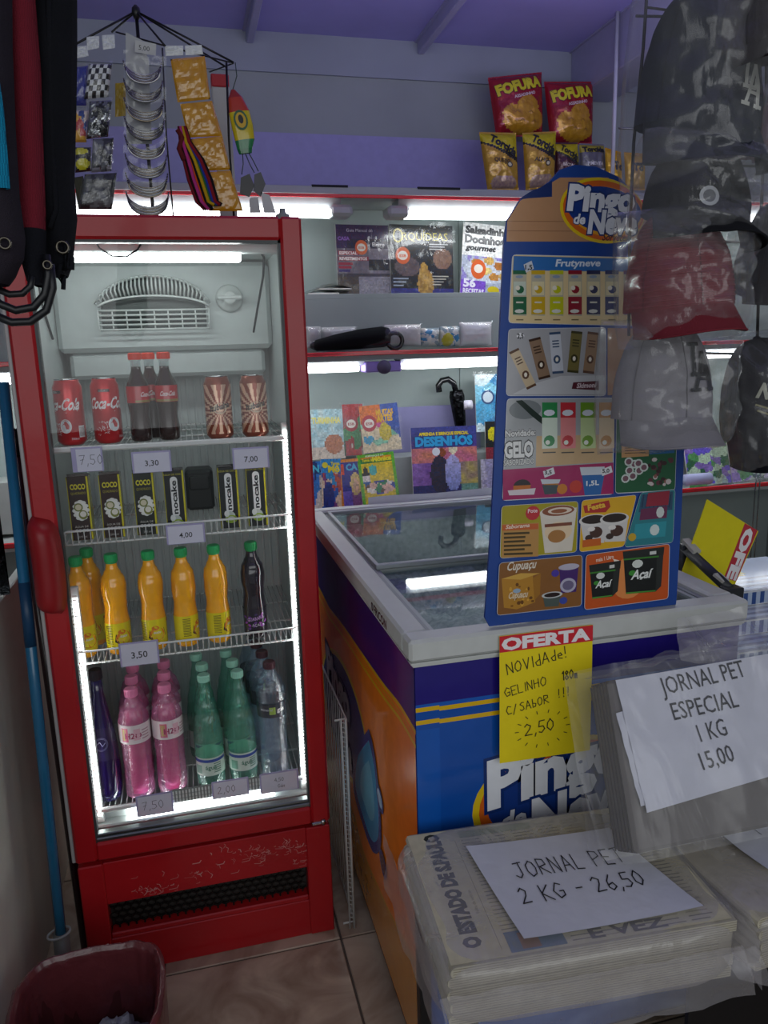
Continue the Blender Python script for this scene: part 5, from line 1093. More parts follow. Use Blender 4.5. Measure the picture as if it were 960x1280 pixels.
def c_gr(u, v):
    if u < .07 or u > .93 or v > .95: return lin('#5fb02a')
    if v > .82: return lin('#2a7a3a') if v < .88 or u < .5 and v < .9 else lin('#d8882a')
    if v < .16: return lin('#5fb02a') if abs(u-.5) < .3 else lin('#e0cf3a')
    if ell_in(u, v, .38, .68, .12, .10): return lin('#4ab0a8')
    if ell_in(u, v, .55, .34, .42, .13): return vor(['#8a2a3a', '#e0b8a0', '#3a4aa0', '#b83a2a', '#e8e0d0', '#6a4a3a', '#2f8a5a'], 61, 60)(u, v)
    if ell_in(u, v, .18, .55, .09, .22): return lin('#2a5a9a') if v < .48 else lin('#e2d8d0') if v < .6 else lin('#2a2024')
    return lin('#dcc22c')
magazine(((448, 566), (494, 565), (500, 626), (454, 634)), YF-.01, 10, 'green framed comic of a crowd on yellow, front row right', c_gr, lambda P, w, h: (P.text('ALMANAQUE DA', w*.22, h*.945, h*.035, '#dfe8d0', bold=.02, w=w*.5), P.text('Turma da', w*.12, h*.86, h*.055, '#e6dc2a', bold=.05, w=w*.30), P.text('Mônica', w*.40, h*.85, h*.085, '#e6dc2a', bold=.06, w=w*.52)), bend=.012)
def c_des(u, v):
    if v > .70: return lin('#3a3f86') if v > .8 else lin('#4a3a8a')
    if ell_in(u, v, .62, .32, .13, .26): return mix('#7f8fd0', '#b9b4e0', v*1.5)
    if ell_in(u, v, .63, .66, .065, .07): return lin('#e0d8b8')
    if ell_in(u, v, .42, .30, .15, .28): return lin('#2a2340')
    if ell_in(u, v, .46, .62, .06, .07): return lin('#8a4424')
    if v > .48: return mix('#d88a4a', '#b8569a', .5+.5*noise.noise(Vector((u*4, v*6, 2))))
    if v < .16: return lin('#2a2a6a') if u < .75 else lin('#6a9a8a')
    return mix('#6a3a8a', '#d0c24a' if u > .7 else '#9a70c0', .5+.5*noise.noise(Vector((u*6, v*8, 5))))
magazine(((512, 535), (593, 533), (599, 617), (517, 621)), YF, 8, 'large purple drawing magazine titled DESENHOS standing in the front row', c_des, lambda P, w, h: (P.text('APRENDA E BRINQUE ESPECIAL', w*.12, h*.88, h*.045, '#e2cc1c', bold=.05, w=w*.76), P.text('DESENHOS', w*.06, h*.73, h*.13, '#2aa3dc', bold=.06, w=w*.88, outline='#14306a'), P.ell(w*.37, h*.64, w*.06, w*.06, '#dfe4ea')))
magazine(((603, 528), (640, 527), (645, 590), (608, 590)), YF+.05, 6, 'dark comic with yellow round emblem behind the stand edge', lambda u, v: lin('#d0c81c') if ell_in(u, v, .25, .75, .17, .14) else lin('#8a2a3a') if v < .5 and u < .3 else lin('#1f2226'), None)
magazine(((598, 575), (640, 575), (643, 620), (602, 620)), YF+.02, 6, 'pale lilac magazine low behind the menu stand', vor(['#a8a4c8', '#7a78a8', '#c9c4d8'], 71, 12), None)
# hanging umbrella with hooked handle
t = thing('folded_umbrella', 'small black folded umbrella with hooked handle standing at the lilac backing', 'umbrella', tuple(onY(574, 530, 3.36)))
b = MB('#121316', 'gloss'); q = [onY(x, y, 3.34) for x, y in ((549, 490), (548, 482), (552, 476), (560, 474), (567, 479), (570, 489))]; b.tube(q, .014, 10); b.build('handle', parent=t)
b = MB('#1a1b1e', 'mirrorfoil'); q = [onY(x, y, 3.34) for x, y in ((570, 488), (571, 495), (574, 520), (577, 545))]; b.tube(q, [.030, .036, .030, .022], 10); b.build('canopy', parent=t)
b = MB('#c9c6d6', 'satin'); q = onY(584, 506, 3.32); b.tube([(q.x-.018, q.y, q.z), (q.x+.02, q.y, q.z)], .021, 14); b.build('white_band', parent=t)
# paper strip on the freezer back edge
b = MB('#d9dce6', 'paper'); a, c = onZ(463, 630, ZH+.005), onZ(612, 612, ZH+.005); b.grid(lambda u, v: (a.x+.0+(c.x-a.x)*u, ZY1+.004, ZH-.03+.052*v+.002*sin(u*9)), 12, 2); b.grid(lambda u, v: (a.x+(c.x-a.x)*u, ZY1+.006, ZH-.03+.052*v+.002*sin(u*9)), 12, 2); o = b.build('paper_strip'); tag(o, 'long white paper strip behind the freezer back rim', 'paper')
# right hand magazines on the low shelf behind the caps
vm = vor(['#5a9a5a', '#8a70b8', '#b9d0b0', '#6a5ac8', '#3a6a4a', '#a8c0b8'], 81, 40)
magazine(((852, 548), (905, 546), (915, 604), (862, 610)), 3.18, 14, 'green patterned magazine on the low shelf right of the menu stand', vm, None)
magazine(((905, 546), (962, 543), (972, 598), (916, 603)), 3.19, 14, 'green and lilac map-like magazine on the low shelf, far right', vor(['#5a9a5a', '#9a80c8', '#b9c8b0', '#2f5f3f', '#c0b0d0'], 82, 40), lambda P, w, h: P.text('ENIGMAS', w*.1, h*.3, h*.14, '#2a3a30', bold=.03, w=w*.7))
p = onY(868, 604, 3.14); b = MB('#b9bce0', 'paper'); b.tube([(p.x-.06, 3.13, .9), (p.x+.075, 3.13, .9)], .028, 16); o = b.build('paper_roll'); tag(o, 'pale lilac paper roll on the low shelf right of the menu stand', 'roll')

# ------------------------------------------------------------------ snack bags on the canopy
def snack(px, Y, label, base, colf, deco, grp):
    (x0, y0), (x1, y1), (x2, y2), (x3, y3) = px   # TL TR BR BL
    Q = [onY(x, y, Y) for x, y in px]; d = min(Q[2].z, Q[3].z)-2.166
    w = ((Q[1]-Q[0]).length+(Q[2]-Q[3]).length)/2; h = ((Q[0]-Q[3]).length+(Q[1]-Q[2]).length)/2; sd = px[0][0]
    def g(u, v, s=1):
        bot = Q[3].lerp(Q[2], u); top_ = Q[0].lerp(Q[1], u); p = bot.lerp(top_, v); x, y = 2*u-1, 2*v-1
        e = max(0, 1-abs(x)**2.4)*max(0, 1-abs(y)**3.2); th = s*.045*(w/.2)*e**.55+.006*e*noise.noise(Vector((u*6, v*6, sd)))
        pin = 1-.05*(1-y*y) ; cxm = (bot.x+top_.x)/2
        return Vector((p.x, p.y-th, p.z))
    b = MB(base, 'foil'); b.grid(lambda u, v: g(u, v), 34, 42, colfn=colf); b.grid(lambda u, v: g(u, v, -.8), 14, 18)
    # crimped end seals
    for v0 in (0, 1):
        b.grid(lambda u, v: g(u, v0)+Vector((0, -.0012*sin(u*90), (v-.5)*.012)), 40, 1, col=base)
    o = b.build('snack_bag'); tag(o, label, 'snack bag', grp)
    P = Pr(lambda x, y, z: g(min(1, max(0, x/w)), min(1, max(0, y/h)))+Vector((0, -z-.0008, 0)), 'cover', z=.0012, step=.00006); P.sub = 3; deco(P, w, h); P.build('printed_front', parent=o); return o
def c_fof(u, v):
    if ell_in(u, v, .55, .22, .42, .22) or ell_in(u, v, .62, .42, .22, .2) or ell_in(u, v, .3, .35, .17, .14): return mix('#d8a428', '#a8741c', .5+.5*noise.noise(Vector((u*14, v*14, 1))))
    return mix('#a3202c', '#6e1420', .35 if .1 < u < .9 and v < .6 else 0)
def d_fof(P, w, h):
    P.text('FOFURA', w*.08, h*.66, h*.18, '#d9cf2a', bold=.06, w=w*.86, rot=.13, outline='#3a141a', ow=.04); P.text('ASSADINHO', w*.36, h*.58, h*.05, '#d9c9c4', bold=.03, w=w*.42, rot=.13)
    for x, y in ((.62, .33), (.70, .18), (.45, .2), (.35, .35)): P.line([(w*x, h*y), (w*(x+.05), h*(y+.03)), (w*(x+.09), h*(y-.01))], h*.008, '#6e4214')
YS1, YS2 = 3.3, 3.17
gf = 'red snack bags at the back of the canopy'; gt = 'yellow snack bags along the canopy edge'
snack(((610, 99), (677, 92), (678, 168), (620, 170)), YS1, 'red snack bag with yellow title, upright left of the pair', '#a3202c', c_fof, d_fof, gf)
snack(((680, 104), (741, 104), (740, 178), (688, 180)), YS1, 'red snack bag slumped against its neighbour, right of the pair', '#a3202c', c_fof, d_fof, gf)
def c_tor(u, v):
    if v > .60+(.9-u)*.38-.12: return lin('#cdbf14') if v > .60 + (1-u)*.30-.0 - .05 else lin('#2c2a20')
    if v < .22 and ell_in(u, v, .5, .08, .4, .16): return mix('#8a6a7a', '#d0b48a', .5+.5*noise.noise(Vector((u*18, v*18, 3))))
    return mix('#cfa638', '#b0862a', .5+.5*noise.noise(Vector((u*5, v*9, 7))))
def d_tor(flav, c='#3a2a10'):
    def d(P, w, h):
        P.text('Torcida', w*.18, h*.86, h*.15, '#22231c', bold=.05, w=w*.80, rot=-.55); P.text(flav, w*.24, h*.48, h*.075, c, bold=.03, w=w*.46, rot=-.15)
        P.ell(w*.68, h*.42, w*.09, w*.08, '#3a3a30', 12); P.ell(w*.68, h*.42, w*.06, w*.05, '#d8d0a8', 12)
    return d
snack(((599, 167), (645, 168), (648, 236), (609, 236)), YS2, 'yellow cheese snack bag leaning left, first of the front row', '#b8902c', c_tor, d_tor('QUEIJO'), gt)
snack(((653, 168), (695, 166), (692, 232), (657, 236)), YS2, 'yellow snack bag second in the front row, below the red pair', '#b8902c', c_tor, d_tor('ALHO'), gt)
def c_tb(u, v): return c_tor(u, v) if v > .60+(.9-u)*.38-.12 else lin('#4a2226')
snack(((692, 180), (722, 180), (724, 234), (694, 234)), YS2+.04, 'yellow and maroon snack bag half hidden by the menu arch', '#4a2226', c_tb, d_tor('BACON', '#d8c9b8'), gt)
snack(((724, 181), (755, 182), (758, 234), (726, 234)), YS2+.05, 'grey snack bag with black title behind the menu arch', '#77777a', lambda u, v: lin('#b3a93a') if v > .8 else lin('#6e6e70'), lambda P, w, h: (P.text('Torcida', w*.06, h*.82, h*.12, '#1d1d1a', bold=.06, w=w*.86), P.text('PIMENTA', w*.2, h*.5, h*.08, '#d0cfcb', bold=.03, w=w*.6), P.rect(w*.55, h*.3, w*.85, h*.42, '#c9c6bf')), gt)
snack(((756, 186), (776, 192), (778, 236), (758, 236)), YS2+.03, 'small orange-yellow snack bag beside the white pole', '#cf9a14', lambda u, v: lin('#d8a818'), lambda P, w, h: P.text('To', w*.35, h*.5, h*.22, '#20201a', bold=.05), gt)
snack(((780, 192), (806, 194), (806, 236), (782, 236)), YS2+.03, 'small orange-yellow snack bag right of the white pole', '#cf9a14', lambda u, v: lin('#d8a818'), lambda P, w, h: P.text('To', w*.3, h*.5, h*.22, '#20201a', bold=.05), gt)
# white pole hanging down to the canopy
p0, p1 = onY(771, 50, 3.06), onY(775, 236, 3.06); b = MB('#bfc2c9', 'satin'); b.tube([(p0.x, 3.06, RH), (p0.x, 3.06, 2.14)], .008, 12); o = b.build('pole'); tag(o, 'thin white pole running from ceiling to canopy', 'pole')
b = MB('#8a8d90', 'metal'); q = onY(772, 161, 3.06); b.tube([(q.x, 3.05, q.z), (q.x+.16, 3.05, q.z)], .004, 8); b.build('side_hook', parent=o)

# ================================================================== FOREGROUND
# ------------------------------------------------------------------ low black table with the newspaper bundles
TZ = .545
t = thing('display_table', 'low black table carrying the bagged newspaper bundles', 'table', (.78, 1.08, 0))
b = MB('#1b1a1c', 'satin'); b.box((.34, .965, TZ-.022), (1.32, 1.255, TZ-.001), .003); b.build('table_top', parent=t)
for x, y in ((.36, .98), (1.29, .98), (.36, 1.235), (1.29, 1.235)): b = MB('#161517', 'satin'); b.box((x-.012, y-.012, 0), (x+.012, y+.012, TZ-.022), .002); b.build('leg', parent=t)
b = MB('#121113', 'satin'); b.box((.80, 1.02, 0), (1.28, 1.03, TZ-.03)); b.build('side_sheet', parent=t)
ZT = .650
def bundle(FL, ang, w, d, z0, z1, n, label, seed, text=None, bag='milkfilm', over=(.022, .03)):
    U = Vector((cos(ang), sin(ang), 0)); V = Vector((-sin(ang), cos(ang), 0)); O = Vector((FL[0], FL[1], 0))
    t = thing('newspaper_bundle', label, 'newspapers', tuple(O+U*w/2+V*d/2+Vector((0, 0, z0))), 'bagged newspaper bundles on the low table')
    th = (z1-z0)/n; rr = random.Random(seed)
    for i in range(n):
        ox, oy = rr.uniform(-.003, .003), rr.uniform(-.004, .004)
        b = MB(mix('#bdb59f', '#a9a396', rr.random()), 'newsprint')
        def f(x, y, z): return O+U*(x+ox)+V*(y+oy)+Vector((0, 0, z))
        b.map = f; za = z0+i*th; r_ = th*.42
        prof = [(0+r_*(1-cos(a)), za+th/2+th*.46*sin(a)) for a in [-pi/2+pi*k/6 for k in range(7)]]
        prof = [(r_*(1-cos(a*pi/6)) if 0 else r_-r_*sin(pi*a/6), za+th/2-th*.46*cos(pi*a/6)) for a in range(7)]
        P0 = [(w, za+th*.04)]+prof+[(w, za+th*.96)]
        n_ = len(P0); vs = [(x, 0, z) for x, z in P0]+[(x, d, z) for x, z in P0]
        b.add(vs, [(k, (k+1) % n_, n_+(k+1) % n_, n_+k) for k in range(n_)]+[tuple(range(n_)), tuple(range(n_, 2*n_))[::-1]])
        for k in range(4): b.box((.004, -.0006, za+th*(.2+.2*k)), (w, .0005, za+th*(.23+.2*k)), col='#8f8777')
        o = b.build('newspaper', parent=t)
    fT, iT = plane(O+Vector((0, 0, z1)), U, V, (0, 0, 1))
    if text: P = Pr(fT, 'newsprint', z=.0006, step=.0000025); text(P, w, d, iT); P.build('front_page', parent=o)
    b = MB('#ffffff', bag); ex, ey = over
    def g(u, v):
        a = 2*pi*u; q = .5-.5*cos(pi*v); sq = lambda c_: (abs(c_)**.32)*(1 if c_ > 0 else -1)
        ph = -pi/2+pi*v; cz = sq(sin(ph)); cr = abs(cos(ph))**.32
        X = w/2+(w/2+ex)*sq(cos(a))*cr; Y = d/2+(d/2+ey*.6)*sq(sin(a))*cr; Z = (z0+z1)/2+((z1-z0)/2+.006)*cz
        nn = noise.noise(Vector((X*14, Y*14, Z*22+seed))); n2 = noise.noise(Vector((X*40, Y*30, Z*50+seed)))
        k = 1+.02*nn*cr; p = O+U*(w/2+(X-w/2)*k)+V*(d/2+(Y-d/2)*k)
        return (p.x, p.y, max(z0+.0008, Z+.003*nn*(1 if cz > 0 else 0)+.0015*n2*(cz > 0)) )
    b.grid(g, 120, 48)
    b.build('plastic_bag', parent=t); return t, O, U, V
def flap(parent, pts, label=None, mat='milkfilm', amp=.008, n=16):   # loose piece of bag film between four corners
    A, B_, C, D = [Vector(p) for p in pts]; b = MB('#ffffff', mat)
    def g(u, v):
        p = A.lerp(B_, u).lerp(D.lerp(C, u), v); s = noise.noise(p*22); s2 = noise.noise(p*55+Vector((3, 1, 2))); nrm = (B_-A).cross(D-A).normalized(); return p+nrm*(amp*s+amp*.35*s2)
    b.grid(g, n, n); return b.build('loose_film', parent=parent)
def front1(P, w, d, iv):
    P.rect(.004, .004, w-.004, d-.004, '#c9c1a6', n=2)
    P.text('O ESTADO DE S.PAULO', .060, .030, .026, '#2b2c28', bold=.07, rot=pi/2, w=d*.88)
    P.line([(.088, .02), (.088, d-.02)], .0008, '#6d6a5e'); P.text('Folha de notícias', .078, .10, .006, '#55534a', rot=pi/2)
    rr = random.Random(4)
    for c in range(7):
        x0 = .10+c*.050
        for k in range(34):
            y = .012+k*.0088
            if y > d-.012: break
            P.rect(x0, y, x0+.042*rr.uniform(.75, 1), y+.0022, '#7d7868' if rr.random() < .8 else '#a39c86')
    P.rect(.10, .008, .19, .050, '#4a6d8a'); P.rect(.12, .012, .15, .045, '#8a5a3c'); P.rect(.10, d-.03, .24, d-.012, '#9aa07a')
    P.text('É VEZ', .23, .010, .02, '#3a3a36', bold=.03, w=.13)
nb1, O1, U1, V1 = bundle((.309, .925), -.07, .468, .325, TZ, ZT, 5, 'bagged newspaper bundle with handwritten 2 KG sheet on top', 3, front1)
fl = lambda x, y, z: tuple(O1+U1*x+V1*y+Vector((0, 0, z)))
flap(nb1, (fl(-.02, .0, ZT-.0), fl(-.035, .34, ZT-.0), fl(-.035, .34, TZ-.03), fl(-.005, -.01, TZ-.06)), amp=.010)
flap(nb1, (fl(.44, -.015, ZT-.05), fl(.50, -.01, ZT-.045), fl(.53, -.02, TZ-.015), fl(.46, -.022, TZ+.02)), amp=.008)
flap(nb1, (fl(-.02, -.022, ZT-.03), fl(.47, -.022, ZT-.03), fl(.49, -.03, TZ-.01), fl(.0, -.03, TZ-.035)), amp=.008, n=26)
def sheet(px, z, label, texts, thick=.0006, cell=None, mk='price_sheet', curl=.003):
    C = [onZ(x, y, z) for x, y in px]; TL, TR, BR, BL = C
    b = MB('#cfd0dc', 'paper'); ce = sum(C, Vector())/4
    def g(u, v): p = BL.lerp(BR, u).lerp(TL.lerp(TR, u), v); return p+Vector((0, 0, curl*(abs(2*u-1)**3*abs(2*v-1)**2)+.0008*noise.noise(p*30)))
    b.grid(g, 16, 14); b.grid(lambda u, v: g(u, v)-Vector((0, 0, thick)), 8, 8)
    o = b.build(mk); tag(o, label, 'price sheet')
    for (txt, a, c, hpx, kind) in texts:
        p, q = onZ(*a, z), onZ(*c, z); U = (q-p).normalized(); V = Vector((-U.y, U.x, 0)); f, _ = plane(p, U, V, (0, 0, 1)); L = (q-p).length
        h = (onZ(a[0], a[1]-hpx, z)-p).length*.95
        P = Pr(f, 'matte', z=.0016)
        tw = sum((max(pp[0] for st in STK[ch] for pp in st)+.22) if ch in STK else .55 for ch in txt)*h
        P.hand(txt, 0, 0, h, .0026, '#1e1d24', ks=1, gap=.22); 
        for i_, vv in enumerate(P.v): d = vv-p; P.v[i_] = p+U*(d.dot(U)*L/tw)+V*d.dot(V)+Vector((0, 0, d.z))
        P.build('handwriting', parent=o)
    return o
sheet(((582, 1059), (761, 1036), (879, 1134), (655, 1175)), ZT+.0105, 'white sheet reading JORNAL PET 2 KG - 26,50 by hand', [('JORNAL PET', (648, 1099), (788, 1077), 20, 0), ('2 KG - 26,50', (655, 1131), (812, 1106), 20, 0)])
nb2, O2, U2, V2 = bundle((.815, .885), .10, .42, .30, TZ, ZT-.004, 5, 'bagged newspaper bundle at the right edge, white sheet on top', 8)
fl = lambda x, y, z: tuple(O2+U2*x+V2*y+Vector((0, 0, z)))
flap(nb2, (fl(-.01, .27, ZT+.002), fl(-.02, -.02, ZT-.01), fl(-.04, -.05, TZ+.03), fl(-.045, .27, ZT+.006)), amp=.006)
sheet(((897, 1040), (1010, 1010), (1080, 1075), (960, 1088)), ZT+.009, 'white sheet with a handwritten 1 on the right-hand bundle', [('1', (948, 1045), (954, 1043), 14, 0)])
# ------------------------------------------------------------------ tilted grey bundle, JORNAL PET ESPECIAL
pB, pT = onY(795, 1068, 1.00), onY(760, 851, 1.15); Vp = (pT-pB); Xs = Vp.x; Hs = Vp.length; Vp.x = 0; Vp.normalize(); Up = Vector((1, 0, 0)); Np = Up.cross(Vp)
f, iv = plane(pB, Up, Vp, Np)
t = thing('pet_newspaper_bundle', 'thick grey newspaper bundle tilted up in clear plastic with printed price sheet', 'newspapers', tuple(pB))
b = MB('#6f6a67', 'matte'); hs = iv(760, 851)
WS = .36; skew = hs[0]
def bx(x, y, z): return f(x+skew*(y/hs[1]), y, z)
b.map = bx; b.box((0, 0, -.075), (WS, hs[1], 0), .006)
for k in range(6): b.box((-.0008, .002, -.072+.012*k), (.001, hs[1]-.002, -.070+.012*k), col='#57524f'); b.box((0.002, hs[1]-.001, -.072+.012*k), (WS, hs[1]+.0008, -.070+.012*k), col='#57524f')
b.build('newspapers', parent=t)
f3 = lambda pts, z: [f(*iv(*p), z) for p in pts]
b = MB('#c9cad6', 'paper'); Q = [iv(*p) for p in ((767, 851), (975, 815), (975, 966), (806, 1016))]
S2 = [iv(*p) for p in ((768, 892), (975, 830), (975, 960), (799, 1008))]
def quadgrid(Q, z, curl): 
    Q = [Vector((a, c, 0)) for a, c in Q]
    def g(u, v): p = Q[3].lerp(Q[2], u).lerp(Q[0].lerp(Q[1], u), v); return f(p.x, p.y, z+curl*(1-u)**4*noise.noise(Vector((v*7, 0, 0))))
    return g
b.grid(quadgrid(S2, .0055, .004), 10, 14)
o2 = b.build('price_sheet'); tag(o2, 'white sheet sticking out beneath the JORNAL PET ESPECIAL sheet', 'price sheet')
b = MB('#cfd0dc', 'paper'); b.grid(quadgrid(Q, .0075, .003), 16, 14); b.grid(quadgrid(Q, .0070, .003), 8, 8); o2 = b.build('price_sheet'); tag(o2, 'white sheet printed JORNAL PET ESPECIAL 1 KG 15,00', 'price sheet')
P = Pr(f, 'matte', z=.0088)
def ptx(tx, a, c, hpx):
    p, q = Vector(iv(*a)), Vector(iv(*c)); d = q-p; h = (Vector(iv(a[0], a[1]-hpx))-p).length
    P.text(tx, p.x, p.y, h, '#2a2a30', w=d.length, rot=atan2(d.y, d.x), bold=.0)
ptx('JORNAL PET', (826, 870), (930, 846), 22); ptx('ESPECIAL', (840, 901), (921, 884), 22); ptx('1 KG', (873, 928), (907, 919), 22); ptx('15,00', (876, 963), (916, 951), 22)
P.build('lettering', parent=o2)
b = MB('#ffffff', 'bagfilm')
def bagf(z, s):
    def g(u, v):
        x = -.048*(1-.75*v*0)+u*(WS+.08); x = -.045+u*(WS+.08); y = -.012+v*(hs[1]+.040); ed = min(u, 1-u, v, 1-v)*2
        k = noise.noise(Vector((x*16, y*12, z*9+s)))*.010+noise.noise(Vector((x*45+y*20, y*22, s)))*.003
        xx = x*(1 if u > .15 else 1-.55*max(0, .5-v)*(.15-u)/.15*2)
        return bx(xx, y, z+k*(ed**.3)+(-.055 if z > 0 else .0)*(1-min(1, (u*(WS+.08))/.05)) if z > 0 else z)
    return g
b.grid(bagf(.016, 1), 56, 44); b.grid(bagf(-.083, 5), 20, 20); b.grid(lambda u, v: bx(-.045+.0*u, -.012+v*(hs[1]+.04), -.083+.045*u+.006*noise.noise(Vector((v*9, u*5, 2)))), 8, 24); b.build('plastic_bag', parent=t)
flap(t, (bx(-.05, hs[1]+.01, .0), bx(WS+.03, hs[1]+.035, -.02), bx(WS+.03, hs[1]+.085, -.07), bx(-.01, hs[1]+.012, -.04)), mat='bagfilm', amp=.012, n=24)
flap(t, (onY(846, 774, 1.22), onY(985, 748, 1.22), onY(985, 830, 1.16), onY(850, 826, 1.16)), mat='milkfilm', amp=.014, n=26)
# ------------------------------------------------------------------ right of the freezer: counter, magazines, offer sign in a bracket
b = MB('#a4a9a8', 'satin'); b.box((1.115, 1.30, 0), (1.75, 1.95, .80), .006); o = b.build('counter'); tag(o, 'low grey counter to the right of the chest freezer', 'counter')
YR = 1.75
for i, (zz, lb, dx) in enumerate(((.80, 'blue-grey magazine at the bottom of the counter pile', 0), (.84, 'blue-grey magazine in the middle of the counter pile', .02), (.88, 'pale blue magazine with yellow discs on top of the counter pile', .0))):
    a = onZ(926+i*0, 760-i*0, zz+.03) 
    x0 = onY(924, 735, 1.62+.07*i).x; y0 = 1.42+.085*i
    b = MB('#d3d6d8', 'paper'); x0 = onY(924, 740, y0).x-.0
    b.box((x0, y0, zz), (x0+.30, y0+.26, zz+.038), .002)
    b.grid(lambda u, v: (x0+.002+.296*u, y0+.002+.256*v, zz+.0386), 24, 18, colfn=lambda u, v: lin('#d8c02a') if ell_in(u, v, .30, .55, .10, .12) else (lin('#2f4a86') if (int(v*18) % 2 == 0 and u > .05 and v < .45) else lin('#9db4d4')), mat='cover', smooth=False)
    b.grid(lambda u, v: (x0+.002+.296*u, y0-.0006, zz+.003+.032*v), 24, 4, colfn=lambda u, v: lin('#3a5690') if int(u*24) % 2 else lin('#b9c6da'), mat='cover', smooth=False)
    o = b.build('magazine'); tag(o, lb, 'magazine')
t = thing('sign_bracket', 'black metal bracket holding the tilted yellow offer card', 'bracket', (1.13, 1.6, 0.95))
Xb = 1.125; a0, a1 = onX(913, 738, Xb), onX(857, 686, Xb)
b = MB('#2a2c30', 'satin')
b.tube([a0, a1], .016, 4); b.box((a0.x-.02, a0.y-.02, a0.z-.03), (a0.x+.02, a0.y+.012, a0.z+.010), .002); b.box((a1.x-.015, a1.y-.012, a1.z-.09), (a1.x+.015, a1.y+.012, a1.z+.012), .002); b.build('bar', parent=t)
b = MB('#2a2c30', 'satin'); b.box((a0.x-.012, a0.y-.01, .80), (a0.x+.012, a0.y+.01, a0.z-.02)); b.build('post', parent=t)
b = MB('#b9b7ac', 'satin'); b.obox((a0.x-.002, a0.y+.03, a0.z+.02), (.02, .03, .006), (.4, 0, .2)); b.build('tape', parent=t); b = MB('#b9b7ac', 'satin'); b.obox((a1.x, a1.y-.02, a1.z+.012), (.02, .05, .008), (.4, 0, 0)); b.build('tape', parent=t)
Ys = a1.y-.02; f, iv = frontplane((0, Ys, 0)); q = [iv(*p) for p in ((884, 624), (948, 663), (916, 735), (858, 712))]
q = [iv(*p) for p in ((884, 624), (948, 664), (921, 722), (858, 690))]; ql = iv(905, 738); qb = iv(853, 712)
b = MB('#dfd00e', 'paper'); pts = [q[0], q[1], iv(919, 730), iv(905, 752), iv(850, 722)]
n = len(pts); vs = [f(x, y, 0) for x, y in pts]+[f(x, y, -.002) for x, y in pts]; b.add(vs, [tuple(range(n)), tuple(range(n, 2*n))[::-1]]+[(i, (i+1) % n, n+(i+1) % n, n+i) for i in range(n)]); o = b.build('offer_sign'); tag(o, 'yellow offer card tilted in the black bracket right of the freezer', 'sign')
P = Pr(f, 'paper'); h = [iv(931, 654), iv(947, 663), iv(920, 727), iv(905, 722)]; P.quad(h, '#b8303c'); A, B_, C, D = [Vector(x) for x in h]
dn = (D-A).normalized(); an = atan2(dn.y, dn.x); st_ = A.lerp(B_, .22)+dn*.004; st_ = D.lerp(A, 1)+(B_-A)*.18
P.text('OFE', st_.x+dn.x*.006, st_.y+dn.y*.006, (B_-A).length*.62, '#ece8e8', bold=.06, rot=an, w=(D-A).length*.95); P.build('lettering', parent=o)
t = thing('hanging_rod', 'pair of thin clear rods ending in a black plug, far right', 'rod', (1.4, 1.9, .95))
b = MB('#a9b2b2', 'chrome'); 
for px in (948, 953): a, c = onY(px, 560, 2.3), onY(px, 700, 2.3); b.tube([(a.x, 2.3, a.z+.3), (a.x, 2.3, c.z)], .0025, 6)
b.build('rods', parent=t); a = onY(950, 705, 2.3); b = MB('#1a1c1e', 'satin'); b.lathe([(-.024, .018), (-.022, .02), (.020, .02), (.022, .016)], 16, c=(a.x, 2.3, a.z)); b.build('plug', parent=t)

# ------------------------------------------------------------------ wire rack with caps in clear bags
YK = 1.10
t = thing('cap_rack', 'black wire hanging rack behind the bagged caps', 'rack', (.80, 1.16, 1.4))
b = MB('#17181a', 'satin'); Yr = 1.17
pa = [onY(x, y, Yr) for x, y in ((809, -260), (808, 0), (804, 60), (792, 180), (787, 300), (786, 420))]; b.tube(pa, .0028, 6)
b.tube([pa[1]+Vector((0, 0, -.01)), onY(860, 16, Yr)], .002, 6); pa = [onY(x, y, Yr) for x, y in ((960, -260), (958, 100), (950, 300), (945, 480))]; b.tube(pa, .0028, 6)
for y in (20, 205, 300, 440): b.tube([onY(795, y, Yr+.004), onY(955, y+3, Yr+.004)], .0022, 6)
b.build('wire', parent=t)
for px, py in ((812, -255), (957, -255)): 
    a = onY(px, py, Yr); b = MB('#17181a', 'satin'); b.tube([(a.x, Yr, a.z), (a.x, Yr, RH)], .003, 6); b.build('hanger', parent=t)
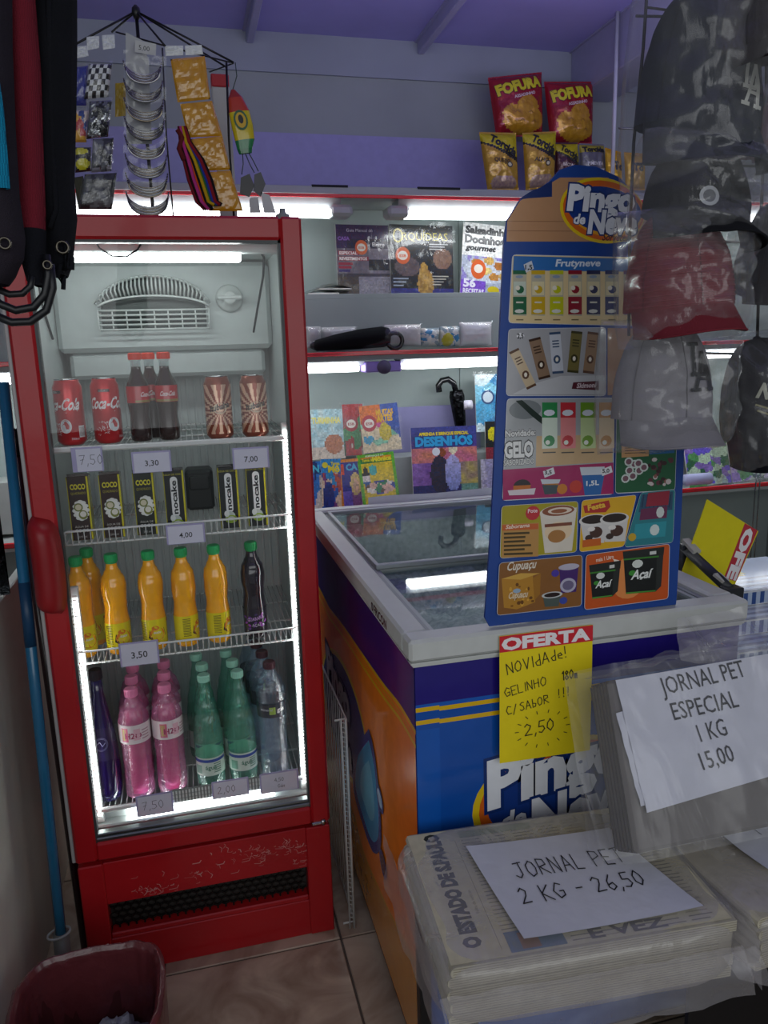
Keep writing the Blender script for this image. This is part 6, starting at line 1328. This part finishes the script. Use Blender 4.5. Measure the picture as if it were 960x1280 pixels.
def cap(cx, cy, wpx, hpx, Y, col, label, yaw=0, tilt=0, ribs=None, logo_=None, brim=None, deep=.075, film='capfilm', bagpad=(1.18, 1.2), brimdrop=.28, colfn=None):
    c0 = onY(cx, cy, Y); a = wpx/2*Y/(FPX*.97); h = hpx*Y/(FPX*.97)
    t = thing('baseball_cap', label, 'cap', tuple(c0), 'caps hanging in clear bags')
    from mathutils import Euler
    R = Euler((0, tilt, yaw)).to_matrix()
    zt, zb = h*.5, -h*.5+h*brimdrop
    def crown(u, v):   # u around front from left to right over to the back; v from rim to button
        an = 2*pi*u; ph = v*pi/2; r = cos(ph)**.72; x = a*sin(an)*r; y = -deep*cos(an)*r*(1 if cos(an) > 0 else .55); z = zb+(zt-zb)*sin(ph)**1.05
        k = 1-.020*(abs(cos(an*3))**12)*(v < .98)
        n_ = .004*noise.noise(Vector((x*30, z*30, cx)))
        return c0+R@Vector((x*k, y*k+n_, z))
    b = MB(col, 'fabric'); b.grid(crown, 72, 30, colfn=colfn)
    if ribs:
        for k in range(26):
            v = .03+k*.034; b.tube([Vector(crown(.5+.62*(i/30-.5)+.0 if 0 else (-.24+.48*i/30) % 1, v)) +R@Vector((0, -.0008, 0)) for i in range(31)], .0011, 4, col=ribs)
    cr = b.build('crown', parent=t)
    b = MB(col, 'satin'); e = c0+R@Vector((0, -deep*.0, zt)); b.lathe([(-.002, .0075), (.003, .006), (.005, .001)], 12, c=e, cap=False); b.build('button', parent=cr)
    # seams
    b = MB(mix(col, '#000000', .35), 'fabric')
    for u in (0, 1/6, 5/6, .5, 1/3, 2/3): b.tube([crown(u, v/16*.97) + R@Vector((sin(2*pi*u)*.0008, -cos(2*pi*u)*.0008, 0)) for v in range(17)], .0009, 4)
    b.build('seams', parent=cr)
    # curved brim in front of the crown
    b = MB(brim or col, 'fabric'); Lb = .062
    def br(u, v, s=0):
        an = (u-.5)*pi*.92; x = a*.94*sin(an)*(1+.04*v); y = -deep*cos(an)-Lb*v*cos(an)**.6*.75; z = zb+.004-h*brimdrop*v*(.55+.45*cos(an))+.012*(cos(an)-1)*0-s-.22*a*(sin(an)**2)*v
        return c0+R@Vector((x, y, z))
    b.grid(lambda u, v: br(u, v), 36, 10); b.grid(lambda u, v: br(u, v, .0025), 36, 6); b.tube([br(i/36, 1, .0012) for i in range(37)], .0018, 6); b.build('brim', parent=t)
    if logo_:
        def mp(x, y, z): # local flat onto crown front
            sn = min(.97, max(.01, y/(zt-zb))); v = math.asin(sn**(1/1.05))/(pi/2); rr_ = cos(v*pi/2)**.72; u = math.asin(max(-.95, min(.95, x/(a*rr_))))/(2*pi); p = Vector(crown(u % 1, v)); return p+R@Vector((u*1.2*z, -z-.0018, 0))
        P = Pr(mp, 'fabric', z=.0016); P.sub = 2; logo_(P, a); P.build('embroidery', parent=cr)
    # bag
    b = MB('#ffffff', film); bw, bh = a*bagpad[0], h*.5*bagpad[1]; sd = cx*.37
    def bg(u, v, s):
        x, y = 2*u-1, 2*v-1; e = (max(0, 1-abs(x)**3)*max(0, 1-abs(y)**4))
        # loosely follows what is inside
        d = (deep+.030)*e**.40; k = noise.noise(Vector((x*2.2+sd, y*3.1, s)))*.018+noise.noise(Vector((x*7+y*3, y*6+sd, s)))*.006+.003*noise.noise(Vector((x*16-y*7, y*9, sd+s)))
        X = bw*x*(1+.03*noise.noise(Vector((y*3, sd, s)))); Z = bh*y*(1+.03*noise.noise(Vector((x*3, sd, 2+s))))
        return c0+R@Vector((X, (-(d)+k*e**.3) if s < 0 else d*.55, Z-.008))
    b.grid(lambda u, v: bg(u, v, -1), 46, 46); b.grid(lambda u, v: bg(u, v, 1), 20, 20); b.build('clear_bag', parent=t)
    return t, c0, a
def LA(col, X0, Y0, H, sy=1.3):
    def f(P, a):
        def ln(pts, w): P.line([(X0+(x0+(x1-x0)*t/5)*H, Y0+(y0+(y1-y0)*t/5)*H*sy) for (x0, y0), (x1, y1) in zip(pts[:-1], pts[1:]) for t in range(6)], w*H, col, up=False)
        w = .13; ln([(.30, 1.0), (.20, .34)], w); ln([(.12, .34), (.60, .34), (.62, .50)], w*.9); ln([(.14, 1.0), (.46, 1.0)], w*.8)
        ln([(.58, .80), (.26, 0)], w); ln([(.60, .80), (.86, 0)], w*1.3); ln([(.38, .24), (.76, .24)], w*.7); ln([(.12, 0), (.42, 0)], w*.8); ln([(.70, 0), (1.02, 0)], w*.8)
    return f
cap(874, 106, 172, 216, YK+.02, '#191f2e', 'large dark navy cap with white overlapping-letter emblem, top of the column', yaw=.0, tilt=.05, logo_=LA('#c4c4be', .015, .024, .050), brimdrop=.24, film='capfilm')
cap(868, 244, 156, 122, YK+.0, '#191a1e', 'black cap with silver sticker, second from the top of the column', yaw=.15, tilt=.1, logo_=lambda P, a: (P.ell(-.40*a, .022, .014, .014, '#b4b6ba', 14), P.ell(-.40*a, .022, .009, .009, '#6a6c70', 12)), brimdrop=.22, film='capfilm')
cap(846, 340, 148, 158, YK, '#7a2a34', 'ribbed dark red cap in the middle of the column', yaw=-.1, tilt=-.06, ribs='#8e3a44', brimdrop=.20, bagpad=(1.14, 1.10))
cap(826, 476, 142, 160, YK+.03, '#8d8a90', 'grey cap with black overlapping-letter emblem, bottom of the column', yaw=.0, tilt=.0, logo_=LA('#17171a', .001, .046, .054), brimdrop=.20, bagpad=(1.30, 1.10), film='capfilm')
cap(958, 325, 96, 150, YK+.06, '#14161c', 'dark cap at the right edge beside the red cap', yaw=.2, tilt=.25, brimdrop=.2)
def NC(P, a):
    P.text('NC', -.50*a, .075, .024, '#b9b9a8', bold=.05, w=a*.46, shear=.2, rot=-.35); P.line([(-.52*a, .062), (-.10*a, .046)], .003, '#8f8a64'); P.line([(-.50*a, .052), (-.12*a, .036)], .003, '#8f8a64')
cap(952, 500, 122, 172, YK+.04, '#15161d', 'black cap with small pale letters, lower right', yaw=-.25, tilt=-.15, logo_=NC, brimdrop=.22)
cap(952, 165, 60, 90, YK+.10, '#6a3038', 'pinkish red cap peeking at the right edge', yaw=.1, brimdrop=.2)
cap(952, 18, 108, 140, YK-.05, '#2c2528', 'dark brown cap cut off by the top right corner', yaw=.0, brimdrop=.15)

# ------------------------------------------------------------------ mesh bags hanging at the left edge
def cloth(name, rows, Y, col, thick=.02, mat='fabric', parent=None, wave=.004, seed=0, colfn=None, nu=14):
    b = MB(col, mat); L = [(onY(a, y, Y), onY(c, y, Y)) for a, c, y in rows]; m = len(L)
    def fn(u, v, s=1):
        t_ = v*(m-1); i = min(m-2, int(t_)); k = t_-i; A = L[i][0].lerp(L[i+1][0], k); B_ = L[i][1].lerp(L[i+1][1], k); p = A.lerp(B_, u)
        e = max(0, 1-(2*u-1)**2)**.5; return Vector((p.x, p.y-s*thick*e-wave*noise.noise(Vector((p.x*30, p.z*7, seed))), p.z))
    b.grid(lambda u, v: fn(u, v), nu, (m-1)*6, colfn=colfn); b.grid(lambda u, v: fn(u, v, -1), nu, (m-1)*4)
    return b.build(name, parent=parent)
YL = .95
t = thing('hanging_bag', 'black cloth bag with straps hanging nearest the fridge corner', 'bag', tuple(onY(80, 0, YL)))
cloth('bag_body', [(36, 96, -120), (36, 96, 60), (38, 95, 150), (44, 93, 230), (50, 97, 275), (56, 92, 330), (64, 84, 345)], YL, '#15161b', .03, parent=t, seed=1, wave=.012)
b = MB('#17181d', 'fabric'); b.tube([onY(x, y, YL-.03) for x, y in ((60, -60), (62, 100), (66, 200), (70, 262), (62, 285))], .003, 6); b.tube([onY(x, y, YL-.03) for x, y in ((83, 305), (84, 330), (80, 338), (86, 318), (90, 322), (90, 336), (84, 334))], .0028, 6); b.tube([onY(x, y, YL-.032) for x, y in ((76, 330), (72, 345), (76, 352), (80, 345), (79, 362))], .0024, 6); b.build('cord', parent=t)
b = MB('#5c574e', 'metal'); p = onY(78, 309, YL-.034); b.tube([(p.x+.006*cos(a*pi/8), p.y, p.z+.006*sin(a*pi/8)) for a in range(16)], .0016, 6, closed=True); b.build('eyelet', parent=t)
b = MB('#17181c', 'matte'); b.tube([(onY(70, -120, YL).x, YL, onY(70, -120, YL).z-.02), (onY(70, -120, YL).x, YL, RH)], .004, 6); b.build('hanger_cord', parent=t)
t = thing('hanging_bag', 'dark red mesh bag hanging folded, second from the left edge', 'bag', tuple(onY(35, 0, YL-.04)))
def meshpat(c1, c2, k):
    return lambda u, v: lin(c1) if (int(u*k)+int(v*k*4)) % 2 else lin(c2)
cloth('mesh_panel', [(4, 41, -120), (8, 44, 0), (11, 51, 90), (14, 54, 180), (19, 57, 260), (24, 57, 294)], YL-.04, '#5e1520', .022, parent=t, seed=2, colfn=meshpat('#842634', '#70202c', 40), nu=40)
cloth('bag_base', [(22, 58, 288), (24, 57, 320), (34, 54, 352), (44, 54, 358)], YL-.042, '#191a20', .020, parent=t, seed=3)
b = MB('#111216', 'satin'); b.tube([onY(x, y, YL-.06) for x, y in ((58, 318), (60, 345), (56, 368), (42, 384), (20, 388), (0, 380), (-18, 366))], .0042, 8); b.tube([onY(x, y, YL-.058) for x, y in ((63, 330), (66, 360), (58, 388), (38, 402), (15, 403), (-12, 392))], .0042, 8); b.tube([onY(x, y, YL-.065) for x, y in ((40, 345), (38, 358), (28, 367), (12, 368), (-6, 360))], .0035, 8); b.build('elastic_cord', parent=t)
b = MB('#5c574e', 'metal'); p = onY(59, 331, YL-.068); b.tube([(p.x+.004*cos(a*pi/8), p.y, p.z+.004*sin(a*pi/8)) for a in range(16)], .0014, 6, closed=True); b.build('eyelet', parent=t)
b = MB('#17181c', 'matte'); q = onY(22, -120, YL-.04); b.tube([(q.x, YL-.04, q.z-.02), (q.x, YL-.04, RH)], .004, 6); b.build('hanger_cord', parent=t)
t = thing('hanging_bag', 'grey bag with blue mesh panel at the far left edge', 'bag', tuple(onY(0, 0, YL-.08)))
cloth('bag_body', [(-60, 14, -120), (-60, 16, 60), (-60, 20, 160), (-60, 26, 250), (-60, 33, 300), (-55, 31, 325), (-40, 20, 345), (-30, 10, 356)], YL-.08, '#2a252d', .03, parent=t, seed=4, wave=.008)
cloth('mesh_panel', [(-40, 1, 105), (-40, 6, 140), (-40, 10, 190), (-40, 13, 236)], YL-.108, '#1585a8', .006, parent=t, seed=5, colfn=meshpat('#1687ac', '#0f6c8e', 34), nu=34, wave=.008)
b = MB('#5c574e', 'metal'); p = onY(6, 304, YL-.112); b.tube([(p.x+.005*cos(a*pi/8), p.y, p.z+.005*sin(a*pi/8)) for a in range(16)], .0014, 6, closed=True); b.build('eyelet', parent=t)
b = MB('#17181c', 'matte'); q = onY(-20, -120, YL-.08); b.tube([(q.x, YL-.08, q.z-.02), (q.x, YL-.08, RH)], .004, 6); b.build('hanger_cord', parent=t)

# ------------------------------------------------------------------ wire carousel of trinkets on top of the fridge
YC2 = 2.02; FT = 1.841
c = onY(170, 14, YC2)
t = thing('carousel_stand', 'black wire carousel stand on top of the fridge', 'stand', (c.x, YC2, FT))
b = MB('#141416', 'satin'); hub = Vector((c.x, YC2, c.z))
ends = [onY(93, 56, YC2-.06), onY(292, 78, YC2-.04), onY(206, 57, YC2-.12), onY(140, 40, YC2+.10), onY(290, 84, YC2+.06)]
ends[4] = onY(283, 84, YC2+.02)
for e in ends: b.tube([hub, e], .0024, 6)
b.tube([onY(145, 40, YC2), onY(205, 57, YC2-.08), onY(292, 79, YC2-.04), onY(262, 90, YC2+.02)], .0018, 6)
b.tube([hub+Vector((0, 0, .012)), (c.x, YC2, FT)], .004, 8); b.lathe([(-.016, .006), (-.004, .010), (.006, .009), (.012, .003)], 12, c=hub); b.tube([onY(283, 78, YC2-.03), onY(286, 170, YC2-.03), Vector((onY(290, 235, YC2-.03).x, YC2-.03, FT))], .0026, 6); b.tube([onY(203, 60, YC2-.06), onY(208, 170, YC2-.06), Vector((onY(216, 262, YC2-.06).x, YC2-.06, FT))], .0018, 6)
b.lathe([(0, .07), (.004, .07), (.006, .01)], 24, c=(c.x, YC2, FT)); b.build('wire_frame', parent=t)
def pack(pts, Y, label, col, name='wrapped_pack', cat='pack', colfn=None, th=.012, film=True, mat='cover', deco=None, grp=None, filmmat_='film'):
    Q = [onY(x, y, Y) for x, y in pts]; sd = pts[0][0]+pts[0][1]
    for q in Q: q.z = max(q.z, FT+.003) if Y > 1.85 and Y < 2.3 else q.z
    def g(u, v, s=1, o=0):
        p = Q[3].lerp(Q[2], u).lerp(Q[0].lerp(Q[1], u), v); x, y = 2*u-1, 2*v-1; e = (max(0, 1-x**4)*max(0, 1-y**4))**.5
        return p+Vector((0, -s*th*e-o+.003*noise.noise(Vector((u*6, v*6, sd)))*e, 0))
    b = MB(col, mat); b.grid(lambda u, v: g(u, v), 18, 18, colfn=colfn, smooth=not colfn); b.grid(lambda u, v: g(u, v, -.4), 6, 6); o = b.build(name); tag(o, label, cat, grp)
    if film:
        b = MB('#ffffff', filmmat_)
        def ff(u, v): q = g(-.04+1.08*u if 0 else u, v, 1.2, .003); return q+Vector(((u-.5)*.006, .004*noise.noise(Vector((u*8, v*8, sd+4))), (v-.5)*.006+.003))
        b.grid(ff, 14, 14); b.build('plastic_wrap', parent=o)
    return o
chk = lambda u, v: lin('#d5d8da') if (int(u*6)+int(v*6)) % 2 else lin('#17181a')
blk = 'wrapped pouches hanging in the left strip of the carousel'
pack(((112, 80), (140, 80), (135, 121), (105, 124)), 1.94, 'black and white checkered pouch, top of its strip', '#dddddd', colfn=chk, grp=blk)
foilf = vor(['#1a1b1d', '#8a8e92', '#3a3d40', '#c9cdd0', '#232527'], 91, 26)
pack(((112, 127), (140, 125), (135, 171), (108, 174)), 1.94, 'silver and black wrapped pouch below the checkered one', '#444444', colfn=foilf, grp=blk, mat='mirrorfoil')
pack(((116, 174), (142, 172), (139, 214), (114, 216)), 1.935, 'dark glossy pouch with white lettering, third in its strip', '#222226', colfn=vor(['#1a1b20', '#5a5c66', '#26262c', '#8a8a96'], 92, 22), grp=blk)
pack(((106, 218), (146, 216), (140, 262), (98, 262)), 1.93, 'dark crumpled pouches at the foot of the strip', '#26282b', colfn=vor(['#1c1d20', '#4a4d50', '#2a2c30', '#6a6d70'], 93, 24), grp=blk)
pack(((94, 84), (110, 82), (108, 132), (95, 132)), 1.96, 'deep blue wrapped pouch half hidden by the hanging bag', '#23308a', grp=blk)
pack(((94, 138), (112, 138), (108, 178), (94, 178)), 1.955, 'red and blue pouch with pale streaks beside the hanging bag', '#8a2f3a', colfn=vor(['#24408a', '#b83a3a', '#d8c8c0', '#e0a83a', '#24408a'], 94, 14), grp=blk)
pack(((94, 184), (114, 184), (114, 214), (94, 216)), 1.95, 'black pouch with plain yellow patches beside the hanging bag', '#15151a', colfn=lambda u, v: lin('#c9c21c') if (ell_in(u, v, .35, .80, .5, .13) or ell_in(u, v, .5, .28, .45, .22)) else lin('#15151a'), grp=blk)
pack(((92, 222), (104, 220), (112, 262), (98, 262)), 1.945, 'olive grey strap-like pouch at the lower left of the carousel', '#4a4a3e', film=False, mat='fabric', grp=blk)
pack(((108, 46), (124, 45), (124, 60), (109, 63)), 1.93, 'small white price label above the checkered pouch, left', '#c9ccd0', 'price_label', 'label', th=.001, film=False)
pack(((127, 44), (143, 43), (144, 60), (129, 62)), 1.93, 'small white price label above the checkered pouch, right', '#c9ccd0', 'price_label', 'label', th=.001, film=False)
pack(((95, 58), (108, 57), (111, 70), (96, 73)), 1.93, 'small white price label beside the hanging bag edge', '#c9ccd0', 'price_label', 'label', th=.001, film=False)
pack(((144, 104), (157, 103), (157, 145), (144, 146)), 2.06, 'plain yellow card behind the pouch strips', '#c9a82a', 'card', 'card', th=.002, film=False)
# bangle strip
t = thing('bangle_strip', 'long strip of metallic bangles in clear plastic, centre of the carousel', 'bangles', tuple(onY(182, 262, 1.93)))
b = MB('#bdbfc0', 'film'); 
st = [onY(x, y, 1.945) for x, y in ((157, 40), (205, 76), (211, 263), (158, 263))]
for q in st: q.z = max(q.z, FT+.004)
Lq = [onY(*p, 1.945) for p in ((157, 40), (176, 48), (195, 80), (205, 160), (211, 262), (158, 262), (154, 160))]
for q in Lq: q.z = max(q.z, FT+.004)
bb = MB('#a9abac', 'cover'); cpts = [onY(*p, 1.95) for p in ((157, 40), (177, 50), (186, 76), (190, 180), (158, 180))]; bb.add([tuple(p) for p in cpts], [tuple(range(5))]); bb.build('backing_card', parent=t)
for i in range(8):
    cy = 88+i*23.2; w_ = 20+i*.45; b = MB(('#c6c7c4', '#8d8f90', '#b0a58c', '#9b9da0')[i % 4], 'chrome'); cxp = 179+i*.9
    p = onY(cxp, cy, 1.93); rx = w_*1.93/FPX
    for k in range(13):
        P_ = [(p.x+(rx-.0004*k)*cos(a), 1.93-.004-.0014*k, p.z-(rx*.95-.0004*k)*sin(a)*.75+.018-.0021*k) for a in [pi*j/20 for j in range(21)]]
        b.tube([q for q in P_ if q[2] > FT], .0016, 5, mat='chrome' if k % 2 else 'metal', col=('#c9cac6', '#7c7d7e', '#a89c86', '#55585a')[(k+i) % 4])
    o = b.build('bangle', parent=t)
b = MB('#ffffff', 'film'); b.grid(lambda u, v: onY(154+4*v*0+54*u, 262-200*v, 1.915)+Vector((0, .006*noise.noise(Vector((u*5, v*14, 1))), 0)) if True else 0, 16, 60); 
for q in b.v: q.z = max(q.z, FT+.003)
b.build('plastic_sleeve', parent=t)
pk_ = onY(182, 60, 1.928); f, _ = frontplane(pk_); P = Pr(f, 'paper'); P.rect(-.022, -.012, .022, .012, '#b9bab8', rot=-.12); P.text('5,00', -.015, -.004, .010, '#26282a', rot=-.12); o = P.build('price_label', parent=t)
# amber packs
gy_ = 'amber wrapped packs hanging in a strip on the right of the carousel'
AM = '#c98f1c'
amb = lambda s: (lambda u, v: mix('#d39a20', '#b57c14', .5+.5*noise.noise(Vector((u*4, v*4, s)))))
for i, (q, lb) in enumerate(((((213, 74), (256, 70), (263, 124), (222, 128)), 'amber wrapped pack, topmost in its strip'), (((225, 130), (265, 126), (278, 170), (235, 172)), 'amber wrapped pack, second in its strip'), (((238, 174), (278, 170), (288, 212), (250, 214)), 'amber wrapped pack, third in its strip'), (((250, 216), (288, 213), (304, 264), (262, 264)), 'amber wrapped pack resting on the fridge top'))):
    pack(q, 1.93-.004*i, lb, AM, colfn=amb(i), grp=gy_, th=.006, mat='wrapped', film=False)
pack(((206, 57), (229, 57), (229, 69), (207, 70)), 1.92, 'white price card at the head of the amber strip, left', '#d3d6d6', 'price_label', 'label', th=.001, film=False)
pack(((231, 57), (252, 56), (254, 68), (232, 69)), 1.92, 'white price card at the head of the amber strip, right', '#d3d6d6', 'price_label', 'label', th=.001, film=False)
# woven bracelets
t = thing('bracelet_bundle', 'bundle of rainbow woven bracelets dangling in front of the amber packs', 'bracelets', tuple(onY(245, 250, 1.90)))
rb = ['#7a1f2a', '#2a1416', '#c23a8a', '#d8541f', '#1d1a1c', '#c8a21f', '#2f6f3a', '#2a3a9a', '#8a1f2a', '#201a1c']
for i, c_ in enumerate(rb):
    b = MB(c_, 'fabric'); k = i*2.6; pts_ = [(224+k*.3, 158), (226+k*.5, 178), (230+k, 200), (236+k*1.2, 225), (246+k*1.1, 252), (256+k*.9, 256 if i > 4 else 262)]
    b.tube([Vector(onY(x, y, 1.905-.002*(i % 3))) if onY(x, y, 1.905).z > FT+.004 else Vector((onY(x, y, 1.905).x, 1.905, FT+.005)) for x, y in pts_], .0042, 6); b.build('bracelet', parent=t)
b = MB('#6a2426', 'fabric'); b.tube([onY(x, y, 1.90) for x, y in ((222, 162), (228, 172), (224, 186), (230, 200))], .006, 6); b.build('tassel', parent=t)
# fish-shaped ornament with hanging tags
t = thing('fish_ornament', 'red yellow green fish-shaped ornament hanging by the carousel', 'ornament', tuple(onY(300, 190, 1.97)))
Yf = 1.97; ctr = [onY(x, y, Yf) for x, y in ((291, 112), (294, 122), (299, 140), (303, 158), (306, 175), (306, 186), (307, 192))]
cl = ['#8f2a2c', '#b03a2a', '#cdb81c', '#c9b41c', '#2a7a4a', '#1f6a40', '#1f6a40']; rad_ = [.004, .016, .024, .025, .023, .018, .015]
b = MB('#cdb81c', 'gloss'); n = 14
vs = []; fs = []; cs = []
for i, (p, r_) in enumerate(zip(ctr, rad_)):
    for j in range(n): a = 2*pi*j/n; vs.append((p.x+r_*cos(a), p.y+r_*.35*sin(a), p.z+.15*r_*cos(a)))
for i in range(len(ctr)-1):
    for j in range(n): fs.append((i*n+j, i*n+(j+1) % n, (i+1)*n+(j+1) % n, (i+1)*n+j)); cs.append(lin(cl[i]))
b.add(vs, fs, cols=cs, smooth=True); b.build('body', parent=t)
f, iv = frontplane((0, Yf-.0098, 0)); P = Pr(f, 'gloss'); a = iv(301, 150); P.ell(a[0], a[1], .016, .022, '#2a5a38', 16, rot=.2); P.ell(a[0], a[1], .012, .017, '#c9a01c', 16, rot=.2); P.ell(a[0], a[1]+.002, .006, .010, '#1c1a1a', 10, rot=.2); P.build('painted_emblem', parent=t)
b = MB('#2a3a34', 'satin')
for q in (((303, 190), (304, 205), (302, 218)), ((306, 190), (312, 205), (318, 216)), ((309, 188), (316, 200), (323, 214)), ((294, 78), (296, 95), (291, 112))): b.tube([onY(x, y, Yf) for x, y in q], .0012, 5)
b.build('strings', parent=t)
for q, c_ in ((((301, 222), (312, 217), (318, 232), (312, 246), (300, 242)), '#3d3d3e'), (((318, 218), (326, 215), (332, 230), (326, 246), (317, 238)), '#46464a'), (((312, 248), (322, 246), (326, 266), (312, 266)), '#a9aaac'), (((326, 240), (337, 244), (345, 266), (330, 266)), '#b5b6b8')):
    b = MB(c_, 'satin'); P_ = [onY(x, y, Yf-.02) for x, y in q]; 
    for p in P_: p.z = max(p.z, FT+.003)
    n = len(P_); b.add(P_+[p+Vector((0, .0025, 0)) for p in P_], [tuple(range(n)), tuple(range(n, 2*n))[::-1]]+[(i, (i+1) % n, n+(i+1) % n, n+i) for i in range(n)]); b.build('hanging_tag', parent=t)
# white post with red top behind
a, c_ = onY(263, 95, 2.2), onY(285, 95, 2.2); b = MB('#b9b9b4', 'satin'); b.box((a.x, 2.18, FT), (c_.x, 2.21, a.z-.03), .002); b.box((a.x, 2.179, a.z-.03), (c_.x, 2.211, a.z), .002, col='#b01f28'); o = b.build('display_box'); tag(o, 'pale upright box with red top behind the carousel', 'box')
p = onY(371, 262, 2.3); b = MB('#8a8d8c', 'satin'); b.lathe([(0, .018), (.02, .016), (.024, .008), (.034, .007)], 12, c=(FX1-.028, 1.90, FT)); o = b.build('knob'); tag(o, 'small grey knob on the right end of the fridge top', 'knob')

# ------------------------------------------------------------------ waste bin, poles, wrapped goods at the left
t = thing('waste_bin', 'waste bin lined with a dark red plastic bag, bottom left', 'bin', (-.285, 1.41, 0))
cxb, cyb = -.285, 1.405
def rs(a, rx, ry, e=.55): return (rx*abs(cos(a))**e*(1 if cos(a) > 0 else -1), ry*abs(sin(a))**e*(1 if sin(a) > 0 else -1))
b = MB('#4a1f22', 'satin')
def shell(s0, s1, z0, z1, off=0):
    def g(u, v): x, y = rs(2*pi*u, 1, 1); k = (s0+(s1-s0)*v)+off; return (cxb+x*.138*k, cyb+y*.135*k, z0+(z1-z0)*v)
    return g
b.grid(shell(.76, 1, .0, .292), 40, 6); b.grid(shell(.74, .98, .004, .292), 40, 6); b.grid(lambda u, v: (cxb+rs(2*pi*u, 1, 1)[0]*.105*v, cyb+rs(2*pi*u, 1, 1)[1]*.10*v, .003), 40, 2); b.build('bucket', parent=t)
b = MB('#602b30', 'gloss')
def liner(u, v):
    x, y = rs(2*pi*u, 1, 1); prof = [(1.03, .10), (1.05, .20), (1.07, .28), (1.06, .305), (1.0, .312), (.945, .300), (.90, .2), (.80, .06), (.60, .02), (.0, .015)]
    t_ = v*(len(prof)-1); i = min(len(prof)-2, int(t_)); k = t_-i; s = prof[i][0]*(1-k)+prof[i+1][0]*k; z = prof[i][1]*(1-k)+prof[i+1][1]*k
    w = noise.noise(Vector((x*3, y*3, z*8)))*.035+noise.noise(Vector((x*9+5, y*9, z*4)))*.02
    s += w*(1 if v < .9 else .3); return (cxb+x*.138*s, cyb+y*.135*s, z+.008*noise.noise(Vector((x*4, y*4, 3))))
MATS['gloss']; fam('binbag', .30, coat=.3, bump=.6, bscale=22, namt=.12); b.mat = 'binbag'; b.grid(liner, 96, 60); b.build('bag_liner', parent=t, label='dark red wrinkled bag liner')
p = onZ(146, 1285, .15); b = MB('#b9bdc8', 'paper')
b.grid(lambda u, v: (lambda r_: (p.x+r_*sin(pi*v)*cos(2*pi*u), p.y-.01+r_*sin(pi*v)*sin(2*pi*u), max(.022, .12+r_*.8*cos(pi*v))))(.055+.020*noise.noise(Vector((cos(2*pi*u)*2, sin(2*pi*u)*2, v*5)))+.01*noise.noise(Vector((cos(2*pi*u)*6, sin(2*pi*u)*6, v*15)))), 28, 20, smooth=False); o = b.build('crumpled_paper'); tag(o, 'crumpled pale paper at the bottom of the lined bin', 'paper')
def pole(p0, p1, r, col, label, cat='pole', parts=()):
    t = thing('broom_handle', label, cat, tuple(p0)); b = MB(col, 'gloss'); b.tube([p0, p1], r, 14); b.build('stick', parent=t)
    for k, rr_, c_, nm in parts: b = MB(c_, 'satin'); a = Vector(p0).lerp(Vector(p1), k[0]); e = Vector(p0).lerp(Vector(p1), k[1]); b.tube([a, e], rr_, 14); b.build(nm, parent=t)
    return t
q0, q1 = onY(76, 1166, 1.745), onY(4, 478, 1.9); dr_ = (q0-q1).normalized(); q00 = q0+dr_*((q0.z-.0)/-dr_.z)
pole(q00, q1, .0125, '#1c678f', 'blue broom handle leaning beside the red fridge', parts=(((0.0, (q00-q0).length/(q00-q1).length), .019, '#6f716e', 'socket'), ((.60, .70), .0132, '#123c5e', 'sleeve')))
b = MB('#a9b0b2', 'satin'); b.tube([(q0.x+.026*cos(a*pi/8)-.004, q0.y+.02*sin(a*pi/8), q0.z+.004*cos(a*pi/8)) for a in range(16)], .0028, 6, closed=True); b.build('clip_ring', parent=bpy.data.objects['broom_handle'])
q2, q3 = onY(100, 1130, 1.90), onY(17, 536, 1.98); dr_ = (q2-q3).normalized(); q22 = q2+dr_*(q2.z/-dr_.z)
q22.x = min(q22.x, -.372)
pole(q22, q3, .011, '#2a1218', 'dark maroon stick with black cap behind the blue handle', parts=(((.955, 1.0), .0125, '#0f1012', 'end_cap'),))
a = onY(2, 700, 2.0); b = MB('#2b2e31', 'mirrorfoil'); b.grid(lambda u, v: (-.70+.24*u, 1.98-.05*sin(pi*u)*sin(pi*v)+.01*noise.noise(Vector((u*5, v*5, 2))), .985+.30*v*(1-.3*u*u)), 24, 24, colfn=vor(['#24272a', '#3c4043', '#1a1c1f', '#5a5e62'], 101, 20)); b.grid(lambda u, v: (-.70+.24*u, 1.99+.03*sin(pi*u)*sin(pi*v), .985+.30*v*(1-.3*u*u)), 6, 6); o = b.build('wrapped_bundle'); tag(o, 'dark plastic-wrapped goods standing on the side panel, left edge', 'bundle')
bpy.context.view_layer.update()
